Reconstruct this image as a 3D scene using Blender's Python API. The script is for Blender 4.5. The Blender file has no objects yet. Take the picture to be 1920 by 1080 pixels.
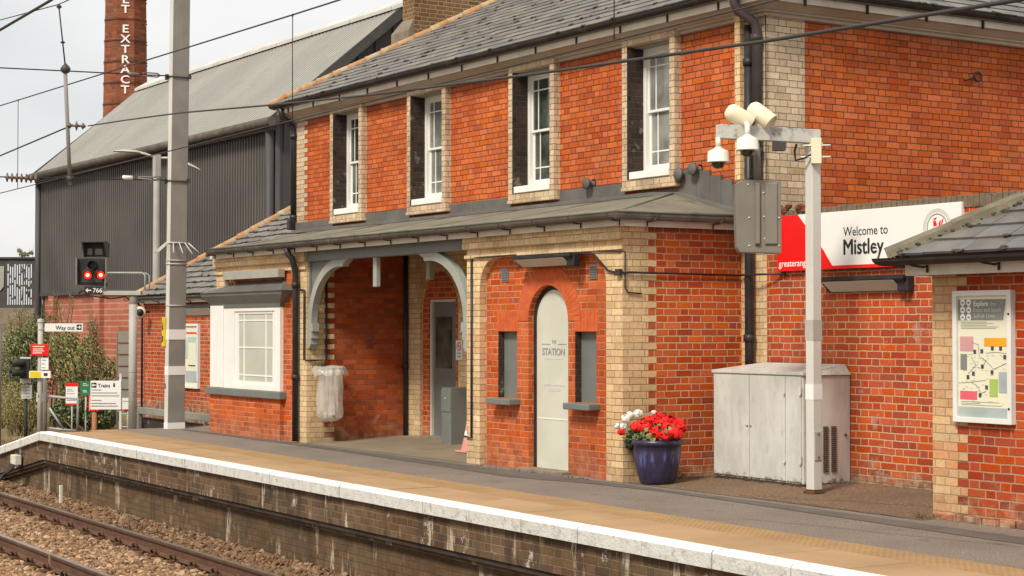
import bpy, bmesh, math, random
from math import sin, cos, pi, radians, sqrt, atan2, atan, floor
from mathutils import Vector, Matrix, noise
from mathutils.geometry import tessellate_polygon
random.seed(11)
SC = bpy.context.scene
COL = SC.collection

# ------------------------------------------------------------------ node helpers
class NT:
    def __init__(s, name):
        s.m = bpy.data.materials.new(name); s.m.use_nodes = True
        s.t = s.m.node_tree; s.b = s.t.nodes['Principled BSDF']
    def n(s, typ, **kw):
        nd = s.t.nodes.new(typ)
        for k, v in kw.items():
            if k.startswith('i_'):
                key = k[2:]; key = int(key) if key.isdigit() else key
                s.put(nd, key, v)
            else: setattr(nd, k, v)
        return nd
    def put(s, nd, key, v):
        if hasattr(v, 'links') and hasattr(v, 'node'): s.t.links.new(v, nd.inputs[key])
        else: nd.inputs[key].default_value = v
    def math(s, op, a, b=0.0, c=None):
        nd = s.t.nodes.new('ShaderNodeMath'); nd.operation = op
        s.put(nd, 0, a); s.put(nd, 1, b)
        if c is not None: s.put(nd, 2, c)
        return nd.outputs[0]
    def mix(s, f, a, b, mode='MIX'):
        nd = s.t.nodes.new('ShaderNodeMix'); nd.data_type = 'RGBA'; nd.blend_type = mode
        s.put(nd, 0, f); s.put(nd, 6, a); s.put(nd, 7, b)
        return nd.outputs[2]
    def noise(s, vec, scale, detail=4.0, rough=0.55):
        nd = s.n('ShaderNodeTexNoise'); s.put(nd, 'Vector', vec)
        nd.inputs['Scale'].default_value = scale; nd.inputs['Detail'].default_value = detail
        nd.inputs['Roughness'].default_value = rough
        return nd.outputs['Fac']
    def ramp(s, f, stops, interp='LINEAR'):
        nd = s.n('ShaderNodeValToRGB'); s.put(nd, 0, f); r = nd.color_ramp; r.interpolation = interp
        while len(r.elements) < len(stops): r.elements.new(0.5)
        for e, (p, c) in zip(r.elements, stops):
            e.position = p; e.color = c if len(c) == 4 else (*c, 1)
        return nd.outputs[0]
    def smooth(s, x, lo, hi):
        nd = s.n('ShaderNodeMapRange'); nd.interpolation_type = 'SMOOTHSTEP'
        s.put(nd, 0, x); nd.inputs[1].default_value = lo; nd.inputs[2].default_value = hi
        return nd.outputs[0]
    def obj(s):
        return s.n('ShaderNodeTexCoord').outputs['Object']
    def bump(s, h, strength, dist=0.01):
        nd = s.n('ShaderNodeBump'); s.put(nd, 'Height', h)
        nd.inputs['Strength'].default_value = strength; nd.inputs['Distance'].default_value = dist
        s.t.links.new(nd.outputs[0], s.b.inputs['Normal'])
    def fin(s, col, rough=0.8, metal=0.0, spec=0.3):
        s.put(s.b, 'Base Color', col if hasattr(col, 'node') else ((*col, 1) if len(col) == 3 else col))
        s.put(s.b, 'Roughness', rough); s.put(s.b, 'Metallic', metal); s.put(s.b, 'Specular IOR Level', spec)
        return s.m
def c4(c): return (*c, 1)

def surf(name, c1, c2=None, scale=6.0, rough=0.8, metal=0.0, bump=0.15, bscale=60.0, dirt=None, damt=0.4, dscale=1.3, streak=0.0, spec=0.3):
    N = NT(name); o = N.obj()
    c2 = c2 or tuple(x * 0.8 for x in c1)
    f = N.smooth(N.noise(o, scale, 6), 0.32, 0.68)
    col = N.mix(f, c4(c1), c4(c2))
    if dirt:
        mp = N.n('ShaderNodeMapping'); N.put(mp, 0, o); mp.inputs['Scale'].default_value = (1, 1, 1 - streak)
        g = N.math('MULTIPLY', N.smooth(N.noise(mp.outputs[0], dscale, 8, 0.65), 0.5, 0.72), damt)
        col = N.mix(g, col, c4(dirt))
    N.bump(N.noise(o, bscale, 5), bump, 0.01)
    return N.fin(col, rough, metal, spec)

def brick(name, cols, mortar, mw=0.010, dirt=(0.06, 0.045, 0.035), damt=0.35, course=0.0745, period=0.3375, patch=None, pamt=0.0, eff=0.0, rough_edge=0.0035, seed=0.0, mvar=0.5, dscale=0.8, top_soot_shade=None, streaks=0.0, mfade=0.0, damp=0.0):
    """Flemish bond in object space; picks its horizontal axis from the face normal."""
    N = NT(name); o = N.obj()
    ge = N.n('ShaderNodeNewGeometry')
    sn = N.n('ShaderNodeSeparateXYZ'); N.put(sn, 0, ge.outputs['True Normal'])
    so = N.n('ShaderNodeSeparateXYZ'); N.put(so, 0, o)
    ax = N.math('GREATER_THAN', N.math('ABSOLUTE', sn.outputs[0]), 0.7)
    up = N.math('GREATER_THAN', N.math('ABSOLUTE', sn.outputs[2]), 0.7)
    inv = N.math('SUBTRACT', 1.0, ax)
    wob = N.math('MULTIPLY', N.math('SUBTRACT', N.noise(o, 22.0, 3), 0.5), rough_edge * 2.4)
    wob2 = N.math('MULTIPLY', N.math('SUBTRACT', N.noise(o, 3.1, 2), 0.5), 0.012)
    u0 = N.math('ADD', N.math('MULTIPLY', so.outputs[1], ax), N.math('MULTIPLY', so.outputs[0], inv))
    v0 = N.math('ADD', N.math('MULTIPLY', so.outputs[2], N.math('SUBTRACT', 1.0, up)), N.math('MULTIPLY', so.outputs[1], up))
    u = N.math('ADD', N.math('ADD', u0, 60.0 + seed), wob)
    v = N.math('ADD', N.math('ADD', N.math('ADD', v0, course * 100), wob), wob2)
    row = N.math('FLOOR', N.math('DIVIDE', v, course))
    fv = N.math('SUBTRACT', v, N.math('MULTIPLY', row, course))
    odd = N.math('MODULO', row, 2.0)
    rj = N.n('ShaderNodeTexWhiteNoise'); rj.noise_dimensions = '1D'; N.put(rj, 'W', row)
    us = N.math('ADD', N.math('ADD', u, N.math('MULTIPLY', odd, period / 2)), N.math('MULTIPLY', rj.outputs[0], 0.03))
    p = N.math('FLOOR', N.math('DIVIDE', us, period))
    fu = N.math('SUBTRACT', us, N.math('MULTIPLY', p, period))
    S = period * 2 / 3; H = period / 3
    isH = N.math('GREATER_THAN', fu, S)
    lx = N.math('SUBTRACT', fu, N.math('MULTIPLY', isH, S))
    w = N.math('SUBTRACT', S, N.math('MULTIPLY', isH, S - H))
    dx = N.math('MINIMUM', lx, N.math('SUBTRACT', w, lx))
    dz = N.math('MINIMUM', fv, N.math('SUBTRACT', course, fv))
    d = N.math('MINIMUM', dx, dz)
    mask = N.smooth(d, mw * 0.28, mw * 0.72)          # 0 mortar, 1 brick
    if mfade:                                          # pointing that is smeared over or washed with brick colour
        mk = N.math('MULTIPLY', N.smooth(N.noise(o, 2.3, 5, .6), .44, .60), mfade)
        mask = N.math('MAXIMUM', mask, mk)
    cv = N.n('ShaderNodeCombineXYZ'); N.put(cv, 0, p); N.put(cv, 1, row); N.put(cv, 2, N.math('ADD', isH, seed + 3.0))
    wn = N.n('ShaderNodeTexWhiteNoise'); N.put(wn, 'Vector', cv.outputs[0])
    r = wn.outputs[0]
    k = len(cols)
    bc = N.ramp(r, [(i / (k - 1) if k > 1 else 0, c) for i, c in enumerate(cols)])
    vj = N.n('ShaderNodeSeparateColor'); N.put(vj, 0, wn.outputs[1])
    hv = N.n('ShaderNodeHueSaturation'); N.put(hv, 'Value', N.math('ADD', N.math('MULTIPLY', vj.outputs[1], 0.22), 0.92)); N.put(hv, 'Saturation', N.math('ADD', N.math('MULTIPLY', vj.outputs[2], 0.08), 0.98)); N.put(hv, 'Color', bc)
    bc = hv.outputs[0]
    fine = N.noise(o, 38.0, 6, 0.75)
    bc = N.mix(N.smooth(fine, 0.38, 0.64), bc, N.mix(1.0, bc, (0.84, 0.77, 0.74, 1), 'MULTIPLY'))
    if patch:
        pm = N.math('MULTIPLY', N.smooth(N.noise(o, 1.7, 5, 0.6), 0.5, 0.66), pamt)
        bc = N.mix(pm, bc, c4(patch))
    mc = N.mix(N.math('MULTIPLY', N.noise(o, 2.2, 4), mvar), c4(mortar), N.mix(1.0, c4(mortar), (0.35, 0.3, 0.27, 1), 'MULTIPLY'))
    col = N.mix(mask, mc, bc)
    col = N.mix(N.smooth(N.noise(o, .55, 5, .6), .38, .66), col, N.mix(1.0, col, (0.85, 0.78, 0.74, 1), 'MULTIPLY'))
    dm = N.math('MULTIPLY', N.smooth(N.noise(o, dscale, 8, 0.65), 0.46, 0.75), damt)
    col = N.mix(dm, col, c4(dirt))
    if top_soot_shade:                                       # soot and under-eave shade, both painted on the highest courses
        z0, z1, am = top_soot_shade
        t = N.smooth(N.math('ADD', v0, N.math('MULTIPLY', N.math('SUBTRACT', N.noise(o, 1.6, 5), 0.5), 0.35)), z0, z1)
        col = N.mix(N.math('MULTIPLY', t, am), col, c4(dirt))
    if streaks:                                        # run-off stains, dark and limy
        for (sc, lo, hi, cc, am) in ((7.0, .44, .62, (0.045, 0.033, 0.024, 1), .8), (11.0, .55, .63, (0.52, 0.44, 0.32, 1), .9)):
            mp = N.n('ShaderNodeMapping'); N.put(mp, 0, o); mp.inputs['Scale'].default_value = (1, 1, .16); mp.inputs['Location'].default_value = (sc, 0, 3)
            q = N.math('MULTIPLY', N.smooth(N.noise(mp.outputs[0], sc * .55, 6, .7), lo, hi), N.math('MULTIPLY', N.smooth(N.noise(o, 2.4, 5), .40, .62), streaks * am))
            col = N.mix(q, col, cc)
    if damp:                                           # ragged salt and algae stain of the lowest courses
        t = N.smooth(N.math('ADD', v0, N.math('MULTIPLY', N.math('SUBTRACT', N.noise(o, 3.5, 7, .7), 0.5), 1.0)), .34, .02)
        col = N.mix(N.math('MULTIPLY', t, damp), col, N.mix(N.smooth(N.noise(o, 9, 5), .4, .62), (0.13, 0.10, 0.06, 1), (0.40, 0.30, 0.20, 1)))
    if eff:                                            # lime bloom
        e = N.math('MULTIPLY', N.smooth(N.noise(o, 3.7, 9, 0.72), 0.585, 0.66), eff)
        col = N.mix(e, col, (0.55, 0.5, 0.44, 1))
    h = N.math('ADD', mask, N.math('MULTIPLY', fine, 0.35))
    N.bump(h, 0.75, 0.006)
    return N.fin(col, 0.9, 0.0, 0.2)

# ------------------------------------------------------------------ mesh builder
class MB:
    def __init__(s): s.v = []; s.f = []; s.mi = []; s.cur = 0; s.sm = []
    def quad(s, *p):
        i = len(s.v); s.v += [tuple(q) for q in p]; s.f.append(tuple(range(i, i + len(p)))); s.mi.append(s.cur); s.sm.append(False)
        return s
    def box(s, x0, x1, y0, y1, z0, z1):
        if x0 > x1: x0, x1 = x1, x0
        if y0 > y1: y0, y1 = y1, y0
        if z0 > z1: z0, z1 = z1, z0
        return s.hexa([(x0, y0, z0), (x1, y0, z0), (x1, y1, z0), (x0, y1, z0), (x0, y0, z1), (x1, y0, z1), (x1, y1, z1), (x0, y1, z1)])
    def hexa(s, P):
        i = len(s.v); s.v += [tuple(q) for q in P]
        for a in ((0, 3, 2, 1), (4, 5, 6, 7), (0, 1, 5, 4), (1, 2, 6, 5), (2, 3, 7, 6), (3, 0, 4, 7)):
            s.f.append(tuple(i + k for k in a)); s.mi.append(s.cur); s.sm.append(False)
        return s
    def obox(s, c, ax, hx, ay, hy, az, hz):
        c = Vector(c); ax = Vector(ax).normalized() * hx; ay = Vector(ay).normalized() * hy; az = Vector(az).normalized() * hz
        return s.hexa([c - ax - ay - az, c + ax - ay - az, c + ax + ay - az, c - ax + ay - az, c - ax - ay + az, c + ax - ay + az, c + ax + ay + az, c - ax + ay + az])
    def beam(s, a, b, w, h, up=(0, 0, 1)):
        a = Vector(a); b = Vector(b); d = (b - a); L = d.length; d.normalize()
        sd = d.cross(Vector(up))
        if sd.length < 1e-4: sd = d.cross(Vector((0, 1, 0)))
        sd.normalize(); u = sd.cross(d)
        return s.obox((a + b) / 2, d, L / 2, sd, w / 2, u, h / 2)
    def tube(s, pts, r, seg=8, cap=True, smooth=True):
        pts = [Vector(p) for p in pts]; n = len(pts)
        rr = r if isinstance(r, (list, tuple)) else [r] * n
        base = len(s.v); prev = None
        for k, p in enumerate(pts):
            d = (pts[min(k + 1, n - 1)] - pts[max(k - 1, 0)]); d.normalize()
            if prev is None:
                a = d.cross(Vector((0, 0, 1)))
                if a.length < 0.05: a = d.cross(Vector((1, 0, 0)))
            else: a = prev - d * prev.dot(d)
            a.normalize(); prev = a; b = d.cross(a)
            for j in range(seg):
                t = 2 * pi * j / seg
                s.v.append(tuple(p + (a * cos(t) + b * sin(t)) * rr[k]))
        for k in range(n - 1):
            for j in range(seg):
                A = base + k * seg + j; B = base + k * seg + (j + 1) % seg
                s.f.append((A, B, B + seg, A + seg)); s.mi.append(s.cur); s.sm.append(smooth)
        if cap:
            s.f.append(tuple(base + j for j in range(seg))[::-1]); s.mi.append(s.cur); s.sm.append(False)
            s.f.append(tuple(base + (n - 1) * seg + j for j in range(seg))); s.mi.append(s.cur); s.sm.append(False)
        return s
    def lathe(s, c, prof, seg=24, axis=(0, 0, 1), smooth=True):
        c = Vector(c); az = Vector(axis).normalized()
        a = az.cross(Vector((0, 0, 1)))
        if a.length < 0.05: a = Vector((1, 0, 0))
        a.normalize(); b = az.cross(a); base = len(s.v); n = len(prof)
        for (r, z) in prof:
            for j in range(seg):
                t = 2 * pi * j / seg
                s.v.append(tuple(c + az * z + (a * cos(t) + b * sin(t)) * r))
        for k in range(n - 1):
            for j in range(seg):
                A = base + k * seg + j; B = base + k * seg + (j + 1) % seg
                s.f.append((A, B, B + seg, A + seg)); s.mi.append(s.cur); s.sm.append(smooth)
        return s
    def poly(s, pts, fn, d0, d1, holes=()):
        """2-D outline with holes, mapped by fn(u, v, d) and extruded from d0 (seen face) to d1."""
        loops = [list(pts)] + [list(h) for h in holes]
        flat = [q for l in loops for q in l]
        tris = tessellate_polygon([[Vector((q[0], q[1], 0)) for q in l] for l in loops])
        b0 = len(s.v); s.v += [tuple(fn(q[0], q[1], d0)) for q in flat]
        b1 = len(s.v); s.v += [tuple(fn(q[0], q[1], d1)) for q in flat]
        for t in tris:
            s.f.append(tuple(b0 + k for k in t)); s.mi.append(s.cur); s.sm.append(False)
            s.f.append(tuple(b1 + k for k in reversed(t))); s.mi.append(s.cur); s.sm.append(False)
        i = 0
        for l in loops:
            m = len(l)
            for k in range(m):
                a = i + k; b = i + (k + 1) % m
                s.f.append((b0 + a, b0 + b, b1 + b, b1 + a)); s.mi.append(s.cur); s.sm.append(False)
            i += m
        return s
    def split(s):
        par = list(range(len(s.v)))
        def find(a):
            while par[a] != a: par[a] = par[par[a]]; a = par[a]
            return a
        for f in s.f:
            for q in f[1:]: par[find(q)] = find(f[0])
        G = {}
        for f, mi, sm in zip(s.f, s.mi, s.sm): G.setdefault(find(f[0]), []).append((f, mi, sm))
        out = []
        for fs in G.values():
            m = MB(); mp = {}
            for f, mi, sm in fs:
                for q in f:
                    if q not in mp: mp[q] = len(m.v); m.v.append(s.v[q])
                m.f.append(tuple(mp[q] for q in f)); m.mi.append(mi); m.sm.append(sm)
            out.append(m)
        return out
    def build(s, name, mat, parent=None, bevel=0.0, origin=None, label=None, cat=None, group=None, kind=None, fix=True, each=False):
        if each:
            for p in s.split(): o = p.build(name, mat, parent, bevel, fix=fix)
            return o
        me = bpy.data.meshes.new(name)
        off = Vector(origin) if origin is not None else Vector((0, 0, 0))
        me.from_pydata([(x - off.x, y - off.y, z - off.z) for x, y, z in s.v], [], s.f)
        for m in (mat if isinstance(mat, (list, tuple)) else [mat]): me.materials.append(m)
        me.polygons.foreach_set('material_index', s.mi); me.polygons.foreach_set('use_smooth', s.sm)
        if fix:
            bm = bmesh.new(); bm.from_mesh(me); bmesh.ops.recalc_face_normals(bm, faces=bm.faces); bm.to_mesh(me); bm.free()
        me.update()
        o = bpy.data.objects.new(name, me); COL.objects.link(o)
        if parent is not None:
            o.parent = parent; o.location = off - Vector(parent['_w']) if '_w' in parent else off
            o['_w'] = tuple(off)
        else: o.location = off; o['_w'] = tuple(off)
        if bevel:
            b = o.modifiers.new('bevel', 'BEVEL'); b.width = bevel; b.segments = 2; b.limit_method = 'ANGLE'; b.angle_limit = radians(40)
        tag(o, label, cat, group, kind)
        return o
def tag(o, label=None, cat=None, group=None, kind=None):
    if label: o['label'] = label
    if cat: o['category'] = cat
    if group: o['group'] = group
    if kind: o['kind'] = kind
    return o
def thing(name, loc, label, cat, group=None):
    o = bpy.data.objects.new(name, None); COL.objects.link(o); o.location = loc; o.empty_display_size = 0.2
    o['_w'] = tuple(loc)
    return tag(o, label, cat, group)
def FY(u, v, d): return (u, d, v)          # outline in x,z, extruded along y
def FX(u, v, d): return (d, u, v)          # outline in y,z, extruded along x
def FZ(u, v, d): return (u, v, d)
def rect(a, b, c, d): return [(a, c), (b, c), (b, d), (a, d)]
def arc(cx, cz, rx, rz, a0, a1, n=16): return [(cx + rx * cos(radians(a0 + (a1 - a0) * i / n)), cz + rz * sin(radians(a0 + (a1 - a0) * i / n))) for i in range(n + 1)]
def box(name, mat, dims, parent=None, bevel=0.0, **k): return MB().box(*dims).build(name, mat, parent, bevel, **k)

def text(name, body, size, loc, mat, parent, xdir=(1, 0, 0), up=(0, 0, 1), ext=0.002, align='LEFT', sx=1.0, weight=0.0, shear=0.0):
    cu = bpy.data.curves.new(name, 'FONT'); cu.body = body; cu.size = size; cu.align_x = align; cu.extrude = ext; 
    cu.resolution_u = 3; cu.shear = shear; cu.space_character = 1.0
    t = bpy.data.objects.new(name, cu); COL.objects.link(t)
    me = bpy.data.meshes.new_from_object(t); bpy.data.objects.remove(t); bpy.data.curves.remove(cu)
    X = Vector(xdir).normalized(); U = Vector(up).normalized(); Nn = X.cross(U)
    M = Matrix((X * sx, U, Nn)).transposed().to_4x4(); M.translation = Vector(loc)
    me.transform(M)
    if weight:                                          # heavier stroke: overlaid copies, each a hair in front of the last
        V = [v.co.copy() for v in me.vertices]; F = [tuple(p.vertices) for p in me.polygons]; VV = []; FF = []
        for k, (a, b) in enumerate(((-1, 0), (1, 0), (0, .7), (0, -.7))):
            n = len(VV); VV += [v + X * a * weight + U * b * weight + Nn * .0004 * k for v in V]; FF += [tuple(q + n for q in f) for f in F]
        me = bpy.data.meshes.new(name); me.from_pydata(VV, [], FF)
    me.materials.clear(); me.materials.append(mat)
    o = bpy.data.objects.new(name, me); COL.objects.link(o)
    if parent is not None:
        o.parent = parent; o.location = -Vector(parent['_w'])
    o['_w'] = (0, 0, 0)
    return o
# ------------------------------------------------------------------ materials
M = {}
M['brick_up'] = brick('upper red brick', [(0.53, 0.125, 0.04), (0.62, 0.165, 0.05), (0.47, 0.10, 0.038), (0.64, 0.18, 0.06), (0.56, 0.14, 0.042)], (0.13, 0.06, 0.035), mw=0.010, damt=0.18, mvar=0.8, top_soot_shade=(4.86, 5.2, 0.45), patch=(0.30, 0.045, 0.03), pamt=0.25, mfade=.12)
M['brick_low'] = brick('lower red brick', [(0.52, 0.10, 0.03), (0.60, 0.135, 0.035), (0.42, 0.075, 0.03), (0.62, 0.15, 0.045), (0.40, 0.08, 0.035), (0.56, 0.115, 0.035)], (0.64, 0.40, 0.21), mw=0.011, damt=0.22, seed=0.1, mvar=0.6, patch=(0.56, 0.125, 0.035), pamt=0.7, dscale=0.9, mfade=.6, damp=.3)
M['brick_side'] = brick('return red brick', [(0.52, 0.10, 0.028), (0.58, 0.125, 0.035), (0.40, 0.07, 0.03), (0.62, 0.145, 0.04), (0.50, 0.09, 0.03), (0.36, 0.07, 0.035)], (0.64, 0.43, 0.25), mw=0.012, damt=0.25, seed=0.21, mvar=0.35, top_soot_shade=(2.55, 2.8, 0.6), mfade=.25, damp=.6)
M['brick_wall'] = brick('yard wall brick', [(0.46, 0.085, 0.03), (0.56, 0.115, 0.035), (0.32, 0.065, 0.035), (0.52, 0.105, 0.035), (0.40, 0.07, 0.03), (0.44, 0.08, 0.035)], (0.62, 0.42, 0.25), mw=0.013, damt=0.4, seed=0.17, eff=0.25, mvar=0.4, rough_edge=0.006, mfade=.3, damp=.8)
M['brick_kiosk'] = brick('hut red brick', [(0.36, 0.055, 0.025), (0.50, 0.085, 0.025), (0.56, 0.12, 0.035), (0.40, 0.06, 0.03), (0.48, 0.08, 0.028), (0.28, 0.055, 0.035), (0.46, 0.075, 0.028)], (0.60, 0.40, 0.24), mw=0.012, damt=0.22, seed=0.02, mfade=.3, damp=.6)
M['brick_porch'] = brick('porch red brick', [(0.40, 0.085, 0.03), (0.47, 0.11, 0.036), (0.34, 0.07, 0.028), (0.30, 0.075, 0.035)], (0.34, 0.16, 0.08), mw=0.008, damt=0.3, eff=0.3, mvar=0.9, damp=.45)
M['brick_yel'] = brick('cream gault brick', [(0.74, 0.56, 0.32), (0.80, 0.64, 0.40), (0.68, 0.49, 0.27), (0.77, 0.60, 0.36), (0.72, 0.54, 0.31)], (0.34, 0.24, 0.14), mw=0.007, damt=0.3, dirt=(0.16, 0.11, 0.06), mvar=0.6, dscale=1.6, mfade=.35, damp=.35, streaks=.15)
M['brick_crm'] = brick('weathered cream brick', [(0.62, 0.50, 0.34), (0.70, 0.58, 0.41), (0.55, 0.43, 0.28), (0.66, 0.53, 0.37)], (0.24, 0.19, 0.14), mw=0.008, damt=0.4, dirt=(0.24, 0.19, 0.13), mvar=0.6, dscale=2.2, streaks=.25)
M['brick_yel2'] = brick('pink cream brick', [(0.64, 0.46, 0.25), (0.70, 0.52, 0.31), (0.62, 0.34, 0.18), (0.68, 0.49, 0.28), (0.66, 0.47, 0.26)], (0.50, 0.36, 0.22), mw=0.009, damt=0.2, dirt=(0.25, 0.14, 0.07), seed=0.07, damp=.4, mfade=.2)
M['brick_dark'] = brick('dark brick', [(0.045, 0.035, 0.03), (0.07, 0.05, 0.04), (0.035, 0.03, 0.028)], (0.12, 0.10, 0.085), mw=0.008, damt=0.35, dirt=(0.03, 0.026, 0.022), mvar=0.95, eff=0.3)  # its dark tone stands in for shade on the reveals and ledge
M['brick_chim'] = brick('brown stock brick', [(0.20, 0.12, 0.06), (0.26, 0.17, 0.085), (0.15, 0.09, 0.05), (0.24, 0.15, 0.08)], (0.50, 0.38, 0.22), mw=0.013, damt=0.25)
M['brick_plat'] = brick('platform face brick', [(0.135, 0.09, 0.05), (0.18, 0.12, 0.068), (0.10, 0.066, 0.042), (0.15, 0.09, 0.052)], (0.27, 0.20, 0.13), mw=0.009, damt=0.65, dirt=(0.065, 0.046, 0.03), eff=0.85, rough_edge=0.006, mvar=0.5, dscale=1.8, streaks=1.0)
M['plat_low'] = brick('grimy platform footing', [(0.13, 0.085, 0.046), (0.155, 0.10, 0.055), (0.115, 0.073, 0.042)], (0.12, 0.08, 0.048), mw=0.007, damt=0.8, dirt=(0.085, 0.062, 0.038), eff=0.12, rough_edge=0.008, mvar=0.6, dscale=1.3, streaks=.9, patch=(0.20, 0.14, 0.07), pamt=.6)
M['brick_cap'] = brick('mossy brick coping', [(0.16, 0.13, 0.09), (0.24, 0.17, 0.11), (0.11, 0.10, 0.075), (0.22, 0.14, 0.09)], (0.26, 0.22, 0.16), mw=0.012, damt=0.5, dirt=(0.09, 0.085, 0.055), course=0.24, period=0.2235, mvar=0.8)
M['brick_mill'] = brick('mill red brick', [(0.38, 0.13, 0.085), (0.44, 0.16, 0.105), (0.34, 0.115, 0.075)], (0.52, 0.30, 0.22), mw=0.05, course=0.19, period=2.4, damt=0.4, dirt=(0.20, 0.10, 0.07))
M['brick_stack'] = brick('stack red brick', [(0.28, 0.08, 0.04), (0.36, 0.11, 0.055), (0.17, 0.06, 0.04), (0.30, 0.13, 0.07)], (0.22, 0.11, 0.07), mw=0.03, course=0.16, period=0.7, damt=0.5, dirt=(0.12, 0.06, 0.04), dscale=0.5)
M['voussoir'] = surf('gauged orange brick', (0.60, 0.13, 0.035), (0.50, 0.09, 0.03), 9, 0.9, bump=0.3, bscale=80)
M['mortar'] = surf('lime mortar', (0.52, 0.36, 0.22), (0.40, 0.26, 0.16), 20, 0.95)
M['slate'] = surf('grey slate', (0.165, 0.15, 0.135), (0.115, 0.107, 0.10), 3.5, 0.62, bump=0.35, bscale=35, dirt=(0.27, 0.24, 0.18), damt=0.5, dscale=1.4)
M['slate2'] = surf('weathered slate', (0.215, 0.195, 0.17), (0.15, 0.14, 0.125), 2.5, 0.66, bump=0.35, bscale=40, dirt=(0.30, 0.27, 0.20), damt=0.5)
M['slate3'] = surf('blue slate', (0.12, 0.115, 0.115), (0.17, 0.16, 0.15), 4, 0.5, bump=0.3, bscale=30, dirt=(0.24, 0.22, 0.18), damt=0.4)
M['moss'] = surf('dry moss', (0.055, 0.046, 0.03), (0.10, 0.085, 0.045), 30, 1.0, bump=0.9, bscale=90)
M['hip'] = surf('orange hip tile', (0.42, 0.19, 0.075), (0.40, 0.31, 0.19), 5, 0.9, bump=0.6, bscale=30, dirt=(0.50, 0.40, 0.26), damt=0.7, dscale=5)
M['hip2'] = surf('mossy ridge tile', (0.14, 0.12, 0.085), (0.20, 0.17, 0.12), 7, 0.95, bump=0.8, bscale=30, dirt=(0.07, 0.06, 0.04), damt=0.5, dscale=4)
M['lead'] = surf('canopy felt', (0.225, 0.205, 0.155), (0.165, 0.15, 0.11), 1.6, 0.85, bump=0.5, bscale=25, dirt=(0.10, 0.09, 0.06), damt=0.75, dscale=2.6)
M['lead_dark'] = surf('lead flashing', (0.105, 0.095, 0.085), (0.14, 0.13, 0.115), 2.5, 0.6, bump=0.25, bscale=10, dirt=(0.18, 0.16, 0.13), damt=0.4)
M['gutter'] = surf('black gutter', (0.035, 0.029, 0.025), (0.025, 0.021, 0.018), 4, 0.75, bump=0.2, dirt=(0.10, 0.085, 0.065), damt=0.4, dscale=3)
M['gutter_g'] = surf('grey gutter', (0.115, 0.10, 0.078), (0.075, 0.065, 0.05), 3, 0.65, bump=0.3, dirt=(0.28, 0.26, 0.2), damt=0.35, dscale=5)
M['pipe'] = surf('black iron pipe', (0.022, 0.020, 0.020), (0.035, 0.03, 0.032), 6, 0.4, bump=0.1)
M['pipe_p'] = surf('plum iron pipe', (0.06, 0.042, 0.045), (0.045, 0.035, 0.035), 6, 0.45, bump=0.1)
M['white'] = surf('white gloss paint', (0.80, 0.79, 0.74), (0.76, 0.75, 0.70), 3, 0.4, bump=0.04, dirt=(0.62, 0.58, 0.48), damt=0.2)
M['white_old'] = surf('old white paint', (0.66, 0.63, 0.54), (0.58, 0.54, 0.45), 3, 0.65, bump=0.15, dirt=(0.40, 0.33, 0.24), damt=0.4, dscale=2)
M['grey_paint'] = surf('grey joinery paint', (0.165, 0.175, 0.16), (0.145, 0.15, 0.14), 3, 0.5, bump=0.08, dirt=(0.22, 0.22, 0.19), damt=0.3)
M['grey_lt'] = surf('light grey joinery paint', (0.33, 0.34, 0.30), (0.28, 0.285, 0.255), 3, 0.55, bump=0.08, dirt=(0.42, 0.40, 0.34), damt=0.3)
M['cornice'] = surf('cream cornice', (0.46, 0.41, 0.34), (0.36, 0.30, 0.23), 1.0, 0.75, bump=0.12, dirt=(0.27, 0.20, 0.14), damt=0.45, dscale=1.2)
M['glass'] = surf('window glass', (0.014, 0.018, 0.016), (0.10, 0.11, 0.09), 2.6, 0.05, bump=0.06, bscale=4, spec=0.6)  # paler patches in the colour stand in for reflections
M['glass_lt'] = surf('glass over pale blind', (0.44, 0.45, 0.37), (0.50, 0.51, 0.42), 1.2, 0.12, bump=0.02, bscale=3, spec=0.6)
M['glass_gy'] = surf('glass over grey blind', (0.13, 0.13, 0.12), (0.33, 0.33, 0.30), 2.4, 0.07, bump=0.06, bscale=4, spec=0.6)  # mottled greys also imitate reflections in the pane
M['film'] = surf('frosted door film', (0.60, 0.60, 0.49), (0.54, 0.545, 0.45), 2.3, 0.3, bump=0.05, bscale=6, spec=0.5)
M['film_txt'] = surf('faded lettering', (0.30, 0.30, 0.25), None, 3, 0.6)
M['black'] = surf('matt black', (0.018, 0.018, 0.019), (0.03, 0.03, 0.03), 5, 0.5, bump=0.05)
M['dgrey'] = surf('dark grey metal', (0.055, 0.052, 0.047), (0.075, 0.07, 0.06), 5, 0.5, bump=0.08)
M['mast'] = surf('galvanised grey', (0.27, 0.255, 0.225), (0.225, 0.21, 0.185), 2.5, 0.55, bump=0.12, dirt=(0.17, 0.16, 0.14), damt=0.4, streak=0.8)
M['mast_lt'] = surf('pale grey paint', (0.44, 0.425, 0.38), (0.38, 0.365, 0.325), 2.5, 0.5, bump=0.08, dirt=(0.25, 0.22, 0.18), damt=0.3, streak=0.7)
M['polewhite'] = surf('cream pole paint', (0.62, 0.60, 0.54), (0.57, 0.555, 0.50), 2.5, 0.5, bump=0.08, dirt=(0.36, 0.33, 0.27), damt=0.35, dscale=3, streak=0.6)
M['polegrime'] = surf('peeling pole paint', (0.58, 0.57, 0.52), (0.50, 0.49, 0.44), 9, 0.6, bump=0.2, dirt=(0.09, 0.08, 0.065), damt=0.85, dscale=9)
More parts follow.
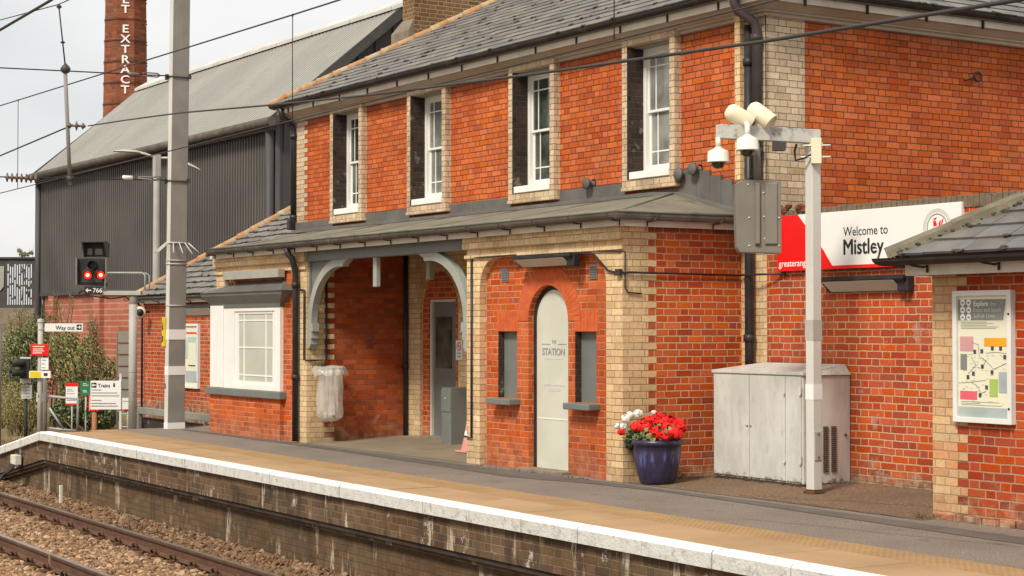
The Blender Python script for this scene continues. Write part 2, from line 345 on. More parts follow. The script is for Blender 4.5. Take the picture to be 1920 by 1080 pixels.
def cabmat():
    N = NT('scuffed cabinet paint'); o = N.obj(); so = N.n('ShaderNodeSeparateXYZ'); N.put(so, 0, o)
    mp = N.n('ShaderNodeMapping'); N.put(mp, 0, o); mp.inputs['Scale'].default_value = (1, 1, .35)
    col = N.mix(N.smooth(N.noise(mp.outputs[0], 5.0, 7, .65), .38, .62), (0.60, 0.60, 0.55, 1), (0.50, 0.50, 0.45, 1))
    col = N.mix(N.math('MULTIPLY', N.smooth(N.noise(mp.outputs[0], 9.0, 8, .75), .56, .66), .4), col, (0.34, 0.325, 0.28, 1))
    t = N.smooth(N.math('ADD', so.outputs[2], N.math('MULTIPLY', N.math('SUBTRACT', N.noise(o, 14, 6, .75), .5), .35)), .10, .05)
    col = N.mix(N.math('MULTIPLY', t, .8), col, (0.10, 0.055, 0.03, 1))
    col = N.mix(N.math('MULTIPLY', N.smooth(N.noise(o, 26, 4, .7), .69, .72), .8), col, (0.16, 0.13, 0.10, 1))
    N.bump(N.noise(o, 40, 4), .12, .01)
    return N.fin(col, .5, 0, .3)
M['cab'] = cabmat()
M['rust'] = surf('rust', (0.13, 0.06, 0.03), (0.07, 0.04, 0.025), 20, 0.95, bump=0.6, bscale=60)
M['cream'] = surf('cream plastic', (0.78, 0.70, 0.50), (0.74, 0.66, 0.46), 3, 0.4, bump=0.03)
M['plastic'] = surf('white plastic', (0.76, 0.75, 0.66), (0.72, 0.71, 0.62), 3, 0.35, bump=0.03, dirt=(0.55, 0.5, 0.4), damt=0.25, dscale=6)
M['smoke'] = surf('smoked dome', (0.03, 0.04, 0.035), None, 3, 0.1, bump=0.0, spec=0.7)
M['housing'] = surf('grey steel housing', (0.225, 0.205, 0.165), (0.19, 0.172, 0.14), 2, 0.5, bump=0.06, dirt=(0.14, 0.13, 0.11), damt=0.3)
M['sign_w'] = surf('white sign face', (0.80, 0.79, 0.75), (0.78, 0.77, 0.73), 3, 0.4, bump=0.02)
M['sign_r'] = surf('red sign face', (0.80, 0.012, 0.01), (0.74, 0.012, 0.01), 3, 0.4, bump=0.02)
M['sign_k'] = surf('black print', (0.02, 0.02, 0.022), None, 3, 0.5, bump=0.0)
M['sign_g'] = surf('grey print', (0.30, 0.30, 0.28), None, 3, 0.5, bump=0.0)
M['ring'] = surf('pale grey print', (0.62, 0.61, 0.56), None, 3, 0.5, bump=0.0)
M['sign_y'] = surf('yellow print', (0.80, 0.62, 0.02), None, 3, 0.5, bump=0.0)
M['sign_green'] = surf('green sign face', (0.03, 0.20, 0.09), None, 3, 0.5, bump=0.0)
M['alu'] = surf('white powder coat', (0.72, 0.72, 0.68), (0.68, 0.68, 0.64), 3, 0.35, bump=0.02)
M['poster'] = surf('poster paper', (0.74, 0.70, 0.50), (0.70, 0.69, 0.54), 2, 0.35, bump=0.0)
M['post_grey'] = surf('poster grey', (0.24, 0.25, 0.22), None, 3, 0.35, bump=0.0)
M['post_or'] = surf('poster orange', (0.85, 0.38, 0.02), None, 3, 0.35, bump=0.0)
M['post_pk'] = surf('poster pink', (0.62, 0.34, 0.34), None, 3, 0.35, bump=0.0)
M['post_rd'] = surf('poster rose', (0.75, 0.13, 0.16), None, 3, 0.35, bump=0.0)
M['post_gn'] = surf('poster green', (0.36, 0.50, 0.12), None, 3, 0.35, bump=0.0)
M['post_bl'] = surf('poster blue grey', (0.40, 0.45, 0.44), None, 3, 0.35, bump=0.0)
M['post_bg'] = surf('poster teal', (0.36, 0.50, 0.45), (0.62, 0.62, 0.45), 5, 0.35, bump=0.0)
M['diff'] = surf('light diffuser', (0.52, 0.50, 0.42), (0.46, 0.44, 0.37), 2, 0.35, bump=0.02)
M['tray'] = surf('galvanised tray', (0.30, 0.30, 0.26), (0.36, 0.35, 0.30), 3, 0.5, bump=0.05)
M['wire'] = surf('weathered conductor', (0.05, 0.045, 0.04), None, 3, 0.6, bump=0.0)
M['porc'] = surf('brown porcelain', (0.16, 0.12, 0.09), None, 3, 0.3, bump=0.0)
M['cable'] = surf('black cable', (0.03, 0.026, 0.022), None, 3, 0.6, bump=0.0)
M['railside'] = surf('rusty rail web', (0.13, 0.062, 0.035), (0.09, 0.045, 0.028), 8, 0.85, bump=0.3, bscale=60, dirt=(0.18, 0.10, 0.06), damt=0.4)
M['railtop'] = surf('worn rail head', (0.46, 0.40, 0.33), (0.34, 0.27, 0.21), 6, 0.32, metal=0.75, bump=0.03)
M['conc'] = surf('dusty sleeper', (0.27, 0.165, 0.088), (0.21, 0.125, 0.07), 6, 0.95, bump=0.4, bscale=40)
M['coping'] = surf('white painted coping', (0.78, 0.77, 0.73), (0.74, 0.73, 0.69), 5, 0.7, bump=0.2, bscale=70, dirt=(0.52, 0.49, 0.42), damt=0.3, dscale=4)
M['coping_f'] = surf('flaking coping paint', (0.62, 0.61, 0.57), (0.54, 0.53, 0.49), 10, 0.85, bump=0.9, bscale=45, dirt=(0.24, 0.20, 0.15), damt=0.7, dscale=13)
M['corr'] = surf('weathered black cladding', (0.092, 0.084, 0.078), (0.125, 0.114, 0.104), 0.35, 0.6, bump=0.05, dirt=(0.085, 0.072, 0.062), damt=0.5, dscale=0.3, streak=0.8)
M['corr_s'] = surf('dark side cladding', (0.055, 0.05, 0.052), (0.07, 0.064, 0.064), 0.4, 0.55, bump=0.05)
M['corr_r'] = surf('grey roof sheeting', (0.37, 0.36, 0.325), (0.32, 0.31, 0.28), 0.3, 0.6, bump=0.05, dirt=(0.25, 0.24, 0.21), damt=0.4, dscale=0.5)
M['ridgecap'] = surf('pale ridge sheet', (0.58, 0.57, 0.53), None, 1, 0.6)
M['stone'] = surf('grey stone', (0.19, 0.15, 0.11), (0.26, 0.215, 0.16), 5, 0.95, bump=0.4, bscale=30)
M['bark'] = surf('shrub stem', (0.14, 0.085, 0.05), (0.20, 0.13, 0.08), 20, 0.95)
M['post_conc'] = surf('concrete post', (0.26, 0.24, 0.20), (0.20, 0.19, 0.16), 6, 0.95, bump=0.3, dirt=(0.14, 0.15, 0.09), damt=0.4)
M['wood'] = surf('orange timber post', (0.42, 0.19, 0.09), (0.34, 0.15, 0.07), 12, 0.9, bump=0.3)
M['railing'] = surf('galvanised railing', (0.40, 0.42, 0.40), (0.34, 0.36, 0.34), 6, 0.5, bump=0.05)
M['cone_p'] = surf('faded cone plastic', (0.66, 0.28, 0.24), (0.60, 0.24, 0.22), 8, 0.6)
M['green_d'] = surf('dark green paint', (0.03, 0.035, 0.03), None, 8, 0.6)

def leafmat(name, c1, c2):
    N = NT(name); oi = N.n('ShaderNodeNewGeometry')
    r = oi.outputs['Random Per Island']
    col = N.ramp(r, [(0, c1), (0.5, tuple((a + b) / 2 for a, b in zip(c1, c2))), (1, c2)])
    m = N.fin(col, 0.6, 0, 0.3)
    N.b.inputs['Subsurface Weight'].default_value = 0.0
    return m
M['leaf'] = leafmat('green leaf', (0.085, 0.12, 0.035), (0.25, 0.27, 0.10))
M['leaf_y'] = leafmat('yellowing leaf', (0.22, 0.19, 0.055), (0.44, 0.35, 0.12))
M['leaf_d'] = leafmat('dark leaf', (0.03, 0.05, 0.022), (0.09, 0.115, 0.045))
M['leaf_b'] = leafmat('brown seed head', (0.13, 0.075, 0.035), (0.24, 0.15, 0.07))
M['leaf_g'] = leafmat('dry grass', (0.20, 0.19, 0.07), (0.38, 0.32, 0.14))
M['petal_r'] = leafmat('red petal', (0.62, 0.006, 0.006), (0.85, 0.03, 0.02))
M['petal_w'] = leafmat('white petal', (0.74, 0.72, 0.66), (0.84, 0.82, 0.76))

def asphalt():
    N = NT('worn asphalt'); o = N.obj()
    a = N.noise(o, 62, 4, 0.8); b = N.noise(o, 1.1, 6, 0.6)
    col = N.ramp(a, [(0.36, (0.105, 0.083, 0.068)), (0.47, (0.19, 0.153, 0.125)), (0.56, (0.26, 0.215, 0.175)), (0.66, (0.45, 0.385, 0.31))])
    col = N.mix(N.math('MULTIPLY', N.smooth(b, 0.4, 0.7), 0.45), col, (0.145, 0.12, 0.10, 1))
    st = N.math('MULTIPLY', N.smooth(N.noise(o, 2.7, 7, 0.7), 0.56, 0.68), 0.45)
    col = N.mix(st, col, (0.09, 0.072, 0.06, 1))
    vo = N.n('ShaderNodeTexVoronoi'); N.put(vo, 'Vector', o); vo.inputs['Scale'].default_value = 3.4
    col = N.mix(N.math('LESS_THAN', vo.outputs['Distance'], 0.045), col, (0.075, 0.065, 0.06, 1))
    vo = N.n('ShaderNodeTexVoronoi'); N.put(vo, 'Vector', o); vo.inputs['Scale'].default_value = 2.1
    col = N.mix(N.math('LESS_THAN', vo.outputs['Distance'], 0.03), col, (0.42, 0.38, 0.33, 1))
    N.bump(N.noise(o, 110, 4, 0.7), 0.6, 0.006)
    return N.fin(col, 0.92, 0, 0.2)
M['asphalt'] = asphalt()
def asphalt_b():
    N = NT('brown asphalt'); o = N.obj()
    a = N.noise(o, 48, 4, 0.8); b = N.noise(o, 0.8, 6, 0.6)
    col = N.ramp(a, [(0.36, (0.09, 0.055, 0.035)), (0.5, (0.17, 0.11, 0.07)), (0.62, (0.32, 0.22, 0.14))])
    col = N.mix(N.math('MULTIPLY', N.smooth(b, 0.42, 0.7), 0.6), col, (0.115, 0.088, 0.068, 1))
    N.bump(N.noise(o, 90, 4, 0.7), 0.6, 0.006)
    return N.fin(col, 0.95, 0, 0.15)
M['asphalt_b'] = asphalt_b()
M['bitumen'] = surf('dark bitumen strip', (0.105, 0.09, 0.078), (0.135, 0.115, 0.10), 3, 0.85, bump=0.3, bscale=80)
M['porchfloor'] = surf('porch concrete', (0.26, 0.21, 0.14), (0.21, 0.165, 0.11), 1.5, 0.9, bump=0.2, dirt=(0.14, 0.11, 0.08), damt=0.5, dscale=1.2)
M['tan'] = surf('tan platform slab', (0.42, 0.275, 0.145), (0.345, 0.22, 0.115), 1.1, 0.92, bump=0.6, bscale=60, dirt=(0.27, 0.18, 0.10), damt=0.5, dscale=1.5)
M['tact'] = surf('ochre tactile slab', (0.36, 0.225, 0.105), (0.30, 0.185, 0.088), 2.5, 0.92, bump=0.3, bscale=90, dirt=(0.27, 0.17, 0.08), damt=0.5, dscale=2)
M['earth'] = surf('trackside earth', (0.22, 0.14, 0.08), (0.15, 0.10, 0.06), 3, 1.0, bump=0.8, bscale=20, dirt=(0.22, 0.17, 0.11), damt=0.5)
def ballmat():
    N = NT('ballast stone'); g = N.n('ShaderNodeNewGeometry'); o = N.obj()
    col = N.ramp(g.outputs['Random Per Island'], [(0, (0.13, 0.07, 0.038)), (0.25, (0.30, 0.165, 0.085)), (0.5, (0.22, 0.13, 0.07)), (0.7, (0.38, 0.235, 0.135)), (0.9, (0.52, 0.36, 0.235)), (1, (0.10, 0.075, 0.06))])
    so = N.n('ShaderNodeSeparateXYZ'); N.put(so, 0, o)
    # stones nearer the platform foot are darker
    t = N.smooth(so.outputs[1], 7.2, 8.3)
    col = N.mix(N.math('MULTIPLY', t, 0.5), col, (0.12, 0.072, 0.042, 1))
    N.bump(N.noise(o, 60, 4), 0.4, 0.006)
    return N.fin(col, 0.95, 0, 0.2)
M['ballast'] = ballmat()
def pot():
    N = NT('blue glazed pot'); o = N.obj()
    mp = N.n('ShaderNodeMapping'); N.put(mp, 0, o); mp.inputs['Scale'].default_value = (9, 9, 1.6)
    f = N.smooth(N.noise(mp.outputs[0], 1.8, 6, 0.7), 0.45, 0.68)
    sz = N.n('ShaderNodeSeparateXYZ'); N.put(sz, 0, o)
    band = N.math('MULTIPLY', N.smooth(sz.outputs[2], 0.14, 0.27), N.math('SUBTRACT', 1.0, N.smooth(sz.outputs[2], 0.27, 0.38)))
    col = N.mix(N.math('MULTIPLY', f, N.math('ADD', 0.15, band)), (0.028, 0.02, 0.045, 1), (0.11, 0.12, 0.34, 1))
    return N.fin(col, 0.34, 0, 0.5)
M['pot'] = pot()
def bagmat():
    N = NT('clear bin bag'); N.fin((0.72, 0.68, 0.60), 0.25, 0, 0.5)
    N.b.inputs['Alpha'].default_value = 0.42
    return N.m
M['bag'] = bagmat()
def red_lamp():
    N = NT('lit red signal lens'); N.fin((0.8, 0.01, 0.01), 0.3)
    N.b.inputs['Emission Color'].default_value = (1.0, 0.015, 0.01, 1); N.b.inputs['Emission Strength'].default_value = 1.1
    return N.m
M['redlamp'] = red_lamp()
def red_core():
    N = NT('lit signal core'); N.fin((0.8, 0.2, 0.1), 0.3)
    N.b.inputs['Emission Color'].default_value = (1.0, 0.30, 0.16, 1); N.b.inputs['Emission Strength'].default_value = 1.8
    return N.m
M['redcore'] = red_core()

M['edge_brick'] = surf('mossy edge brick', (0.20, 0.14, 0.09), (0.13, 0.115, 0.08), 14, 0.95, bump=0.6, bscale=50, dirt=(0.075, 0.07, 0.045), damt=0.7, dscale=6)
# ------------------------------------------------------------------ terrain, track and platform
def edge(x): return 8.37 + (-13.13 - x) * 0.0275
def ramp(x): return -0.155 * max(0.0, -27.75 - x)
def gz(x, y):
    z = 0.038 * max(0.0, min(y, 13.2) - 11.1)
    return z + max(ramp(x), -0.78)
XS = [-60, -50, -42, -36, -33, -31.5, -30.5, -29.5, -28.6, -28.0, -27.75, -27.5, -26, -24, -22, -20, -18, -16, -14, -12, -10, -8, -6, -3]

g = MB(); n = 40
g.quad((-400, -300, -1.25), (300, -300, -1.25), (300, 500, -1.25), (-400, 500, -1.25))
g.build('ground', M['earth'], kind='structure')
# bank of earth behind the platform ramp
g = MB()
ys = [9.6, 10.4, 11.2, 12.4, 14, 18, 26, 60]
xs = [-120, -80, -60, -45, -38, -34, -32, -30.5, -29.2, -28.2]
for i in range(len(xs) - 1):
    for j in range(len(ys) - 1):
        P = []
        for (x, y) in ((xs[i], ys[j]), (xs[i + 1], ys[j]), (xs[i + 1], ys[j + 1]), (xs[i], ys[j + 1])):
            P.append((x, y, gz(x, 9) - 0.012 + 0.05 * noise.noise((x * .7, y * .7, 1)) * (1 if y > 9.7 and x < -32 else 0)))
        g.quad(*P)
g.build('verge_ground', M['earth'], kind='structure')
# yard beyond the station building
MB().box(-26.3, 20, 16, 70, -1.2, -0.02).build('yard', M['asphalt'], kind='structure')

def strip(name, d0, d1, mat, z=0.0, x0=-60, x1=-3, yabs=None, thick=0.0, **k):
    m = MB(); X = [x for x in XS if x0 < x < x1]; X = [x0] + X + [x1]
    for a, b in zip(X, X[1:]):
        y = [(edge(a) + d0, edge(b) + d0), (edge(a) + d1, edge(b) + d1)]
        if yabs: y[1] = (yabs, yabs)
        zz = lambda x, yy: gz(x, yy) + z if d0 > 2 or yabs else (0.0 if x > -27.75 else ramp(x)) + z
        m.quad((a, y[0][0], zz(a, 9)), (b, y[0][1], zz(b, 9)), (b, y[1][1], zz(b, 9)), (a, y[1][0], zz(a, 9)))
    return m
# asphalt surface with its slight fall towards the track
m = MB(); X = [x for x in XS if x >= -33]
YB = [None, 11.1, 12.0, 13.4]
for a, b in zip(X, X[1:]):
    ya = [edge(a) + 1.22, 11.1, 12.0, 13.4]; yb = [edge(b) + 1.22, 11.1, 12.0, 13.4]
    for j in range(3):
        m.quad((a, ya[j], gz(a, ya[j])), (b, yb[j], gz(b, yb[j])), (b, yb[j + 1], gz(b, yb[j + 1])), (a, ya[j + 1], gz(a, ya[j + 1])))
plat = m.build('platform', M['asphalt'], kind='structure')
MB()
slab = strip('', 0.17, 0.80, 0, x0=-31.5, x1=-3)
# slab joints as fine grooves: build individual slabs
m = MB(); random.seed(3); x = -31.4
while x < -3.2:
    w = 0.86 + random.uniform(-0.02, 0.02); x2 = min(x + w, -3.2); e0 = edge(x); e1 = edge(x2 - 0.008)
    dz = random.uniform(-0.0025, 0.0025)
    r0 = 0.0 if x > -27.75 else ramp(x); r1 = 0.0 if x2 > -27.75 else ramp(x2)
    m.hexa([(x, e0 + .175, r0 - .05), (x2 - .013, e1 + .175, r1 - .05), (x2 - .013, e1 + .795, r1 - .05), (x, e0 + .795, r0 - .05),
            (x, e0 + .175, r0 + .004 + dz), (x2 - .013, e1 + .175, r1 + .004 + dz), (x2 - .013, e1 + .795, r1 + .004 + dz), (x, e0 + .795, r0 + .004 + dz)])
    x = x2
m.build('paving_slabs', M['tan'], plat)
m = MB(); x = -27.7
while x < -3.2:
    x2 = x + 0.4; e0 = edge(x); e1 = edge(x2)
    m.hexa([(x, e0 + .80, -.05), (x2 - .005, e1 + .80, -.05), (x2 - .005, e1 + 1.215, -.05), (x, e0 + 1.215, -.05),
            (x, e0 + .80, .003), (x2 - .005, e1 + .80, .003), (x2 - .005, e1 + 1.215, .003), (x, e0 + 1.215, .003)])
    for i in range(6):
        for j in range(6):
            cx = x + .033 + i * .0665; cy = edge(cx) + .835 + j * .0665; r = .0165
            if cx < -17 and (j % 2 or i % 2) and cx < -24: continue
            top = [(cx + r * .7 * cos(a * pi / 3), cy + r * .7 * sin(a * pi / 3), .0078) for a in range(6)]
            bot = [(cx + r * cos(a * pi / 3), cy + r * sin(a * pi / 3), .003) for a in range(6)]
            m.quad(*top)
            for k in range(6): m.quad(bot[k], bot[(k + 1) % 6], top[(k + 1) % 6], top[k])
    x = x2
m.build('tactile_paving', M['tact'], plat, fix=False)
# coping stones with joints
m = MB(); random.seed(5); x = -33.4; BR = [-27.75]
while x < -3.2:
    x2 = min(x + random.choice([0.92, 0.92, 0.9, 0.95]), -3.2)
    if x < -27.75 < x2: x2 = -27.75
    j = 0.012; e0 = edge(x); e1 = edge(x2 - j)
    r0 = ramp(x); r1 = ramp(x2); t = random.uniform(-.004, .004); h = 0.132
    ce = 0.018
    A = [(0.0, -h), (0.0, -ce), (ce, 0.004), (0.172, 0.006), (0.172, -h)]
    i0 = len(m.v)
    for (xx, ee, rr) in ((x, e0, r0), (x2 - j, e1, r1)):
        for (d, z) in A: m.v.append((xx, ee + d + t, rr + z))
    for k in range(5):
        m.f.append((i0 + k, i0 + (k + 1) % 5, i0 + 5 + (k + 1) % 5, i0 + 5 + k)); m.mi.append(1 if k == 0 else 0); m.sm.append(False)
    m.f.append(tuple(i0 + k for k in range(5))); m.mi.append(1); m.sm.append(False)
    m.f.append(tuple(i0 + 5 + k for k in range(5))); m.mi.append(1); m.sm.append(False)
    x = x2
m.build('coping', [M['coping'], M['coping_f']], plat)
# platform face
def facestrip(d0, d1, z0, z1, mat, name, top=True):
    m = MB(); X = [x for x in XS if x > -34.5]; X = [-38] + X
    for a, b in zip(X, X[1:]):
        ra, rb = ramp(a), ramp(b)
        za0 = max(z0 + ra, -1.3); zb0 = max(z0 + rb, -1.3); za1 = max(z1 + ra, -1.29); zb1 = max(z1 + rb, -1.29)
        m.hexa([(a, edge(a) + d0, za0), (b, edge(b) + d0, zb0), (b, edge(b) + d1, zb0), (a, edge(a) + d1, za0),
                (a, edge(a) + d0, za1), (b, edge(b) + d0, zb1), (b, edge(b) + d1, zb1), (a, edge(a) + d1, za1)])
    return m.build(name, mat, plat)
facestrip(0.060, 0.6, -0.44, -0.136, M['brick_plat'], 'brick_face')
facestrip(0.085, 0.6, -0.495, -0.442, M['brick_dark'], 'ledge')  # dark strip paints the shadow line below the overhanging brick
facestrip(0.125, 0.6, -0.54, -0.496, M['plat_low'], 'ledge')
m = MB(); X = [x for x in XS if x > -36]
for a, b in zip(X, X[1:]):
    za = max(-0.542 + ramp(a), -1.28); zb = max(-0.542 + ramp(b), -1.28)
    m.hexa([(a, edge(a) + .20, -1.3), (b, edge(b) + .20, -1.3), (b, edge(b) + .7, -1.3), (a, edge(a) + .7, -1.3),
            (a, edge(a) + .20, za), (b, edge(b) + .20, zb), (b, edge(b) + .7, zb), (a, edge(a) + .7, za)])
m.build('footing', M['plat_low'], plat)
# bitumen reinstatement strips in the asphalt
m = MB()
band = [(-27, 11.02, 10.86), (-22.9, 11.03, 10.82), (-20.6, 10.98, 10.74), (-18.2, 10.98, 10.62), (-16.6, 11.02, 10.5), (-15.3, 11.03, 10.78), (-14.2, 11.02, 10.86), (-12.8, 11.02, 10.78), (-11.2, 10.95, 10.66), (-9.6, 10.88, 10.55), (-6, 10.8, 10.45)]
for p, q in zip(band, band[1:]):
    m.quad((p[0], p[2], .004), (q[0], q[2], .004), (q[0], q[1], .004), (p[0], p[1], .004))
m.build('bitumen_strip', M['bitumen'], plat, fix=False)
m = MB()
for (x0, x1) in ((-15.2, -10.9),):
    m.quad((x0, 11.14, gz(x0, 11.14) + .004), (x1, 11.14, gz(x1, 11.14) + .004), (x1, 12.0, gz(x1, 12.0) + .004), (x0, 12.0, gz(x0, 12.0) + .004))
    m.quad((x0, 12.0, gz(x0, 12.0) + .004), (x1, 12.0, gz(x1, 12.0) + .004), (x1, 12.75, gz(x1, 12.75) + .004), (x0, 12.75, gz(x0, 12.75) + .004))
m.build('brown_surfacing', M['asphalt_b'], plat, fix=False)
m = MB()
m.quad((-22.9, 11.12, gz(0, 11.12) + .004), (-18.5, 11.12, gz(0, 11.12) + .004), (-18.5, 12.0, gz(0, 12) + .004), (-22.9, 12.0, gz(0, 12) + .004))
m.quad((-22.9, 12.0, gz(0, 12) + .004), (-18.5, 12.0, gz(0, 12) + .004), (-18.5, 12.75, gz(0, 12.75) + .004), (-22.9, 12.75, gz(0, 12.75) + .004))
m.build('porch_floor', M['porchfloor'], plat, fix=False)
# hairline cracks in the surfacing
m = MB(); random.seed(8)
def crack(pts, w=0.006):
    for p, q in zip(pts, pts[1:]):
        d = Vector((q[0] - p[0], q[1] - p[1], 0)); L = d.length; nx = Vector((-d.y, d.x, 0)) / L * w
        z = lambda a: gz(a[0], a[1]) + .0085
        m.quad((p[0] - nx.x, p[1] - nx.y, z(p)), (q[0] - nx.x, q[1] - nx.y, z(q)), (q[0] + nx.x, q[1] + nx.y, z(q)), (p[0] + nx.x, p[1] + nx.y, z(p)))
def wob(a, b, n=9, am=.03): return [(a[0] + (b[0] - a[0]) * t / n + random.uniform(-am, am), a[1] + (b[1] - a[1]) * t / n + random.uniform(-am, am)) for t in range(n + 1)]
crack(wob((-13.5, 11.22), (-10.9, 11.1), 14)); crack(wob((-13.3, 11.3), (-11.0, 11.95), 10)); crack(wob((-11.9, 9.9), (-9.2, 10.4), 9))
m.build('surface_crack', M['bitumen'], plat, fix=False)

# ---- track: rails, sleepers, clips, ballast
ZR = -0.90
def rail(d, label):
    prof = [(-.036, 0), (.036, 0), (.036, -.014), (.030, -.034), (.010, -.045), (.010, -.125), (.028, -.138), (.07, -.150), (.07, -.159), (-.07, -.159), (-.07, -.150), (-.028, -.138), (-.010, -.125), (-.010, -.045), (-.030, -.034), (-.036, -.014)]
    t = thing('rail', (-18, edge(-18) + d, ZR - .16), label, 'rail', 'rails of the near track')
    m = MB(); top = MB(); X = [-70, -50, -40, -34, -30, -26, -22, -18, -14, -10, -5]
    i0 = len(m.v)
    for x in X:
        for (a, z) in prof: m.v.append((x, edge(x) + d + a, ZR + z - .002))
    k = len(prof)
    for i in range(len(X) - 1):
        for j in range(k):
            m.f.append((i0 + i * k + j, i0 + i * k + (j + 1) % k, i0 + (i + 1) * k + (j + 1) % k, i0 + (i + 1) * k + j)); m.mi.append(0); m.sm.append(False)
    for a, b in zip(X, X[1:]):
        top.quad((a, edge(a) + d - .032, ZR + .0005), (b, edge(b) + d - .032, ZR + .0005), (b, edge(b) + d + .033, ZR + .0005), (a, edge(a) + d + .033, ZR + .0005))
    m.build('rail_web', M['railside'], t); top.build('running_surface', M['railtop'], t, fix=False)
    return t
ra = rail(-0.70, 'brown rail nearest the platform wall, its worn head shining')
rb = rail(-2.19, 'brown rail in the bottom left corner, further from the platform')
def joint(t, x, d):
    m = MB(); y = edge(x) + d; m.box(x - .03, x + .03, y - .04, y + .04, ZR - .15, ZR + .004)
    m.build('weld_collar', M['conc'], t)
joint(rb, -19.6, -2.19)
random.seed(21)
slp = []
x = -34.0; cnt = 0
while x < -14.3:
    yc = edge(x) - 1.445; ang = 0.0275
    m = MB(); dx = 0.125
    m.hexa([(x - dx, yc - 1.25, -1.2), (x + dx, yc - 1.25, -1.2), (x + dx, yc + 1.25, -1.2), (x - dx, yc + 1.25, -1.2),
            (x - .1, yc - 1.25, -1.078), (x + .1, yc - 1.25, -1.078), (x + .1, yc + 1.25, -1.078), (x - .1, yc + 1.25, -1.078)])
    m.build('sleeper', M['conc'], None, bevel=.01, origin=(x, yc, -1.2), label='dusty concrete sleeper half buried in the ballast under the rails', cat='sleeper', group='sleepers under the rails')
    for (t, d) in ((ra, -.70), (rb, -2.19)):
        for s in (-1, 1):
            c = MB(); y = edge(x) + d + s * .115
            pts = [(x - .05, y - .02 * s, ZR - .145)] + [(x - .045 + .055 * (1 - cos(a)) , y + s * .012 * sin(a * 2), ZR - .135 + .042 * sin(a)) for a in [pi * k / 6 for k in range(7)]] + [(x + .03, y - .03 * s, ZR - .14)]
            pts = [(a, b_, z_ + .012) for a, b_, z_ in pts]; c.tube(pts, .015, 6); c.box(x - .07, x + .07, y - .045, y + .045, ZR - .182, ZR - .148)
            c.build('rail_clip', M['rust'], t)
    x += 0.66; cnt += 1
# ballast: thousands of separate stones over a bed
g = MB()
bx = [-70, -50, -40, -36, -34, -32, -30, -28, -26, -24, -22, -20, -18, -16, -14, -12, -10, -4]
dys = [-9, -4, -2.4, -1.9, -1.0, -0.5, -0.2, 0.25]
hz = {-9: -1.2, -4: -1.12, -2.4: -1.10, -1.9: -1.10, -1.0: -1.10, -0.5: -1.095, -0.2: -1.05, 0.25: -0.99}
for a, b in zip(bx, bx[1:]):
    for c, d in zip(dys, dys[1:]):
        g.quad((a, edge(a) + c, hz[c]), (b, edge(b) + c, hz[c]), (b, edge(b) + d, hz[d]), (a, edge(a) + d, hz[d]))
bed = g.build('ballast_bed', M['earth'], kind='structure')
def icos():
    bm = bmesh.new(); bmesh.ops.create_icosphere(bm, subdivisions=1, radius=1)
    V = [v.co.copy() for v in bm.verts]; F = [tuple(v.index for v in f.verts) for f in bm.faces]; bm.free(); return V, F
IV, IF = icos()
rocks = []
for k in range(12):
    random.seed(100 + k); vv = []
    S = Vector((random.uniform(.8, 1.35), random.uniform(.7, 1.0), random.uniform(.5, .75)))
    for v in IV:
        q = v.copy() * random.uniform(.72, 1.15); vv.append(Vector((q.x * S.x, q.y * S.y, q.z * S.z)))
    rocks.append(vv)
def lerp_h(d):
    ks = sorted(hz)
    for a, b in zip(ks, ks[1:]):
        if a <= d <= b: return hz[a] + (hz[b] - hz[a]) * (d - a) / (b - a)
    return hz[ks[0]]
def scatter(name, n, place, rmin, rmax, mat, label, cat='ballast', seed=1):
    random.seed(seed); V = []; F = []
    for i in range(n):
        p = place()
        if p is None: continue
        r = rmin + (rmax - rmin) * random.random() ** 1.8
        rk = random.choice(rocks); R = Matrix.Rotation(random.uniform(0, 6.28), 3, 'Z') @ Matrix.Rotation(random.uniform(-.9, .9), 3, 'X')
        b = len(V)
        for v in rk:
            q = R @ v * r; V.append((p[0] + q.x, p[1] + q.y, p[2] + q.z + r * .15))
        F += [tuple(b + j for j in f) for f in IF]
    me = bpy.data.meshes.new(name); me.from_pydata(V, [], F); me.materials.append(mat); me.update()
    o = bpy.data.objects.new(name, me); COL.objects.link(o)
    return tag(o, label, cat, None, 'stuff')
def bplace():
    x = random.uniform(-33, -13.6); d = random.uniform(-3.6, 0.2)
    y = edge(x) + d
    # keep to what the photograph could see from nearby viewpoints
    if y < 4.4 + (x + 13.6) * -0.22 - 1.6: return None
    fx = ((x + 34.0 + .33) % 0.66) - .33
    onsl = abs(fx) < .10 and -2.7 < d < -.2
    if onsl and random.random() < .25: return None
    nr = min(abs(d + .70), abs(d + 2.19))
    if nr < .085 or (onsl and nr < .30 and random.random() < .9): return None
    return (x, y, lerp_h(d) + random.uniform(-.01, .022))
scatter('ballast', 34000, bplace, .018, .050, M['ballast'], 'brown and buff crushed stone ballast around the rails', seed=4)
def gplace():
    x = random.uniform(-38, -29.0); y = random.uniform(9.45, 12.4)
    return (x, y, gz(x, 9) + random.uniform(-.01, .03))
scatter('gravel', 3800, gplace, .02, .055, M['ballast'], 'reddish loose stones on the bank behind the platform ramp', 'gravel', seed=9)
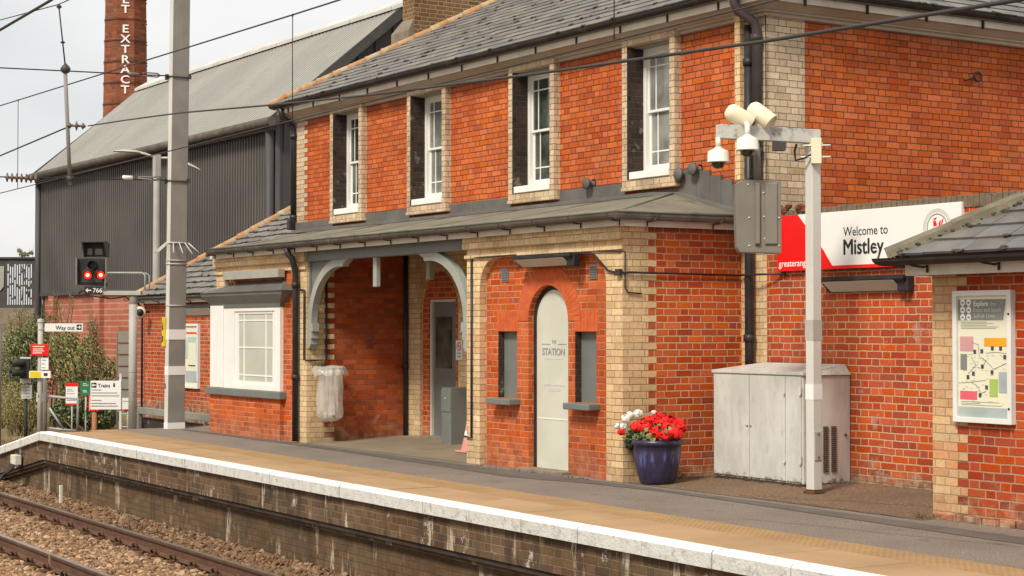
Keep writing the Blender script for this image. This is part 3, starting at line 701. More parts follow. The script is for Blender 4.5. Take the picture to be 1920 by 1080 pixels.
# litter on the ballast
t = thing('cable_box', (-28.9, 8.98, -.75), 'small cream junction box with black cables under the platform ramp', 'junction box')
MB().box(-29.12, -28.86, 8.72, 8.83, -.60, -.44).build('box', M['white_old'], t, bevel=.01)
m = MB()
for k in range(4):
    m.tube([(-29.1 + .07 * k, 8.74, -.58), (-29.1 + .06 * k, 8.66, -.70), (-29.05 - .1 * k, 8.52, -.86), (-29.3 - .15 * k, 8.35, -.98), (-29.6 - .12 * k, 8.3, -1.04)], .02, 6)
m.build('cable', M['cable'], t)
t = MB().box(-26.42, -26.36, 8.66, 8.70, -1.02, -.74).box(-26.405, -26.375, 8.655, 8.662, -.93, -.89).build('marker_post', M['white_old'], None, bevel=.006, origin=(-26.39, 8.68, -1.02), label='short cream marker peg standing against the platform footing', cat='marker peg')
random.seed(14); m = MB()
for k in range(9):
    a = (-22.0 + random.uniform(-.3, .3), 8.15 + random.uniform(-.12, .12), -1.0); m.tube([a, (a[0] + random.uniform(-.25, .25), a[1] + random.uniform(-.1, .1), -.85 + random.uniform(-.05, .08))], .007, 5)
m.build('dead_twigs', M['bark'], None, origin=(-22, 8.15, -1.0), label='bundle of dead twigs lying on the ballast by the platform footing', cat='twigs')
# ------------------------------------------------------------------ station building
YF, YM, YP = 11.12, 12.76, 11.22
XR, XL = -14.83, -26.70
BL = thing('station_building', (-20.8, 11.2, 0), 'two storey red brick station house with cream brick trim, slate roof and canopy', 'station')
def part(mb, name, mat, bevel=0.0, parent=None, **k): return mb.build(name, mat, parent or BL, bevel, **k)
WIN = [(-17.28, -16.44), (-19.87, -18.97), (-22.66, -21.74), (-25.18, -24.30)]
WZ0, WZ1 = 3.44, 5.06
# upper front wall
outer = rect(XL, XR, 2.802, 5.24)
holes = [rect(a, b, WZ0, WZ1) for a, b in WIN]
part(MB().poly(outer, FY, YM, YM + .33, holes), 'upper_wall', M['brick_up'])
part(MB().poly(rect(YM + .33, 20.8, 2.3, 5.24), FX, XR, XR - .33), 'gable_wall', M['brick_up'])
part(MB().poly(rect(YM + .33, 20.8, -1, 5.24), FX, XL, XL + .33), 'end_wall', M['brick_low'])
part(MB().poly(rect(XL, XR, -1, 5.24), FY, 20.47, 20.8), 'rear_wall', M['brick_low'])
# porch rear wall and lower walls in the main plane
ph = [(-22.53, -.05), (-21.44, -.05), (-21.44, 1.88)] + arc(-21.985, 1.88, .545, .60, 0, 180, 18)[1:]
part(MB().poly(rect(-22.94, -18.48, -.1, 2.80), FY, YM, YM + .12, [ph]), 'porch_rear_wall', M['brick_yel'])
ri = [(-22.56, -.1), (-21.41, -.1), (-21.41, 2.55), (-22.56, 2.55)]
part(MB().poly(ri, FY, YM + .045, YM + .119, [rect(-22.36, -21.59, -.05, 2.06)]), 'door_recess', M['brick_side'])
m = MB(); NV2 = 22
for i_ in range(NV2):
    q0_ = pi * (i_ + .05) / NV2; q1_ = pi * (i_ + .95) / NV2
    m.poly([(-21.985 + .547 * cos(q0_), 1.88 + .602 * sin(q0_)), (-21.985 + .66 * cos(q0_), 1.88 + .72 * sin(q0_)), (-21.985 + .66 * cos(q1_), 1.88 + .72 * sin(q1_)), (-21.985 + .547 * cos(q1_), 1.88 + .602 * sin(q1_))], FY, YM - .004, YM + .02)
part(m, 'porch_arch', M['brick_yel2'])
dr = box('door', M['grey_paint'], (-22.325, -21.625, YM + .11, YM + .15, .07, 2.03), BL, .004)
fr = MB().box(-22.36, -22.32, YM + .07, YM + .16, .05, 2.07).box(-21.63, -21.59, YM + .07, YM + .16, .05, 2.07).box(-22.32, -21.63, YM + .07, YM + .16, 2.028, 2.07)
part(fr, 'door_frame', M['white_old'], .003)
box('door_window', M['glass'], (-22.25, -21.80, YM + .10, YM + .112, 1.07, 1.81), dr)
part(MB().box(-22.40, -21.56, YM - .08, YM + .12, .02, .09), 'door_step', M['stone'], .006)
# main plane, hidden core below canopy at both blocks and quoin at the yard corner
part(MB().box(XL, -22.942, YM, YM + .3, -1, 2.8).box(-18.478, -15.272, YM, YM + .3, -.2, 2.8), 'core_wall', M['brick_low'])
part(MB().box(-15.27, XR, YM, YM + .329, -.1, 2.8).box(XR - .33, XR, YM + .33, 20.8, -.1, 2.3), 'corner_wall', M['brick_yel'])
def quoin(name, fn, u0, du, ws, z0, z1, out, thick=.004, mat=None, course=.0745, off=0, parent=None):
    """courses of cream brick toothed alternately; u0 corner, du direction, ws two widths."""
    m = MB(); k = 0; z = floor(z0 / course) * course
    while z < z1 - .01:
        w = ws[(k + off) % 2]; a, b = sorted((u0, u0 + du * w))
        za = max(z, z0) ; zb = min(z + course, z1)
        i = fn(a, za, out); j = fn(b, zb, out)
        P = [fn(a, za, out), fn(b, za, out), fn(b, zb, out), fn(a, zb, out)]
        m.quad(*P)
        k += 1; z += course
    return m.build(name, mat or M['brick_yel'], parent or BL, fix=False)
quoin('quoin', FX, YM, 1, (.56, .56), -.05, 5.22, XR + .004, mat=M['brick_crm'])
quoin('quoin', FY, XR, -1, (.37, .39), 2.81, 5.22, YM - .004, mat=M['brick_crm'])
quoin('quoin', FY, XL, 1, (.30, .41), 3.3, 5.22, YM - .004, mat=M['brick_crm'])
part(MB().box(-15.26, -15.17, YM - .09, YM - .005, 3.3, 5.2), 'quoin', M['brick_yel'], .004)
# brick surrounds of the four upper windows and the sashes in them
def sash_window(x0, x1, z0, z1, y, glass, parent, rows=True, name='window', marg=.12, fw=.055):
    w = MB()
    w.box(x0, x0 + fw, y - .02, y + .07, z0, z1).box(x1 - fw, x1, y - .02, y + .07, z0, z1)
    w.box(x0 + fw, x1 - fw, y - .02, y + .07, z1 - fw, z1).box(x0 + fw, x1 - fw, y - .02, y + .07, z0, z0 + .09)
    fr = w.build(name, M['white'], parent, .004)
    zm = z0 + (z1 - z0) * .5
    a0, a1 = x0 + fw, x1 - fw
    for (zb, zt, yy, low) in ((zm, z1 - fw, y + .012, False), (z0 + .09, zm + .03, y + .04, True)):
        s = MB(); st = .032
        s.box(a0, a0 + st, yy, yy + .03, zb, zt).box(a1 - st, a1, yy, yy + .03, zb, zt)
        s.box(a0 + st, a1 - st, yy, yy + .03, zt - st, zt).box(a0 + st, a1 - st, yy, yy + .03, zb, zb + (st if not low else .06))
        zb2 = zb + (st if not low else .06); zt2 = zt - st; b0, b1 = a0 + st, a1 - st; t = .009
        for xx in (b0 + marg, b1 - marg): s.box(xx - t, xx + t, yy + .004, yy + .026, zb2, zt2)
        zz = zt2 - .14 if not low else zb2 + .16
        cuts = [b0, b0 + marg - t, b0 + marg + t, b1 - marg - t, b1 - marg + t, b1]
        for c0, c1 in ((cuts[0], cuts[1]), (cuts[2], cuts[3]), (cuts[4], cuts[5])): s.box(c0, c1, yy + .005, yy + .025, zz - t, zz + t)
        s.build('sash', M['white'], fr, .002)
        MB().box(b0, b1, yy + .012, yy + .018, zb2, zt2).build('pane', glass, fr)
    return fr
for i, (a, b) in enumerate(WIN):
    s = MB(); yo = YM - .10
    s.poly([(a - .10, WZ0 - .085), (b + .10, WZ0 - .085), (b + .10, 5.16), (a - .10, 5.16)], FY, yo, YM + .02, [rect(a, b, WZ0, WZ1)])
    part(s, 'window_surround', M['brick_crm'])
    part(MB().box(a - .115, b + .115, yo - .014, YM, WZ0 - .135, WZ0 - .087), 'window_ledge', M['brick_crm'], .01)
    part(MB().box(a + .002, a + .012, YM - .098, YM + .30, WZ0 + .002, WZ1 - .002), 'reveal', M['brick_dark'])  # thin dark sheet, paints shade on the left reveal only
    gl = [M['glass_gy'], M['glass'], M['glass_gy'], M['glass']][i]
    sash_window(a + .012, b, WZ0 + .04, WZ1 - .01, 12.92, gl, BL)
    MB().box(a + .06, b, YM - .115, YM + .17, WZ0 + .002, WZ0 + .09).build('window_sill', M['white'], BL, .006)
    MB().box(a + .012, b, YM + .0, YM + .33, WZ1 - .012, WZ1 - .002).build('soffit', M['grey_lt'], BL)
# dark room behind the panes
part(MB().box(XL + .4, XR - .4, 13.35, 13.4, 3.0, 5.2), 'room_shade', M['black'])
# eaves cornice: bed mould, cove, fascia, gutter along front and gable sides
def eave_run(axis):
    """profile pairs (out from wall, z) extruded along the two wall faces."""
    return None
def cornice(profile, name, mat, parent=None):
    m = MB(); n = len(profile)
    path = []
    for (d, z) in profile: path.append([(XL - d, YM - d, z), (XR + d, YM - d, z), (XR + d, 20.8 + d, z), (XL - d, 20.8 + d, z)])
    for k in range(n - 1):
        for c in range(4):
            e = (c + 1) % 4
            m.quad(path[k][c], path[k][e], path[k + 1][e], path[k + 1][c])
    return m.build(name, mat, parent or BL, fix=False)
cornice([(0.0, 5.08), (.035, 5.085), (.04, 5.12), (.075, 5.125), (.08, 5.145)], 'bed_mould', M['cornice'])
cornice([(.08, 5.145), (.10, 5.15), (.19, 5.205), (.235, 5.212), (.235, 5.214)], 'cornice', M['cornice'])
cornice([(.235, 5.212), (.245, 5.212), (.247, 5.29), (.2, 5.292)], 'fascia', M['white_old'])
# half round gutter
def gutter_profile(d0, zt, r):
    return [(d0 + r + r * cos(t), zt - r * 1.0 * abs(sin(t))) for t in [pi * k / 8 for k in range(8, -1, -1)]]
gp = gutter_profile(.25, 5.355, .055)
cornice([(.25, 5.355)] + gp + [(.365, 5.362), (.345, 5.362), (.26, 5.33)], 'gutter', M['gutter'])
m = MB(); x = -26.5
while x < XR:
    m.box(x - .008, x + .008, YM - .268, YM - .247, 5.20, 5.285); x += .93
y = 13.1
while y < 17.5:
    m.box(XR + .247, XR + .275, y - .011, y + .011, 5.185, 5.285); y += .93
part(m, 'gutter_bracket', M['gutter'], each=True)

# ---- slates as separate overlapping pieces
def slates(name, A, B, up, rise_len, hipA, hipB, course, width, mats, parent, seed, drop=.012, thick=.008, mossn=0, jit=.006, skew=0.0):
    """A,B eave ends; up = unit vector up the slope; hipA/hipB = shift along the eave per metre of slope at each end."""
    random.seed(seed); A = Vector(A); B = Vector(B); E = (B - A); L = E.length; E.normalize(); U = Vector(up).normalized(); Nn = E.cross(U)
    if Nn.z < 0: Nn = -Nn
    m = MB(); n = int(rise_len / course); spots = []
    for r in range(n + 1):
        s0 = r * course; s1 = min(s0 + course * 1.12, rise_len)
        if s1 - s0 < course * .3: continue
        x0 = hipA * s0; x1 = L - hipB * s0
        if x1 - x0 < .05: break
        x = x0 - (width / 2 if r % 2 else 0) - random.uniform(0, .02)
        while x < x1:
            w = width * random.uniform(.94, 1.06)
            a = max(x, x0); b = min(x + w - .006, x1); x += w
            if b - a < .04: continue
            a2 = max(a, hipA * s1); b2 = min(b, L - hipB * s1)
            if b2 < a2: a2 = b2 = (a2 + b2) / 2
            dl = random.uniform(-jit, jit); lift = drop + random.uniform(0, .005); tw = random.uniform(-.002, .002)
            P0 = A + E * a + U * (s0 + dl) + Nn * (lift + tw); P1 = A + E * b + U * (s0 + dl + random.uniform(-jit, jit) * .5) + Nn * (lift - tw)
            P2 = A + E * b2 + U * s1; P3 = A + E * a2 + U * s1
            m.cur = random.choice(range(len(mats)))
            m.quad(P0, P1, P2, P3)
            m.quad(P0 - Nn * (thick + lift * .4), P1 - Nn * (thick + lift * .4), P1, P0)
            m.quad(P1 - Nn * thick, P2 - Nn * thick * .2, P2, P1)
            if random.random() < mossn: spots.append((P0 + (P1 - P0) * random.choice([0, .05, .5, .95]) , E, U, Nn))
    m.cur = 0
    o = m.build(name, mats, parent, fix=False)
    if spots:
        V = []; F = []
        for (p, E_, U_, N_) in spots:
            for q in range(random.randint(1, 4)):
                c = p + E_ * random.uniform(-.06, .06) + U_ * random.uniform(-.015, .02); rr = random.uniform(.012, .034); b = len(V); rk = random.choice(rocks)
                for v in rk:
                    V.append(tuple(c + E_ * v.x * rr * 1.3 + U_ * v.y * rr + N_ * v.z * rr * .8))
                F += [tuple(b + j for j in f) for f in IF]
        me = bpy.data.meshes.new('moss'); me.from_pydata(V, [], F); me.materials.append(M['moss']); me.update()
        mo = bpy.data.objects.new('moss', me); COL.objects.link(mo); mo.parent = o; mo['_w'] = (0, 0, 0); mo['kind'] = 'stuff'
    return o
k = .577; ez = 5.36; ox = .33
c0 = Vector((XL - ox, YM - ox, ez)); c1 = Vector((XR + ox, YM - ox, ez))
run = (20.8 - YM) / 2 + ox; sl = run * sqrt(1 + k * k); cs = 1 / sqrt(1 + k * k)
rf = part(MB().quad(c0, c1, (XR + ox - run, YM - ox + run, ez + run * k), (XL - ox + run, YM - ox + run, ez + run * k))
     .quad(c1, (XR + ox, 20.8 + ox, ez), (XR + ox - run, YM - ox + run, ez + run * k))
     .quad((XR + ox, 20.8 + ox, ez), (XL - ox, 20.8 + ox, ez), (XL - ox + run, YM - ox + run, ez + run * k), (XR + ox - run, YM - ox + run, ez + run * k))
     .quad((XL - ox, 20.8 + ox, ez), c0, (XL - ox + run, YM - ox + run, ez + run * k))
     .box(XL - .3, XR + .3, YM - .3, 21.0, 5.29, 5.335), 'roof', M['slate'], fix=False)
SM = [M['slate'], M['slate2'], M['slate3'], M['slate2']]
slates('slates', c0 + Vector((0, -.03, .004)), c1 + Vector((0, -.03, .004)), (0, cs, k * cs), sl, cs, cs, .205, .36, SM, rf, 5, mossn=.34)
slates('slates', c1 + Vector((.03, 0, .004)), Vector((XR + ox + .03, 20.8 + ox, ez + .004)), (-cs, 0, k * cs), sl, cs, cs, .205, .36, SM, rf, 6, mossn=.25)
def hiptiles(p, q, mat, parent, r=.085, n=None, name='hip_tiles', seed=3):
    p = Vector(p); q = Vector(q); random.seed(seed); L = (q - p).length; n = n or int(L / .3); m = MB(); d = (q - p) / n
    for i in range(n):
        a = p + d * i; b = p + d * (i + 1.02); j = random.uniform(.92, 1.08)
        m.tube([a, a + (b - a) * .15, b], [r * 1.12 * j, r * 1.0 * j, r * .92 * j], 9)
    return m.build(name, mat, parent)
hiptiles(c0 + Vector((0, 0, .02)), (XL - ox + run, YM - ox + run, ez + run * k + .03), M['hip'], rf, .07)
hiptiles(c1 + Vector((0, 0, .02)), (XR + ox - run, YM - ox + run, ez + run * k + .03), M['hip'], rf, .07)
hiptiles((XL - ox + run, YM - ox + run, ez + run * k + .03), (XR + ox - run, YM - ox + run, ez + run * k + .03), M['hip'], rf, .08, name='ridge_tiles')
# chimney on the left end wall
ch = part(MB().box(-27.12, XL - .003, 15.0, 17.4, -1, 10.2), 'chimney', M['brick_chim'])
MB().hexa([(-27.36, 14.9, -1), (-26.72, 14.9, -1), (-26.72, 17.5, -1), (-27.36, 17.5, -1), (-27.36, 14.9, 6.82), (-26.72, 14.9, 6.82), (-26.72, 17.5, 6.82), (-27.36, 17.5, 6.82)]).hexa([(-27.36, 14.9, 6.82), (-26.72, 14.9, 6.82), (-26.72, 17.5, 6.82), (-27.36, 17.5, 6.82), (-27.13, 14.99, 7.03), (-26.72, 14.99, 7.03), (-26.72, 17.41, 7.03), (-27.13, 17.41, 7.03)]).build('chimney_shoulder', M['stone'], ch)
# downpipes on the corner by the yard
def pipe(pts, r, mat, name='downpipe', parent=None, collars=()):
    m = MB().tube(pts, r, 12)
    for z in collars:
        p = min(pts, key=lambda q: abs(q[2] - z)); m.lathe((p[0], p[1], z), [(r, -.05), (r * 1.28, -.05), (r * 1.28, .03), (r, .03)], 14)
    return m.build(name, mat, parent or BL)
pipe([(-15.02, YM - .09, 5.0), (-15.02, YM - .09, .05)], .05, M['pipe'], collars=(4.6, 3.0, 1.55))
pipe([(-15.0, YM - .31, 5.36), (-15.0, YM - .31, 5.22), (-14.98, YM - .28, 5.14), (-14.90, YM - .12, 5.02), (-14.885, YM - .09, 4.94), (-14.885, YM - .09, 2.9)], .052, M['pipe_p'], collars=(4.85, 3.6))
pipe([(XL - .02, YM - .30, 5.3), (XL - .02, YM - .26, 5.15), (XL - .05, YM - .05, 5.0), (XL - .05, YM - .03, 4.9), (XL - .05, YM - .03, 3.45)], .055, M['pipe'], collars=(4.85, 3.5))
part(MB().box(XL - .10, XL + .02, YM - .14, YM, 3.28, 3.46), 'pipe_shoe', M['pipe'], .02)
m = MB().tube([(-14.80, YM - .03, 5.1), (-14.80, YM - .03, 2.9)], .006, 6); part(m, 'wall_cable', M['cable'])
MB().tube([(XR + .03, 16.05 + .06 * cos(t * pi / 8), 4.66 + .055 * sin(t * pi / 8)) for t in range(17)], .012, 6, cap=False).tube([(XR + .03, 15.98, 4.64), (XR + .03, 15.82, 4.60)], .012, 6).build('wall_ring', M['pipe'], BL)

# ---- ground floor blocks (booking hall right, bay room left)
XB0, XB1 = -18.48, -15.26
def block_front(x0, x1, mirror=False):
    """cream frame with rounded shoulders, panel recessed 0.1 m behind."""
    pl, pr = x0 + .30, x1 - .30
    op = [(pl, -.15), (pr, -.15), (pr, 2.12)] + arc(pr - .36, 2.12, .36, .37, 0, 90, 8)[1:] + arc(pl + .36, 2.12, .36, .37, 90, 180, 8)
    fr = [(x0, -.15), (pl, -.15)] + [(pl, 2.12)] + arc(pl + .36, 2.12, .36, .37, 180, 90, 8)[1:] + arc(pr - .36, 2.12, .36, .37, 90, 0, 8) + [(pr, -.15), (x1, -.15), (x1, 2.74), (x0, 2.74)]
    return fr, pl, pr
fr, pl, pr = block_front(XB0, XB1)
part(MB().poly(fr, FY, YF, YP + .05), 'brick_frame', M['brick_yel'])
ax_, ar_, az_ = -16.845, .41, 1.73
door_hole = [(ax_ - ar_, -.14), (ax_ + ar_, -.14), (ax_ + ar_, az_)] + arc(ax_, az_, ar_, ar_, 0, 180, 24)[1:]
SL = [(-17.92, -17.50), (-16.30, -15.885)]
part(MB().poly(rect(pl - .01, pr + .01, -.15, 2.6), FY, YP, YP + .11, [door_hole] + [rect(a, b, .82, 1.61) for a, b in SL]), 'panel_wall', M['brick_low'])
# gauged arch and flat arches, each brick cut to shape
m = MB(); NV = 30
for i in range(NV):
    a0 = pi * (i + .04) / NV; a1 = pi * (i + .96) / NV
    r0, r1 = ar_ + .002, .655
    pts = [(ax_ + r0 * cos(a0), az_ + r0 * sin(a0)), (ax_ + r1 * cos(a0), az_ + r1 * sin(a0)), (ax_ + r1 * cos(a1), az_ + r1 * sin(a1)), (ax_ + r0 * cos(a1), az_ + r0 * sin(a1))]
    pts = [(x, min(z, 2.33)) for x, z in pts]
    m.poly(pts, FY, YP - .006, YP + .03)
for (a, b) in SL:
    n = 7; a -= .02; b += .03
    for i in range(n):
        w = (b - a) / n; m.box(a + i * w + .003, a + (i + 1) * w - .003, YP - .003, YP + .02, 1.612, 1.85)
part(m, 'gauged_arch', M['voussoir'])
ring = arc(ax_, az_, ar_ + .004, ar_ + .004, 0, 180, 24) + [(x, min(z, 2.325)) for x, z in arc(ax_, az_, .65, .65, 180, 0, 24)]
part(MB().poly(ring, FY, YP - .003, YP + .01), 'arch_mortar', M['mortar'])
# dark frame and frosted door leaf
ad = ar_ - .05
frm = [(ax_ - ar_ + .001, .02), (ax_ - ad, .02), (ax_ - ad, az_)] + arc(ax_, az_, ad, ad, 180, 0, 24)[1:] + [(ax_ + ad, .02), (ax_ + ar_ - .001, .02), (ax_ + ar_ - .001, az_)] + arc(ax_, az_, ar_ - .001, ar_ - .001, 0, 180, 24)[1:]
dfr = part(MB().poly(frm, FY, YP + .075, YP + .14), 'door_frame', M['black'])
leaf = [(ax_ - ad, .03), (ax_ + ad, .03), (ax_ + ad, az_)] + arc(ax_, az_, ad, ad, 0, 180, 24)[1:]
dl = part(MB().poly(leaf, FY, YP + .085, YP + .12), 'door', M['film'], label='pale frosted arched door lettered STATION')
MB().box(ax_ - ad + .02, ax_ + ad, YP + .080, YP + .085, .60, .612).build('door_rail', M['white'], dl)
text('lettering', 'STATION', .112, (ax_ - .01, YP + .083, 1.34), M['film_txt'], dl, align='CENTER', ext=.001, sx=1.0, weight=.0025)
text('lettering', 'THE', .05, (ax_ + .0, YP + .083, 1.475), M['film_txt'], dl, align='CENTER', ext=.001)
MB().box(ax_ - .25, ax_ - .08, YP + .0805, YP + .085, 1.462, 1.468).box(ax_ + .08, ax_ + .25, YP + .0805, YP + .085, 1.462, 1.468).build('lettering', M['film_txt'], dl)
m = MB(); random.seed(2)
for (zz, x0, x1, h) in ((1.29, -.19, .16, .026), (.985, -.21, .20, .018), (.925, -.12, .12, .035)):
    x = x0
    while x < x1:
        w = random.uniform(.008, .02); m.box(ax_ + x, ax_ + x + w, YP + .0815, YP + .085, zz, zz + h); x += w + .007
m.build('small_print', M['ring'], dl)
part(MB().box(ax_ - .47, ax_ + .47, YP - .13, YP + .1, -.12, .035), 'door_step', M['stone'], .01)
for (a, b) in SL:
    part(MB().box(a, b, YP + .085, YP + .12, .82, 1.61), 'slit_panel', M['grey_paint'])
    part(MB().box(a, a + .004, YP + .003, YP + .085, .82, 1.61), 'slit_reveal', M['brick_dark'])  # dark sheet, shade of the slit's left side put into colour
    part(MB().box(a - .015, b + .075, YP - .16, YP + .085, .745, .818), 'slit_sill', M['grey_paint'], .012)
for (a, b, c, d) in ((-17.83, -17.68, 2.20, 2.36), (-16.0, -15.86, 2.19, 2.35)):
    v = MB().box(a, b, YP - .012, YP, c, d)
    for q in range(5): v.box(a + .015, b - .015, YP - .02, YP - .01, c + .02 + q * .028, c + .036 + q * .028)
    part(v, 'air_vent', M['grey_paint'], .002)
# heavier projecting head courses
part(MB().box(XB0 - .02, XB1 + .02, YF - .03, YF, 2.49, 2.535).box(XB0 - .03, XB1 + .03, YF - .055, YF, 2.60, 2.76), 'corbel_course', M['brick_yel'], .006)
part(MB().box(XB0 - .01, XB1 + .01, YF - .012, YF, 2.49, 2.495), 'head_course', M['brick_yel'])
# return wall of the right block with toothed cream quoin
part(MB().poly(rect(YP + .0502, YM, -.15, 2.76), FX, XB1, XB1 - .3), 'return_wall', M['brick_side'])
quoin('quoin', FX, YF, 1, (.34, .45), -.1, 2.74, XB1 + .004)
part(MB().box(XB0, XB0 + .3, YF + .15, YM, -.1, 2.76), 'inner_wall', M['brick_yel'])
# left block with the bay
XC0, XC1 = -26.2, -22.93
fr, pl2, pr2 = block_front(XC0, XC1)
fr = [(min(x, XC1), z) for x, z in fr]
part(MB().poly(fr, FY, YF, YP + .05), 'brick_frame', M['brick_yel'])
part(MB().poly(rect(pl2 - .01, pr2 + .01, -.15, 2.6), FY, YF + .012, YP + .11), 'panel_wall', M['brick_low'])
part(MB().box(XC0 - .03, XC1 - .0, YF - .055, YF, 2.60, 2.76).box(XC0 - .02, XC1, YF - .03, YF, 2.49, 2.535), 'corbel_course', M['brick_yel'], .006)
part(MB().poly(rect(YP + .0502, YM, -.15, 2.76), FX, XC1, XC1 - .3), 'porch_side_wall', M['brick_porch'])
quoin('quoin', FX, YF, 1, (.28, .44), -.05, 2.7, XC1 + .004)
part(MB().box(XC0, XC0 + .3, YF + .1, YM, -1, 2.76), 'outer_wall', M['brick_low'])
# bay window, shallow against the wall
B = 11.075
by = part(MB().box(-26.34, -23.72, B, YF + .4, -.3, .60), 'bay_base', M['brick_low'])
part(MB().box(-26.39, -23.62, B - .06, YF + .02, .602, .712), 'bay_sill', M['grey_paint'], .012)
part(MB().box(-26.32, -26.16, B + .08, YF + .4, .714, 2.2), 'bay_cheek', M['white'])
bw = part(MB().poly(rect(-26.31, -23.735, .714, 2.02), FY, B, B + .08, [rect(-25.40, -23.93, .79, 1.905)]), 'bay_window', M['white'], .004)
MB().box(-26.30, -25.79, B - .018, B, .716, 2.0).build('pilaster', M['white'], bw, .006)
sw = MB()
fx0, fx1, fz0, fz1 = -25.40, -23.93, .79, 1.905
sw.box(fx0, fx0 + .13, B + .02, B + .06, fz0, fz1).box(fx1 - .10, fx1, B + .02, B + .06, fz0, fz1).box(fx0 + .13, fx1 - .10, B + .02, B + .06, fz1 - .04, fz1).box(fx0 + .13, fx1 - .10, B + .02, B + .06, fz0, fz0 + .05)
g0, g1, h0, h1 = fx0 + .13, fx1 - .10, fz0 + .05, fz1 - .04
t = .016
va, vb = g0 + .19, g1 - .25
for xx in (va, vb): sw.box(xx - t, xx + t, B + .025, B + .05, h0, h1)
for zz in (h1 - .10, (h0 + h1) / 2 + .0, h0 + .09):
    for c0_, c1_ in ((g0, va - t), (va + t, vb - t), (vb + t, g1)): sw.box(c0_, c1_, B + .026, B + .049, zz - .011, zz + .011)
sw.build('sash', M['white'], bw, .002)
MB().box(g0, g1, B + .034, B + .040, h0, h1).build('pane', M['glass_lt'], bw)
cn = MB()
for (d0, d1, z0, z1) in ((0.0, .015, 1.95, 2.02), (.015, .04, 2.02, 2.05), (.04, .12, 2.05, 2.15), (.12, .13, 2.15, 2.20)):
    cn.hexa([(-26.30 - d0, B - d0, z0), (-23.74 + d0 * 2.6, B - d0, z0), (-23.74 + d0 * 2.6, YF + .05, z0), (-26.30 - d0, YF + .05, z0),
             (-26.30 - d1, B - d1, z1), (-23.74 + d1 * 2.6, B - d1, z1), (-23.74 + d1 * 2.6, YF + .05, z1), (-26.30 - d1, YF + .05, z1)])
part(cn, 'bay_cornice', M['grey_paint'])
a0 = (-26.44, B - .15, 2.20); a1 = (-23.38, B - .15, 2.20); a2 = (-23.38, YF + .06, 2.20); a3 = (-26.44, YF + .06, 2.20); t0 = (-24.9, YF + .06, 2.40); t1 = (-23.75, YF + .06, 2.40)
part(MB().quad(a0, a1, t1, t0).quad(a1, a2, t1).quad(a0, t0, a3).quad(a3, t0, t1, a2).quad(a0, a3, a2, a1), 'bay_roof', M['lead_dark'])
# canopy: shallow leaded roof, fascia, gutter and ceiling
GZ = 2.885; gy = 10.93; gx = -15.09; glx = -26.0; wz = 3.235
kx = YM - gy
R0 = (glx, gy, GZ); R1 = (gx, gy, GZ); R2 = (gx, YM, GZ); T1 = (gx - 1.36, YM, wz); T0 = (glx + .1, YM, wz)
cr = part(MB().quad(R0, R1, T1, T0).quad(R1, R2, T1).quad(R0, T0, (glx, YM, GZ)).quad((glx, gy + .03, GZ - .05), (glx, YM, GZ - .05), (gx - .03, YM, GZ - .05), (gx - .03, gy + .03, GZ - .05)), 'canopy_roof', M['lead'], fix=False)
m = MB()                               # rolls over the hip and lapped edge
m.tube([R1, T1], .018, 6); m.tube([(glx, gy, GZ + .004), (gx, gy, GZ + .004), (gx, YM, GZ + .004)], .02, 6)
x = -25.2
while x < gx - 1.6: m.tube([(x, gy, GZ + .003), (x, YM, wz + .003)], .009, 5); x += 1.9
m.build('felt_roll', M['lead'], cr)
# tall felt flashing turned up the wall, stepped under each window
m = MB()
fl = [(XL + .02, -25.31, 3.40), (-25.31, -24.17, 3.285), (-24.17, -22.79, 3.42), (-22.79, -21.61, 3.285), (-21.61, -20.0, 3.41), (-20.0, -18.84, 3.285), (-18.84, -17.41, 3.42), (-17.41, -16.31, 3.285), (-16.31, -16.02, 3.50), (-16.02, -15.78, 3.46), (-15.78, -15.58, 3.39), (-15.58, -15.38, 3.33), (-15.38, -15.20, 3.26)]
rz = lambda x: min(wz, GZ + (wz - GZ) * (gx - x) / 1.36)
for (a, b, zt) in fl:
    q = .0
    while a < b - .01:                                 # lapped lengths of lead dressed up the brickwork
        c = min(a + .62, b); q = .003 - q
        m.hexa([(a, YM - .11, rz(a) - .015), (c, YM - .11, rz(c) - .015), (c, YM - .004, rz(c) - .02), (a, YM - .004, rz(a) - .02),
                (a, YM - .105, rz(a) + .028), (c, YM - .105, rz(c) + .028), (c, YM - .004, rz(c) + .05), (a, YM - .004, rz(a) + .05)])
        m.box(a, c - .004, YM - .028 - q, YM - .003, min(rz(a), rz(c)) + .01, zt - q); a = c
m.build('flashing', M['lead_dark'], cr)
for (x, z) in ((-18.13, 3.46), (-16.26, 3.44), (-16.0, 3.48)):
    MB().lathe((x, YM - .095, z), [(.0, -.03), (.072, -.03), (.075, -.02), (.075, .0), (.04, .004), (.04, .095), (.06, .095)], 18, axis=(0, 1, 0)).build('flue_terminal', M['lead_dark'], BL)
fa = MB(); 
fa.box(glx - .12, gx - .06, gy + .045, gy + .07, 2.735, 2.83).box(gx - .085, gx - .06, gy + .07, YM, 2.735, 2.83).box(glx + .06, glx + .085, gy + .07, YM, 2.735, 2.83)
part(fa, 'canopy_fascia', M['white_old'])
part(MB().box(glx + .09, gx - .09, gy + .07, YM, 2.765, 2.79), 'canopy_ceiling', M['grey_paint'])
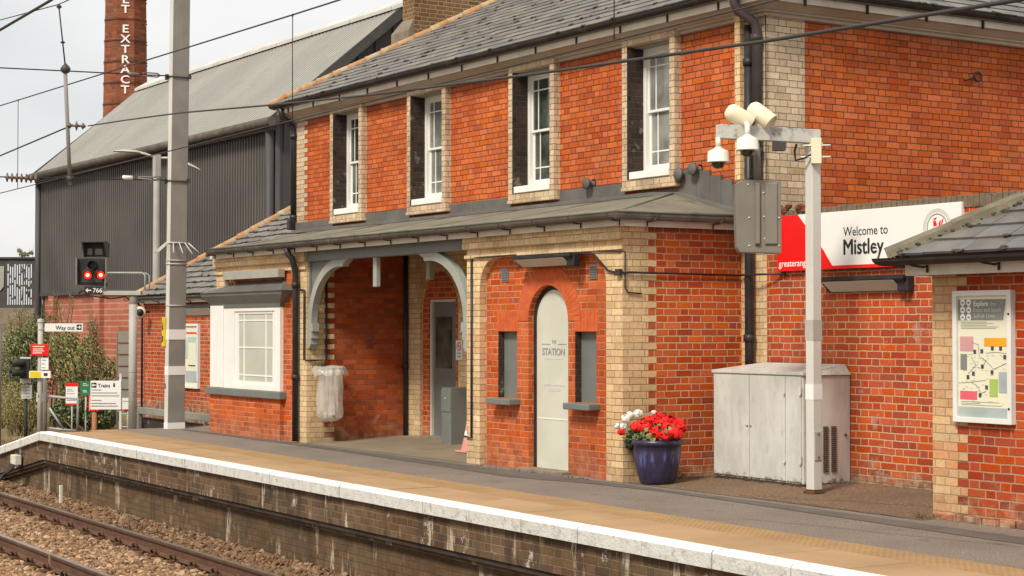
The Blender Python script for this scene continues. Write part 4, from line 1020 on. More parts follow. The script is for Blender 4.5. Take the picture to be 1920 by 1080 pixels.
def gut(pts, r, name, mat, parent=None):
    """half round gutter swept along a level path, open side up."""
    m = MB(); pts = [Vector(p) for p in pts]; n = len(pts); rows = []
    for k, p in enumerate(pts):
        d = (pts[min(k + 1, n - 1)] - pts[max(k - 1, 0)]).normalized(); s = d.cross(Vector((0, 0, 1))).normalized()
        if 0 < k < n - 1:
            d0 = (pts[k] - pts[k - 1]).normalized(); s0 = d0.cross(Vector((0, 0, 1))); s = s / max(.5, s.dot(s0))
        prof = [(r * 1.08, .004), (r, 0)] + [(r * cos(t), -r * 1.1 * sin(t)) for t in [pi * j / 8 for j in range(1, 8)]] + [(-r, 0), (-r * .9, 0)] + [(r * .88 * cos(t), -r * .95 * sin(t)) for t in [pi * j / 8 for j in range(7, 0, -1)]] + [(r * .9, 0)]
        rows.append([p + s * a + Vector((0, 0, b)) for a, b in prof])
    for A, B2 in zip(rows, rows[1:]):
        L = len(A)
        for j in range(L): m.quad(A[j], A[(j + 1) % L], B2[(j + 1) % L], B2[j])
    m.quad(*rows[0]); m.quad(*rows[-1])
    return m.build(name, mat, parent or BL)
gut([(glx - .02, gy - .02, GZ - .02), (gx + .02, gy - .02, GZ - .02), (gx + .02, YM - .02, GZ - .02)], .062, 'canopy_gutter', M['gutter_g'])
m = MB(); x = -25.9
while x < -15.1:
    m.tube([(x - .07, gy - .088, GZ - .03), (x - .03, gy - .05, GZ - .095), (x, gy + .01, GZ - .10), (x, gy + .035, GZ - .09), (x, gy + .035, GZ - .15)], .009, 5); x += .72
for y in (11.35, 12.25): m.tube([(gx + .085, y + .07, GZ - .03), (gx + .045, y + .03, GZ - .095), (gx - .02, y, GZ - .10), (gx - .035, y, GZ - .09), (gx - .035, y, GZ - .15)], .009, 5)
part(m, 'gutter_bracket', M['pipe'], each=True)
# porch beam and carved brackets
part(MB().box(-22.93, -18.48, YF + .0, YF + .14, 2.60, 2.765), 'porch_beam', M['grey_paint'], .006)
def bracket(x, s, name='bracket'):
    o = []; cx = x + s * .98; n = 14
    outr = [(cx - s * .98 * cos(radians(a)), 1.72 + .90 * sin(radians(a))) for a in [90 * i / n for i in range(n + 1)]]
    inn = [(cx - s * .865 * cos(radians(a)), 1.72 + .785 * sin(radians(a))) for a in [90 * i / n for i in range(n, -1, -1)]]
    arcp = outr + [(cx + s * .10, 2.62), (cx + s * .26, 2.60), (cx + s * .14, 2.55), (cx + s * .10, 2.50)] + inn
    m = MB().poly(arcp, FY, YF + .015, YF + .115)
    m.poly([(x, 1.72), (x + s * .16, 1.72), (x + s * .17, 1.60), (x + s * .13, 1.60), (x + s * .14, 1.50), (x + s * .10, 1.50), (x + s * .11, 1.42), (x + s * .06, 1.36), (x, 1.36)], FY, YF + .01, YF + .12)
    br = part(m, name, M['grey_lt'], .005)
    MB().box(x, x + s * .05, YF + .03, YF + .11, 1.7, 2.60).build('bracket_post', M['grey_paint'], br)
    if s > 0: MB().poly([(p[0] * 1.0, p[1]) for p in ([(cx - s * 1.0 * cos(radians(a)), 1.72 + .92 * sin(radians(a))) for a in [90 * i / n for i in range(n + 1)]] + [(x, 2.64)])], FY, YF + .06, YF + .075).build('bracket_panel', M['grey_paint'], br)
bracket(-22.93, 1); bracket(-18.48, -1)
part(MB().box(-20.98, -20.88, YF + .03, YF + .10, 2.20, 2.60), 'drop_post', M['grey_lt'], .01)
part(MB().box(-20.6, -20.5, 11.75, 11.83, 2.30, 2.76), 'drop_post', M['grey_lt'], .01)
# pipes about the porch
pipe([(-23.17, gy - .02, GZ - .08), (-23.17, gy + .0, GZ - .17), (-23.12, gy + .05, GZ - .24), (-23.16, YF - .07, GZ - .42), (-23.165, YF - .065, 2.3), (-23.165, YF - .065, .02)], .045, M['pipe'], collars=(2.28, .95))
pipe([(-22.88, YM - .05, 2.76), (-22.88, YM - .05, .05)], .032, M['pipe'], collars=(1.1,))
m = MB()
m.tube([(-18.34, YF - .02, 2.52), (-18.34, YF - .02, .32), (-18.50, YF - .02, .33)], .014, 7)
m.tube([(-18.34, YF - .02, 2.50), (-17.3, YF - .045, 2.50)], .010, 6)
m.tube([(-16.0, YF - .06, 2.47), (-15.72, YF - .06, 2.46), (-15.50, YF - .02, 2.27), (-15.38, YF - .02, 2.25), (-15.25, YF - .02, 2.24)], .012, 6)
m.tube([(-15.24, YF - .01, 2.245), (XB1 + .03, YF + .1, 2.245), (XB1 + .03, YM - .05, 2.235), (-15.2, YM - .03, 2.235), (-15.08, YM - .15, 2.235), (-14.9, YM - .15, 2.235), (-14.5, YM - .02, 2.235)], .013, 6)
m.tube([(-15.7, YF - .02, 2.49), (-15.27, YF - .02, 2.47), (XB1 + .02, YF + .02, 2.47), (XB1 + .02, YF + .02, 2.08), (XB1 + .02, YF + .06, 2.03), (XB1 + .02, YF + .24, 2.02)], .008, 6)
m.box(-15.33, -15.25, YF - .05, YF - .01, 2.21, 2.28)
m.tube([(-23.1, YF - .02, 2.2), (-22.97, YF - .02, 2.19), (-22.95, YF - .03, 2.1), (-22.95, YF - .03, 1.19), (XC1 + .03, YF + .05, 1.185), (XC1 + .03, 11.42, 1.19), (XC1 + .03, 11.42, 2.74)], .016, 7)
part(m, 'conduit', M['pipe'], each=True)

# ---- low wing beyond the bay room
WX = -33.7
wg = [(WX, -1.2), (XL, -1.2), (XL, 2.3), (WX, 2.3)]
part(MB().poly(wg, FY, YM, YM + .3), 'wing_wall', M['brick_wall'])
part(MB().poly(rect(YM + .3, 18.6, -1.2, 2.3), FX, WX, WX + .3), 'wing_end_wall', M['brick_wall'])
kw = .72; run = 2.95; cw = 1 / sqrt(1 + kw * kw)
w0 = Vector((WX - .12, YM - .16, 2.28)); w1 = Vector((XL, YM - .16, 2.28))
wr = part(MB().quad(w0, w1, (XL, YM - .16 + run, 2.28 + run * kw), (WX - .12 + run, YM - .16 + run, 2.28 + run * kw)).quad(w0, (WX - .12 + run, YM - .16 + run, 2.28 + run * kw), (WX - .12, YM - .16 + 2 * run, 2.28)).quad((WX - .12, YM - .16 + 2 * run, 2.28), (WX - .12 + run, YM - .16 + run, 2.28 + run * kw), (XL, YM - .16 + run, 2.28 + run * kw), (XL, YM - .16 + 2 * run, 2.28)), 'wing_roof', M['slate'], fix=False)
slates('slates', w0 + Vector((0, -.02, .004)), w1 + Vector((0, -.02, .004)), (0, cw, kw * cw), run / cw, cw, 0, .19, .30, [M['slate2'], M['slate2'], M['slate']], wr, 15, drop=.028, mossn=.45, jit=.018)
hiptiles(w0, (WX - .12 + run, YM - .16 + run, 2.30 + run * kw), M['hip'], wr, .085, seed=9)
hiptiles((WX - .12 + run, YM - .16 + run, 2.30 + run * kw), (XL, YM - .16 + run, 2.30 + run * kw), M['hip'], wr, .085, name='ridge_tiles')
gut([(WX - .15, YM - .19, 2.26), (-26.9, YM - .19, 2.26)], .055, 'wing_gutter', M['gutter_g'])
part(MB().box(WX - .05, -26.9, YM - .12, YM - .10, 2.13, 2.24), 'wing_fascia', M['white_old'])
pipe([(WX + .02, YM - .2, 2.2), (WX + .02, YM - .06, 2.05), (WX + .02, YM - .05, 1.9), (WX + .02, YM - .05, -.8)], .022, M['pipe'])
m = MB(); x = -33.4
while x < -27: m.tube([(x - .08, YM - .25, 2.25), (x - .02, YM - .22, 2.18), (x + .03, YM - .13, 2.15), (x + .03, YM - .13, 2.1)], .01, 5); x += .8
part(m, 'gutter_bracket', M['pipe'], each=True)
# ------------------------------------------------------------------ yard wall and welcome board
yw = thing('yard_wall', (-13, 12.8, 0), 'red brick yard wall with mossy brick coping behind the cabinet, joining the gable end', 'wall')
MB().box(XR + .003, -6.0, YM + .002, YM + .30, -.1, 2.72).build('wall', M['brick_wall'], yw)
MB().box(XR + .02, -6.0, YM - .015, YM + .32, 2.722, 2.80).build('coping', M['brick_wall'], yw)
m = MB(); random.seed(31); x = XR + .03
while x < -6.2:
    w = random.uniform(.068, .078); j = random.uniform(-.006, .006)
    m.box(x + .004, x + w - .004, YM - .03 + j, YM + .33, 2.803, 2.925 + random.uniform(-.008, .006)); x += w
m.build('brick_on_edge', M['edge_brick'], yw, bevel=.006)
MB().box(XR + .03, -6.2, YM - .018, YM + .32, 2.80, 2.90).build('mortar_bed', M['brick_cap'], yw)
m = MB(); random.seed(6)
for k in range(16):
    x = random.uniform(-14.8, -14.1); i0 = len(m.v); r = random.uniform(.03, .07); c = Vector((x, YM - .03, 2.93 + random.uniform(-.03, .05))); rk = random.choice(rocks)
    m.v += [tuple(c + v * r) for v in rk]; m.f += [tuple(i0 + j for j in f) for f in IF]; m.mi += [0] * len(IF); m.sm += [False] * len(IF)
m.build('broken_mortar', M['brick_side'], yw, fix=False)

SG = thing('station_sign', (-13.3, 12.7, 2.27), 'long white and red board reading Welcome to Mistley fixed to the yard wall', 'sign')
sy = YM - .055; z0, z1, x0, x1 = 2.265, 2.86, -14.59, -11.936
MB().box(x0, x1, sy, sy + .05, z0, z1).build('board', M['sign_w'], SG, bevel=.004)
MB().poly([(x0, z0), (-13.70, z0), (-13.86, z0 + .20), (-14.26, z1), (x0, z1)], FY, sy - .003, sy + .001).build('red_panel', M['sign_r'], SG)
MB().poly([(-13.705, z0), (x1, z0), (x1, z0 + .035), (-13.73, z0 + .035)], FY, sy - .003, sy + .001).build('red_stripe', M['sign_r'], SG)
text('lettering', 'Welcome to', .135, (-13.56, sy - .002, 2.600), M['sign_k'], SG, sx=.93, ext=.001)
text('lettering', 'Mistley', .225, (-13.57, sy - .002, 2.41), M['sign_k'], SG, sx=.92, ext=.001, weight=.004)
text('operator_name', 'greateranglia', .10, (-14.56, sy - .005, 2.31), M['sign_w'], SG, sx=1.0, ext=.001, weight=.0012)
cx, cz = -12.25, 2.63
lg = MB().poly(arc(cx, cz, .185, .185, 0, 345, 30), FY, sy - .002, sy + .001, [arc(cx, cz, .15, .15, 0, 345, 30)]).build('pale_ring', M['ring'], SG)
MB().poly(arc(cx, cz, .135, .135, 0, 345, 30), FY, sy - .003, sy + .001, [arc(cx, cz, .124, .124, 0, 345, 30)]).build('crest_ring', M['sign_g'], SG)
m = MB(); RD = lambda pts: m.poly([(cx + a, cz + b) for a, b in pts], FY, sy - .004, sy + .001)
RD([(-.06, -.07), (-.05, .0), (.01, -.01), (.055, .005), (.06, .06), (.085, .085), (.07, .03), (.055, -.03), (.02, -.08)])
RD([(-.045, .012), (-.05, .06), (-.015, .065), (.0, .015)]); RD([(-.055, .072), (-.03, .09), (-.0, .098), (-.02, .075)]); RD([(.02, .01), (.03, .05), (.05, .07), (.045, .02)])
m.build('crest', M['sign_r'], SG)

def strip_light(x0, x1, y, z0, z1, label, name='wall_light', shade=.13):
    t = thing(name, ((x0 + x1) / 2, y, z0), label, 'light', 'strip lights on the station walls')
    e = .05
    MB().hexa([(x0, y - .02, z0), (x1, y - .02, z0), (x1, y, z0), (x0, y, z0), (x0 - .0, y - shade, z1 - .03), (x1 + .02, y - shade, z1 - .03), (x1 + .02, y, z1), (x0, y, z1)]).box(x0 - .01, x1 + .03, y - shade - .01, y, z1 - .032, z1 + .012).build('hood', M['black'], t, bevel=.004)
    MB().hexa([(x0 + .06, y - .032, z0 + .005), (x1 - .08, y - .032, z0 + .005), (x1 - .08, y - .01, z0 + .005), (x0 + .06, y - .01, z0 + .005), (x0 + .03, y - shade - .012, z1 - .04), (x1 - .12, y - shade - .012, z1 - .04), (x1 - .12, y - .01, z1 - .04), (x0 + .03, y - .01, z1 - .04)]).build('diffuser', M['diff'], t, bevel=.003)
    MB().box(x1 - .10, x1 + .05, y - shade * .7, y, z0 - .01, z1 + .005).build('end_cap', M['black'], t, bevel=.01)
    return t
strip_light(-17.22, -16.08, YF - .01, 2.345, 2.475, 'black hooded strip light over the arched STATION door')
strip_light(-13.83, -12.66, YM - .0, 2.02, 2.17, 'black hooded strip light beneath the Welcome board on the yard wall')
strip_light(-31.75, -30.0, YM - .0, 1.88, 2.06, 'black hooded strip light under the low wing eave, partly behind the tall mast')
t = thing('cable_tray', (-24.6, 11.0, 2.39), 'pale grey metal tray box fixed under the eaves above the bay window', 'tray')
MB().box(-25.62, -23.60, YF - .14, YF - .03, 2.395, 2.515).build('box', M['tray'], t, bevel=.004)
MB().beam((-25.58, YF - .09, 2.40), (-25.66, YF - .03, 2.22), .06, .06).beam((-25.35, YF - .09, 2.40), (-25.35, YF - .03, 2.3), .03, .03).build('support', M['tray'], t)

# poster cases
def poster_case(x0, x1, y, z0, z1, label):
    t = thing('poster_case', ((x0 + x1) / 2, y, z0), label, 'poster case', 'poster cases on the station walls')
    f = .045
    MB().poly(rect(x0, x1, z0, z1), FY, y - .06, y, [rect(x0 + f, x1 - f, z0 + f, z1 - f)]).box(x0 + .01, x1 - .01, y - .012, y - .001, z0 + .01, z1 - .01).build('frame', M['alu'], t, bevel=.004)
    for zz in (z0 + .13, z1 - .2): MB().lathe((x1 - f * .5, y - .061, zz), [(0, -.004), (.010, -.004), (.010, .002)], 10, axis=(0, 1, 0)).build('lock', M['sign_k'], t)
    p = MB().box(x0 + f, x1 - f, y - .030, y - .02, z0 + f, z1 - f).build('poster', M['poster'], t)
    return t, p, (x0 + f, x1 - f, z0 + f, z1 - f), y - .031
t, p, (a, b, c, d), yy = poster_case(-10.662, -10.02, 11.29, .855, 1.965, 'white framed poster case headed Explore the Essex and South Suffolk Lines')
W = b - a; H = d - c
def pr_(u0, u1, v0, v1, mat, nm='printed_block', dy=.0): MB().box(a + W * u0, a + W * u1, yy - .002 - dy, yy, c + H * v0, c + H * v1).build(nm, M[mat], p)
MB().poly([(a + .0, d - .03), (b - .03, d - .03), (b - .06, d - .205), (a + .0, d - .205)], FY, yy - .002, yy).build('printed_heading', M['post_grey'], p)
text('lettering', 'Explore', .058, (a + W * .31, yy - .0035, d - .085), M['sign_w'], p, sx=.9, ext=.0008, weight=.0012)
text('lettering', 'the', .052, (a + W * .64, yy - .0035, d - .085), M['ring'], p, sx=.9, ext=.0008)
text('lettering', 'Essex and South', .052, (a + W * .31, yy - .0035, d - .135), M['ring'], p, sx=.88, ext=.0008)
text('lettering', 'Suffolk Lines', .052, (a + W * .31, yy - .0035, d - .185), M['ring'], p, sx=.9, ext=.0008)
m = MB()
for i in range(2):
    for j in range(3): m.poly(arc(a + .05 + i * .068, d - .055 - j * .062, .027, .029, 0, 340, 16), FY, yy - .003, yy)
m.build('round_emblem', M['sign_w'], p)
m = MB()
for i in range(2):
    for j in range(3): m.box(a + .038 + i * .068, a + .062 + i * .068, yy - .0045, yy - .003, d - .065 - j * .062, d - .05 - j * .062)
m.build('emblem_mark', M['post_grey'], p)
pr_(.03, .30, .545, .665, 'post_pk'); pr_(.52, .96, .585, .655, 'post_or'); pr_(.04, .17, .39, .52, 'post_grey'); pr_(.80, .985, .21, .38, 'post_bl'); pr_(.62, .78, .175, .32, 'post_gn'); pr_(.03, .37, .145, .215, 'post_rd'); pr_(0, 1, 0, .085, 'post_bl')
m = MB(); random.seed(12)
for k in range(11):
    u, v = random.choice([(.33, .54), (.47, .545), (.68, .57), (.84, .57), (.92, .50), (.48, .42), (.67, .375), (.30, .36), (.19, .33), (.56, .25), (.43, .185)][k:k + 1])
    m.box(a + W * u - .014, a + W * u + .014, yy - .003, yy, c + H * v - .017, c + H * v + .017)
m.build('printed_picture', M['dgrey'], p)
m = MB()
for ch_ in ([(.25, .62), (.40, .60), (.42, .5), (.55, .47), (.5, .42)], [(.25, .5), (.35, .43), (.2, .36)], [(.55, .53), (.75, .54), (.95, .53)], [(.55, .47), (.7, .4), (.95, .45)], [(.0, .28), (.25, .29), (.4, .3), (.55, .31)], [(.25, .29), (.38, .26), (.45, .2), (.55, .22)]):
    for q, r in zip(ch_, ch_[1:]): m.beam((a + W * q[0], yy - .001, c + H * q[1]), (a + W * r[0], yy - .001, c + H * r[1]), .003, .004, up=(0, 1, 0))
for k in range(5): m.box(a + W * .05, a + W * random.uniform(.5, .95), yy - .0015, yy, c + H * (.73 + k * .013), c + H * (.734 + k * .013))
for k in range(3): m.box(a + W * .05, a + W * random.uniform(.4, .9), yy - .0015, yy, c + H * (.10 + k * .013), c + H * (.104 + k * .013))
for k in range(70):
    u = random.uniform(.06, .9); v = random.uniform(.11, .55); q = random.uniform(.02, .07)
    m.box(a + W * u, a + W * (u + q), yy - .0012, yy, c + H * v, c + H * v + .0025)
m.build('printed_line', M['sign_g'], p)
t, p, (a, b, c, d), yy = poster_case(-31.55, -30.80, YM, .52, 1.73, 'white framed map case on the low wing wall, half hidden by the tall mast'); W = b - a; H = d - c
pr_(.05, .95, .87, .90, 'sign_r'); pr_(.05, .95, .45, .82, 'post_bg'); pr_(.3, .85, .35, .72, 'poster', dy=.001); pr_(.3, .8, .33, .35, 'sign_k'); pr_(.1, .9, .06, .25, 'post_bl')

# ------------------------------------------------------------------ hut on the right
HT = thing('platform_hut', (-9, 11.4, 0), 'low red brick hut with pink and cream corner bricks and mossy slate roof', 'hut')
YK, XK = 11.29, -10.945
MB().box(XK, -6.2, YK, YM - .002, -.1, 2.15).build('wall', M['brick_kiosk'], HT)
m = MB(); k = 0; z = -.02
quoin('quoin', FY, XK, 1, (.285, .40), -.0, 2.12, YK - .004, mat=M['brick_yel2'], parent=HT)
quoin('quoin', FX, YK, 1, (.40, .285), -.0, 2.12, XK - .004, mat=M['brick_yel2'], parent=HT)
m = MB(); random.seed(2); x = XK
while x < -6.4:
    w = random.uniform(.12, .24); m.box(x + .006, x + w - .006, YK - .03 + random.uniform(-.01, .008), YK, -.05, .065 + random.uniform(-.01, .01)); x += w
m.build('rough_footing', M['brick_wall'], HT, bevel=.012)
MB().box(-11.02, -6, YK - .25, YK - .225, 2.10, 2.215).box(-11.02, -10.995, YK - .225, YM, 2.10, 2.215).build('fascia', M['white_old'], HT)
MB().box(-11.0, -6, YK - .22, YM, 2.135, 2.15).build('soffit', M['grey_paint'], HT)
kk = .57; q0 = Vector((-11.13, YK - .31, 2.27)); run = 1.60; ck = 1 / sqrt(1 + kk * kk)
q1 = Vector((-5.8, YK - .31, 2.27))
kr = MB().quad(q0, q1, (-5.8, q0.y + run, 2.27 + run * kk), (q0.x + run, q0.y + run, 2.27 + run * kk)).quad(q0, (q0.x + run, q0.y + run, 2.27 + run * kk), (q0.x, q0.y + run, 2.27)).quad((q0.x + run, q0.y + run, 2.27 + run * kk), (-5.8, q0.y + run, 2.27 + run * kk), (-5.8, YM + .3, 2.9), (q0.x + run, YM + .3, 2.9)).build('roof', M['slate3'], HT, fix=False)
slates('slates', q0 + Vector((0, -.02, .005)), q1 + Vector((0, -.02, .005)), (0, ck, kk * ck), run / ck, ck, 0, .235, .40, [M['slate3'], M['slate'], M['slate3']], kr, 40, drop=.02, thick=.014, mossn=.9, jit=.01)
m = MB(); random.seed(4); p0 = q0 + Vector((-.03, -.03, .03)); dd = Vector((1, 1, kk)) 
for i in range(4):
    A = p0 + dd * (i * .40); B_ = p0 + dd * ((i + 1.02) * .40); up_ = Vector((-kk / 2, -kk / 2, 1)).normalized(); sd = Vector((1, -1, 0)).normalized()
    e = .012 * (i % 2)
    wv = .105
    ring_ = lambda c: [c + sd * wv - up_ * .06, c + sd * wv * .9 + up_ * (.005 + e), c + up_ * (.045 + e), c - sd * wv * .9 + up_ * (.005 + e), c - sd * wv - up_ * .06]
    r0, r1 = ring_(A), ring_(B_)
    for j in range(4): m.quad(r0[j], r0[j + 1], r1[j + 1], r1[j])
    m.quad(*r0); m.quad(*r1)
m.build('hip_tiles', M['hip2'], kr, fix=True)
V = MB(); random.seed(17)
for q in range(90):
    c = p0 + dd * random.uniform(0, 1.5) + Vector((.05, -.05, -.03)) * random.uniform(.8, 1.4); i0 = len(V.v); rr = random.uniform(.012, .03); rk = random.choice(rocks)
    V.v += [tuple(c + v * rr) for v in rk]; V.f += [tuple(i0 + j for j in f) for f in IF]; V.mi += [0] * len(IF); V.sm += [False] * len(IF)
V.build('moss', M['moss'], kr, fix=False, kind='stuff')
gut([(-11.17, YM, 2.245), (-11.17, YK - .36, 2.245), (-5.8, YK - .36, 2.245)], .055, 'gutter', M['gutter'], HT)
m = MB()
for x in (-10.75, -9.96, -9.0): m.tube([(x - .14, YK - .42, 2.235), (x - .06, YK - .38, 2.18), (x, YK - .30, 2.165), (x, YK - .262, 2.18), (x, YK - .262, 2.12)], .011, 6)
m.build('gutter_bracket', M['pipe'], HT, each=True)
MB().tube([(-11.17, YK - .42, 2.26), (-11.165, YK - .42, 2.33), (-11.19, YK - .43, 2.36)], .006, 5).build('gutter_wire', M['ring'], HT)
MB().box(-11.08, -10.98, YK - .32, YK - .22, 2.19, 2.34).build('hip_end', M['hip2'], kr, bevel=.02)

# ------------------------------------------------------------------ equipment cabinet
CB = thing('equipment_cabinet', (-14.2, 12.15, 0), 'large weathered light grey steel equipment cabinet against the yard wall', 'cabinet')
a, b, y0, y1, z0, z1 = -14.95, -13.52, 12.11, 12.75, .05, 1.20
MB().box(a + .02, b - .02, y0 + .02, y1, .02, .07).build('plinth', M['stone'], CB)
MB().box(a, b, y0, y1, .062, 1.165).build('body', M['cab'], CB, bevel=.006)
MB().hexa([(a - .015, y0 - .02, 1.168), (b + .02, y0 - .02, 1.168), (b + .02, y1, 1.168), (a - .015, y1, 1.168), (a - .015, y0 - .02, 1.20), (b + .02, y0 - .02, 1.20), (b - .05, y1 - .02, 1.275), (a + .10, y1 - .02, 1.275)]).build('lid', M['cab'], CB, bevel=.004)
w = (b - a)
for (u0, u1) in ((.012, .418), (.426, .815), (.823, .985)):
    MB().box(a + w * u0, a + w * u1, y0 - .014, y0 - .0005, .085, 1.155).build('door', M['cab'], CB, bevel=.003)
for u in (.815, .985):
    for z in (.28, .98): MB().box(a + w * u - .012, a + w * u + .014, y0 - .03, y0 - .0145, z, z + .075).lathe((a + w * u + .001, y0 - .03, z - .01), [(0, -.006), (.009, -.006), (.009, .01)], 8, axis=(0, 1, 0)).build('hinge', M['polewhite'], CB)
for u in (.405, .445):
    MB().lathe((a + w * u, y0 - .016, .62), [(0, -.006), (.008, -.006), (.008, .002)], 8, axis=(0, 1, 0)).box(a + w * u - .03, a + w * u - .024, y0 - .018, y0 - .014, .61, .63).build('lock', M['dgrey'], CB)
m = MB()
for i in range(22):
    z = .18 + i * .0215
    for yy_ in (12.375, 12.485): m.hexa([(b + .001, yy_, z), (b + .014, yy_, z), (b + .014, yy_ + .07, z), (b + .001, yy_ + .07, z), (b + .001, yy_, z + .013), (b + .003, yy_, z + .013), (b + .003, yy_ + .07, z + .013), (b + .001, yy_ + .07, z + .013)])
m.build('louvre', M['dgrey'], CB, fix=False)
MB().lathe((b + .006, 12.68, .55), [(0, .010), (.014, .010), (.014, -.004)], 10, axis=(1, 0, 0)).build('lock', M['dgrey'], CB)
random.seed(4)
m = MB()
for k in range(60):
    if random.random() < .6: c = Vector((random.uniform(a, b), y0 - .012 - random.random() * .03, .05))
    else: c = Vector((b + random.random() * .04, random.uniform(y0, y1), .055))
    i0 = len(m.v); r = random.uniform(.008, .02); m.v += [tuple(c + v * r) for v in random.choice(rocks)]; m.f += [tuple(i0 + j for j in f) for f in IF]; m.mi += [0] * len(IF); m.sm += [False] * len(IF)
m.build('debris', M['rust'], None, fix=False, origin=(-14.2, 12.12, .04), label='rusty flakes and dead leaves gathered along the foot of the grey cabinet', cat='debris', kind='stuff')

# ------------------------------------------------------------------ camera mast with its arm
CP = thing('camera_pole', (-13.02, 11.80, .03), 'square cream painted pole with a horizontal arm in front of the cabinet', 'pole')
px_, py_ = -13.02, 11.80
MB().box(px_ - .055, px_ + .055, py_ - .055, py_ + .055, .04, 3.46).build('post', M['polewhite'], CP, bevel=.006)
MB().box(px_ - .0575, px_ + .0575, py_ - .0575, py_ + .0575, .95, 1.10).build('reflective_band', M['sign_w'], CP)
MB().box(px_ - .0575, px_ + .0575, py_ - .0575, py_ + .0575, 1.53, 1.73).build('grey_band', M['mast_lt'], CP)
MB().box(px_ - .075, px_ + .075, py_ - .075, py_ + .075, .02, .055).box(px_ - .058, px_ + .058, py_ - .058, py_ + .058, .055, .075).build('base_plate', M['rust'], CP, bevel=.006)
MB().box(px_ + .055, px_ + .064, py_ - .045, py_ + .05, .36, .64).build('access_cover', M['mast_lt'], CP, bevel=.002)
m = MB()
for z in (.39, .615): m.lathe((px_ + .066, py_ + .0, z), [(0, .006), (.009, .006), (.009, -.002)], 8, axis=(1, 0, 0))
m.build('cover_bolt', M['dgrey'], CP)
A = Vector((px_ + .01, py_ + .06, 3.53)); Bp = Vector((-13.20, 10.755, 3.535)); ad_ = (Bp - A).normalized()
MB().beam(A, Bp, .10, .135).build('arm', M['polegrime'], CP, bevel=.005)
MB().box(px_ - .07, px_ + .07, py_ - .07, py_ + .07, 3.44, 3.47).build('arm_plate', M['polewhite'], CP)
def along(f, dz=0, side=0): 
    p = A + (Bp - A) * f; sd = Vector((-ad_.y, ad_.x, 0)); return p + sd * side + Vector((0, 0, dz))
CX = Vector((.84, -.54, 0)).normalized()                          # roughly towards the line side of the arm
# domes
def dome(c, label, neck, k=1.0):
    k *= .92
    t = thing('dome_camera', c, label, 'camera', 'cameras on the pole arm'); c = Vector(c)
    MB().lathe(c, [(0, .10 * k), (.03 * k, .10 * k), (.045 * k, .085 * k), (.105 * k, .055 * k), (.11 * k, .045 * k), (.112 * k, -.045 * k), (.118 * k, -.05 * k), (.118 * k, -.062 * k), (.06 * k, -.062 * k)], 28).build('housing', M['plastic'], t)
    MB().lathe(c, [(.075 * k, -.062 * k), (.070 * k, -.085 * k), (.055 * k, -.11 * k), (.03 * k, -.125 * k), (0, -.128 * k)], 22).build('bubble', M['smoke'], t)
    MB().tube(neck, .026, 12).build('neck', M['plastic'], t)
    return t
c = along(1.0, -.24); dome(c, 'white dome camera hanging from the outer end of the pole arm', [c + Vector((0, 0, .09)), c + Vector((0, 0, .18))])
c = along(.74, -.13) + Vector((.16, -.10, 0)); nk = [c + Vector((0, 0, .08)), c + Vector((0, 0, .15)), c + Vector((-.02, .015, .195)), c + Vector((-.07, .05, .205)), c + Vector((-.14, .09, .20))]
dome(c, 'white dome camera on a curved neck halfway along the pole arm', nk, 1.02)
def speaker(c, d, label, foot):
    t = thing('loudspeaker', c, label, 'loudspeaker', 'loudspeakers on the pole arm'); c = Vector(c); d = Vector(d).normalized()
    MB().lathe(c, [(0, -.145), (.045, -.145), (.075, -.12), (.085, -.09), (.092, .12), (.088, .128), (.082, .128), (.082, .115), (0, .115)], 26, axis=d).build('casing', M['cream'], t)
    MB().tube([c - d * .02 - Vector((0, 0, .06)), Vector(foot) + Vector((0, 0, .03)), Vector(foot)], .014, 8).lathe(foot, [(.03, 0), (.03, .02), (0, .02)], 12).build('bracket', M['cream'], t)
    return t
f1 = along(.76, .068); speaker(along(.79, .15), (.35, .75, -.5), 'cream cylindrical loudspeaker on the arm, its open end turned away to the left', f1)
f2 = along(.62, .068); speaker(along(.575, .18), (.62, .42, -.62), 'cream cylindrical loudspeaker on the arm, tilted with its blank end down to the right', f2)
c = along(.03, -.15) + Vector((.08, -.06, 0)); t = thing('antenna', c, 'cream box antenna with two white rods beside the top of the cream pole', 'antenna')
MB().obox(c, (.62, .78, 0), .05, (-.78, .62, 0), .03, (0, 0, 1), .125).build('panel', M['cream'], t, bevel=.006)
m = MB(); dv = Vector((.62, .78, 0))
for dz in (.055, -.058): m.tube([c - dv * .15 + Vector((0, 0, dz)), c + dv * .14 + Vector((0, 0, dz))], .009, 8)
m.build('rod', M['plastic'], t)
MB().tube([c - dv * .02 + Vector((0, 0, -.02)), c - dv * .12 + Vector((0, 0, -.07)), c - dv * .20 + Vector((0, 0, -.09)), c - dv * .21 + Vector((0, 0, .0)), c - dv * .19 + Vector((0, 0, .07))], .011, 8).build('lead', M['cable'], t)
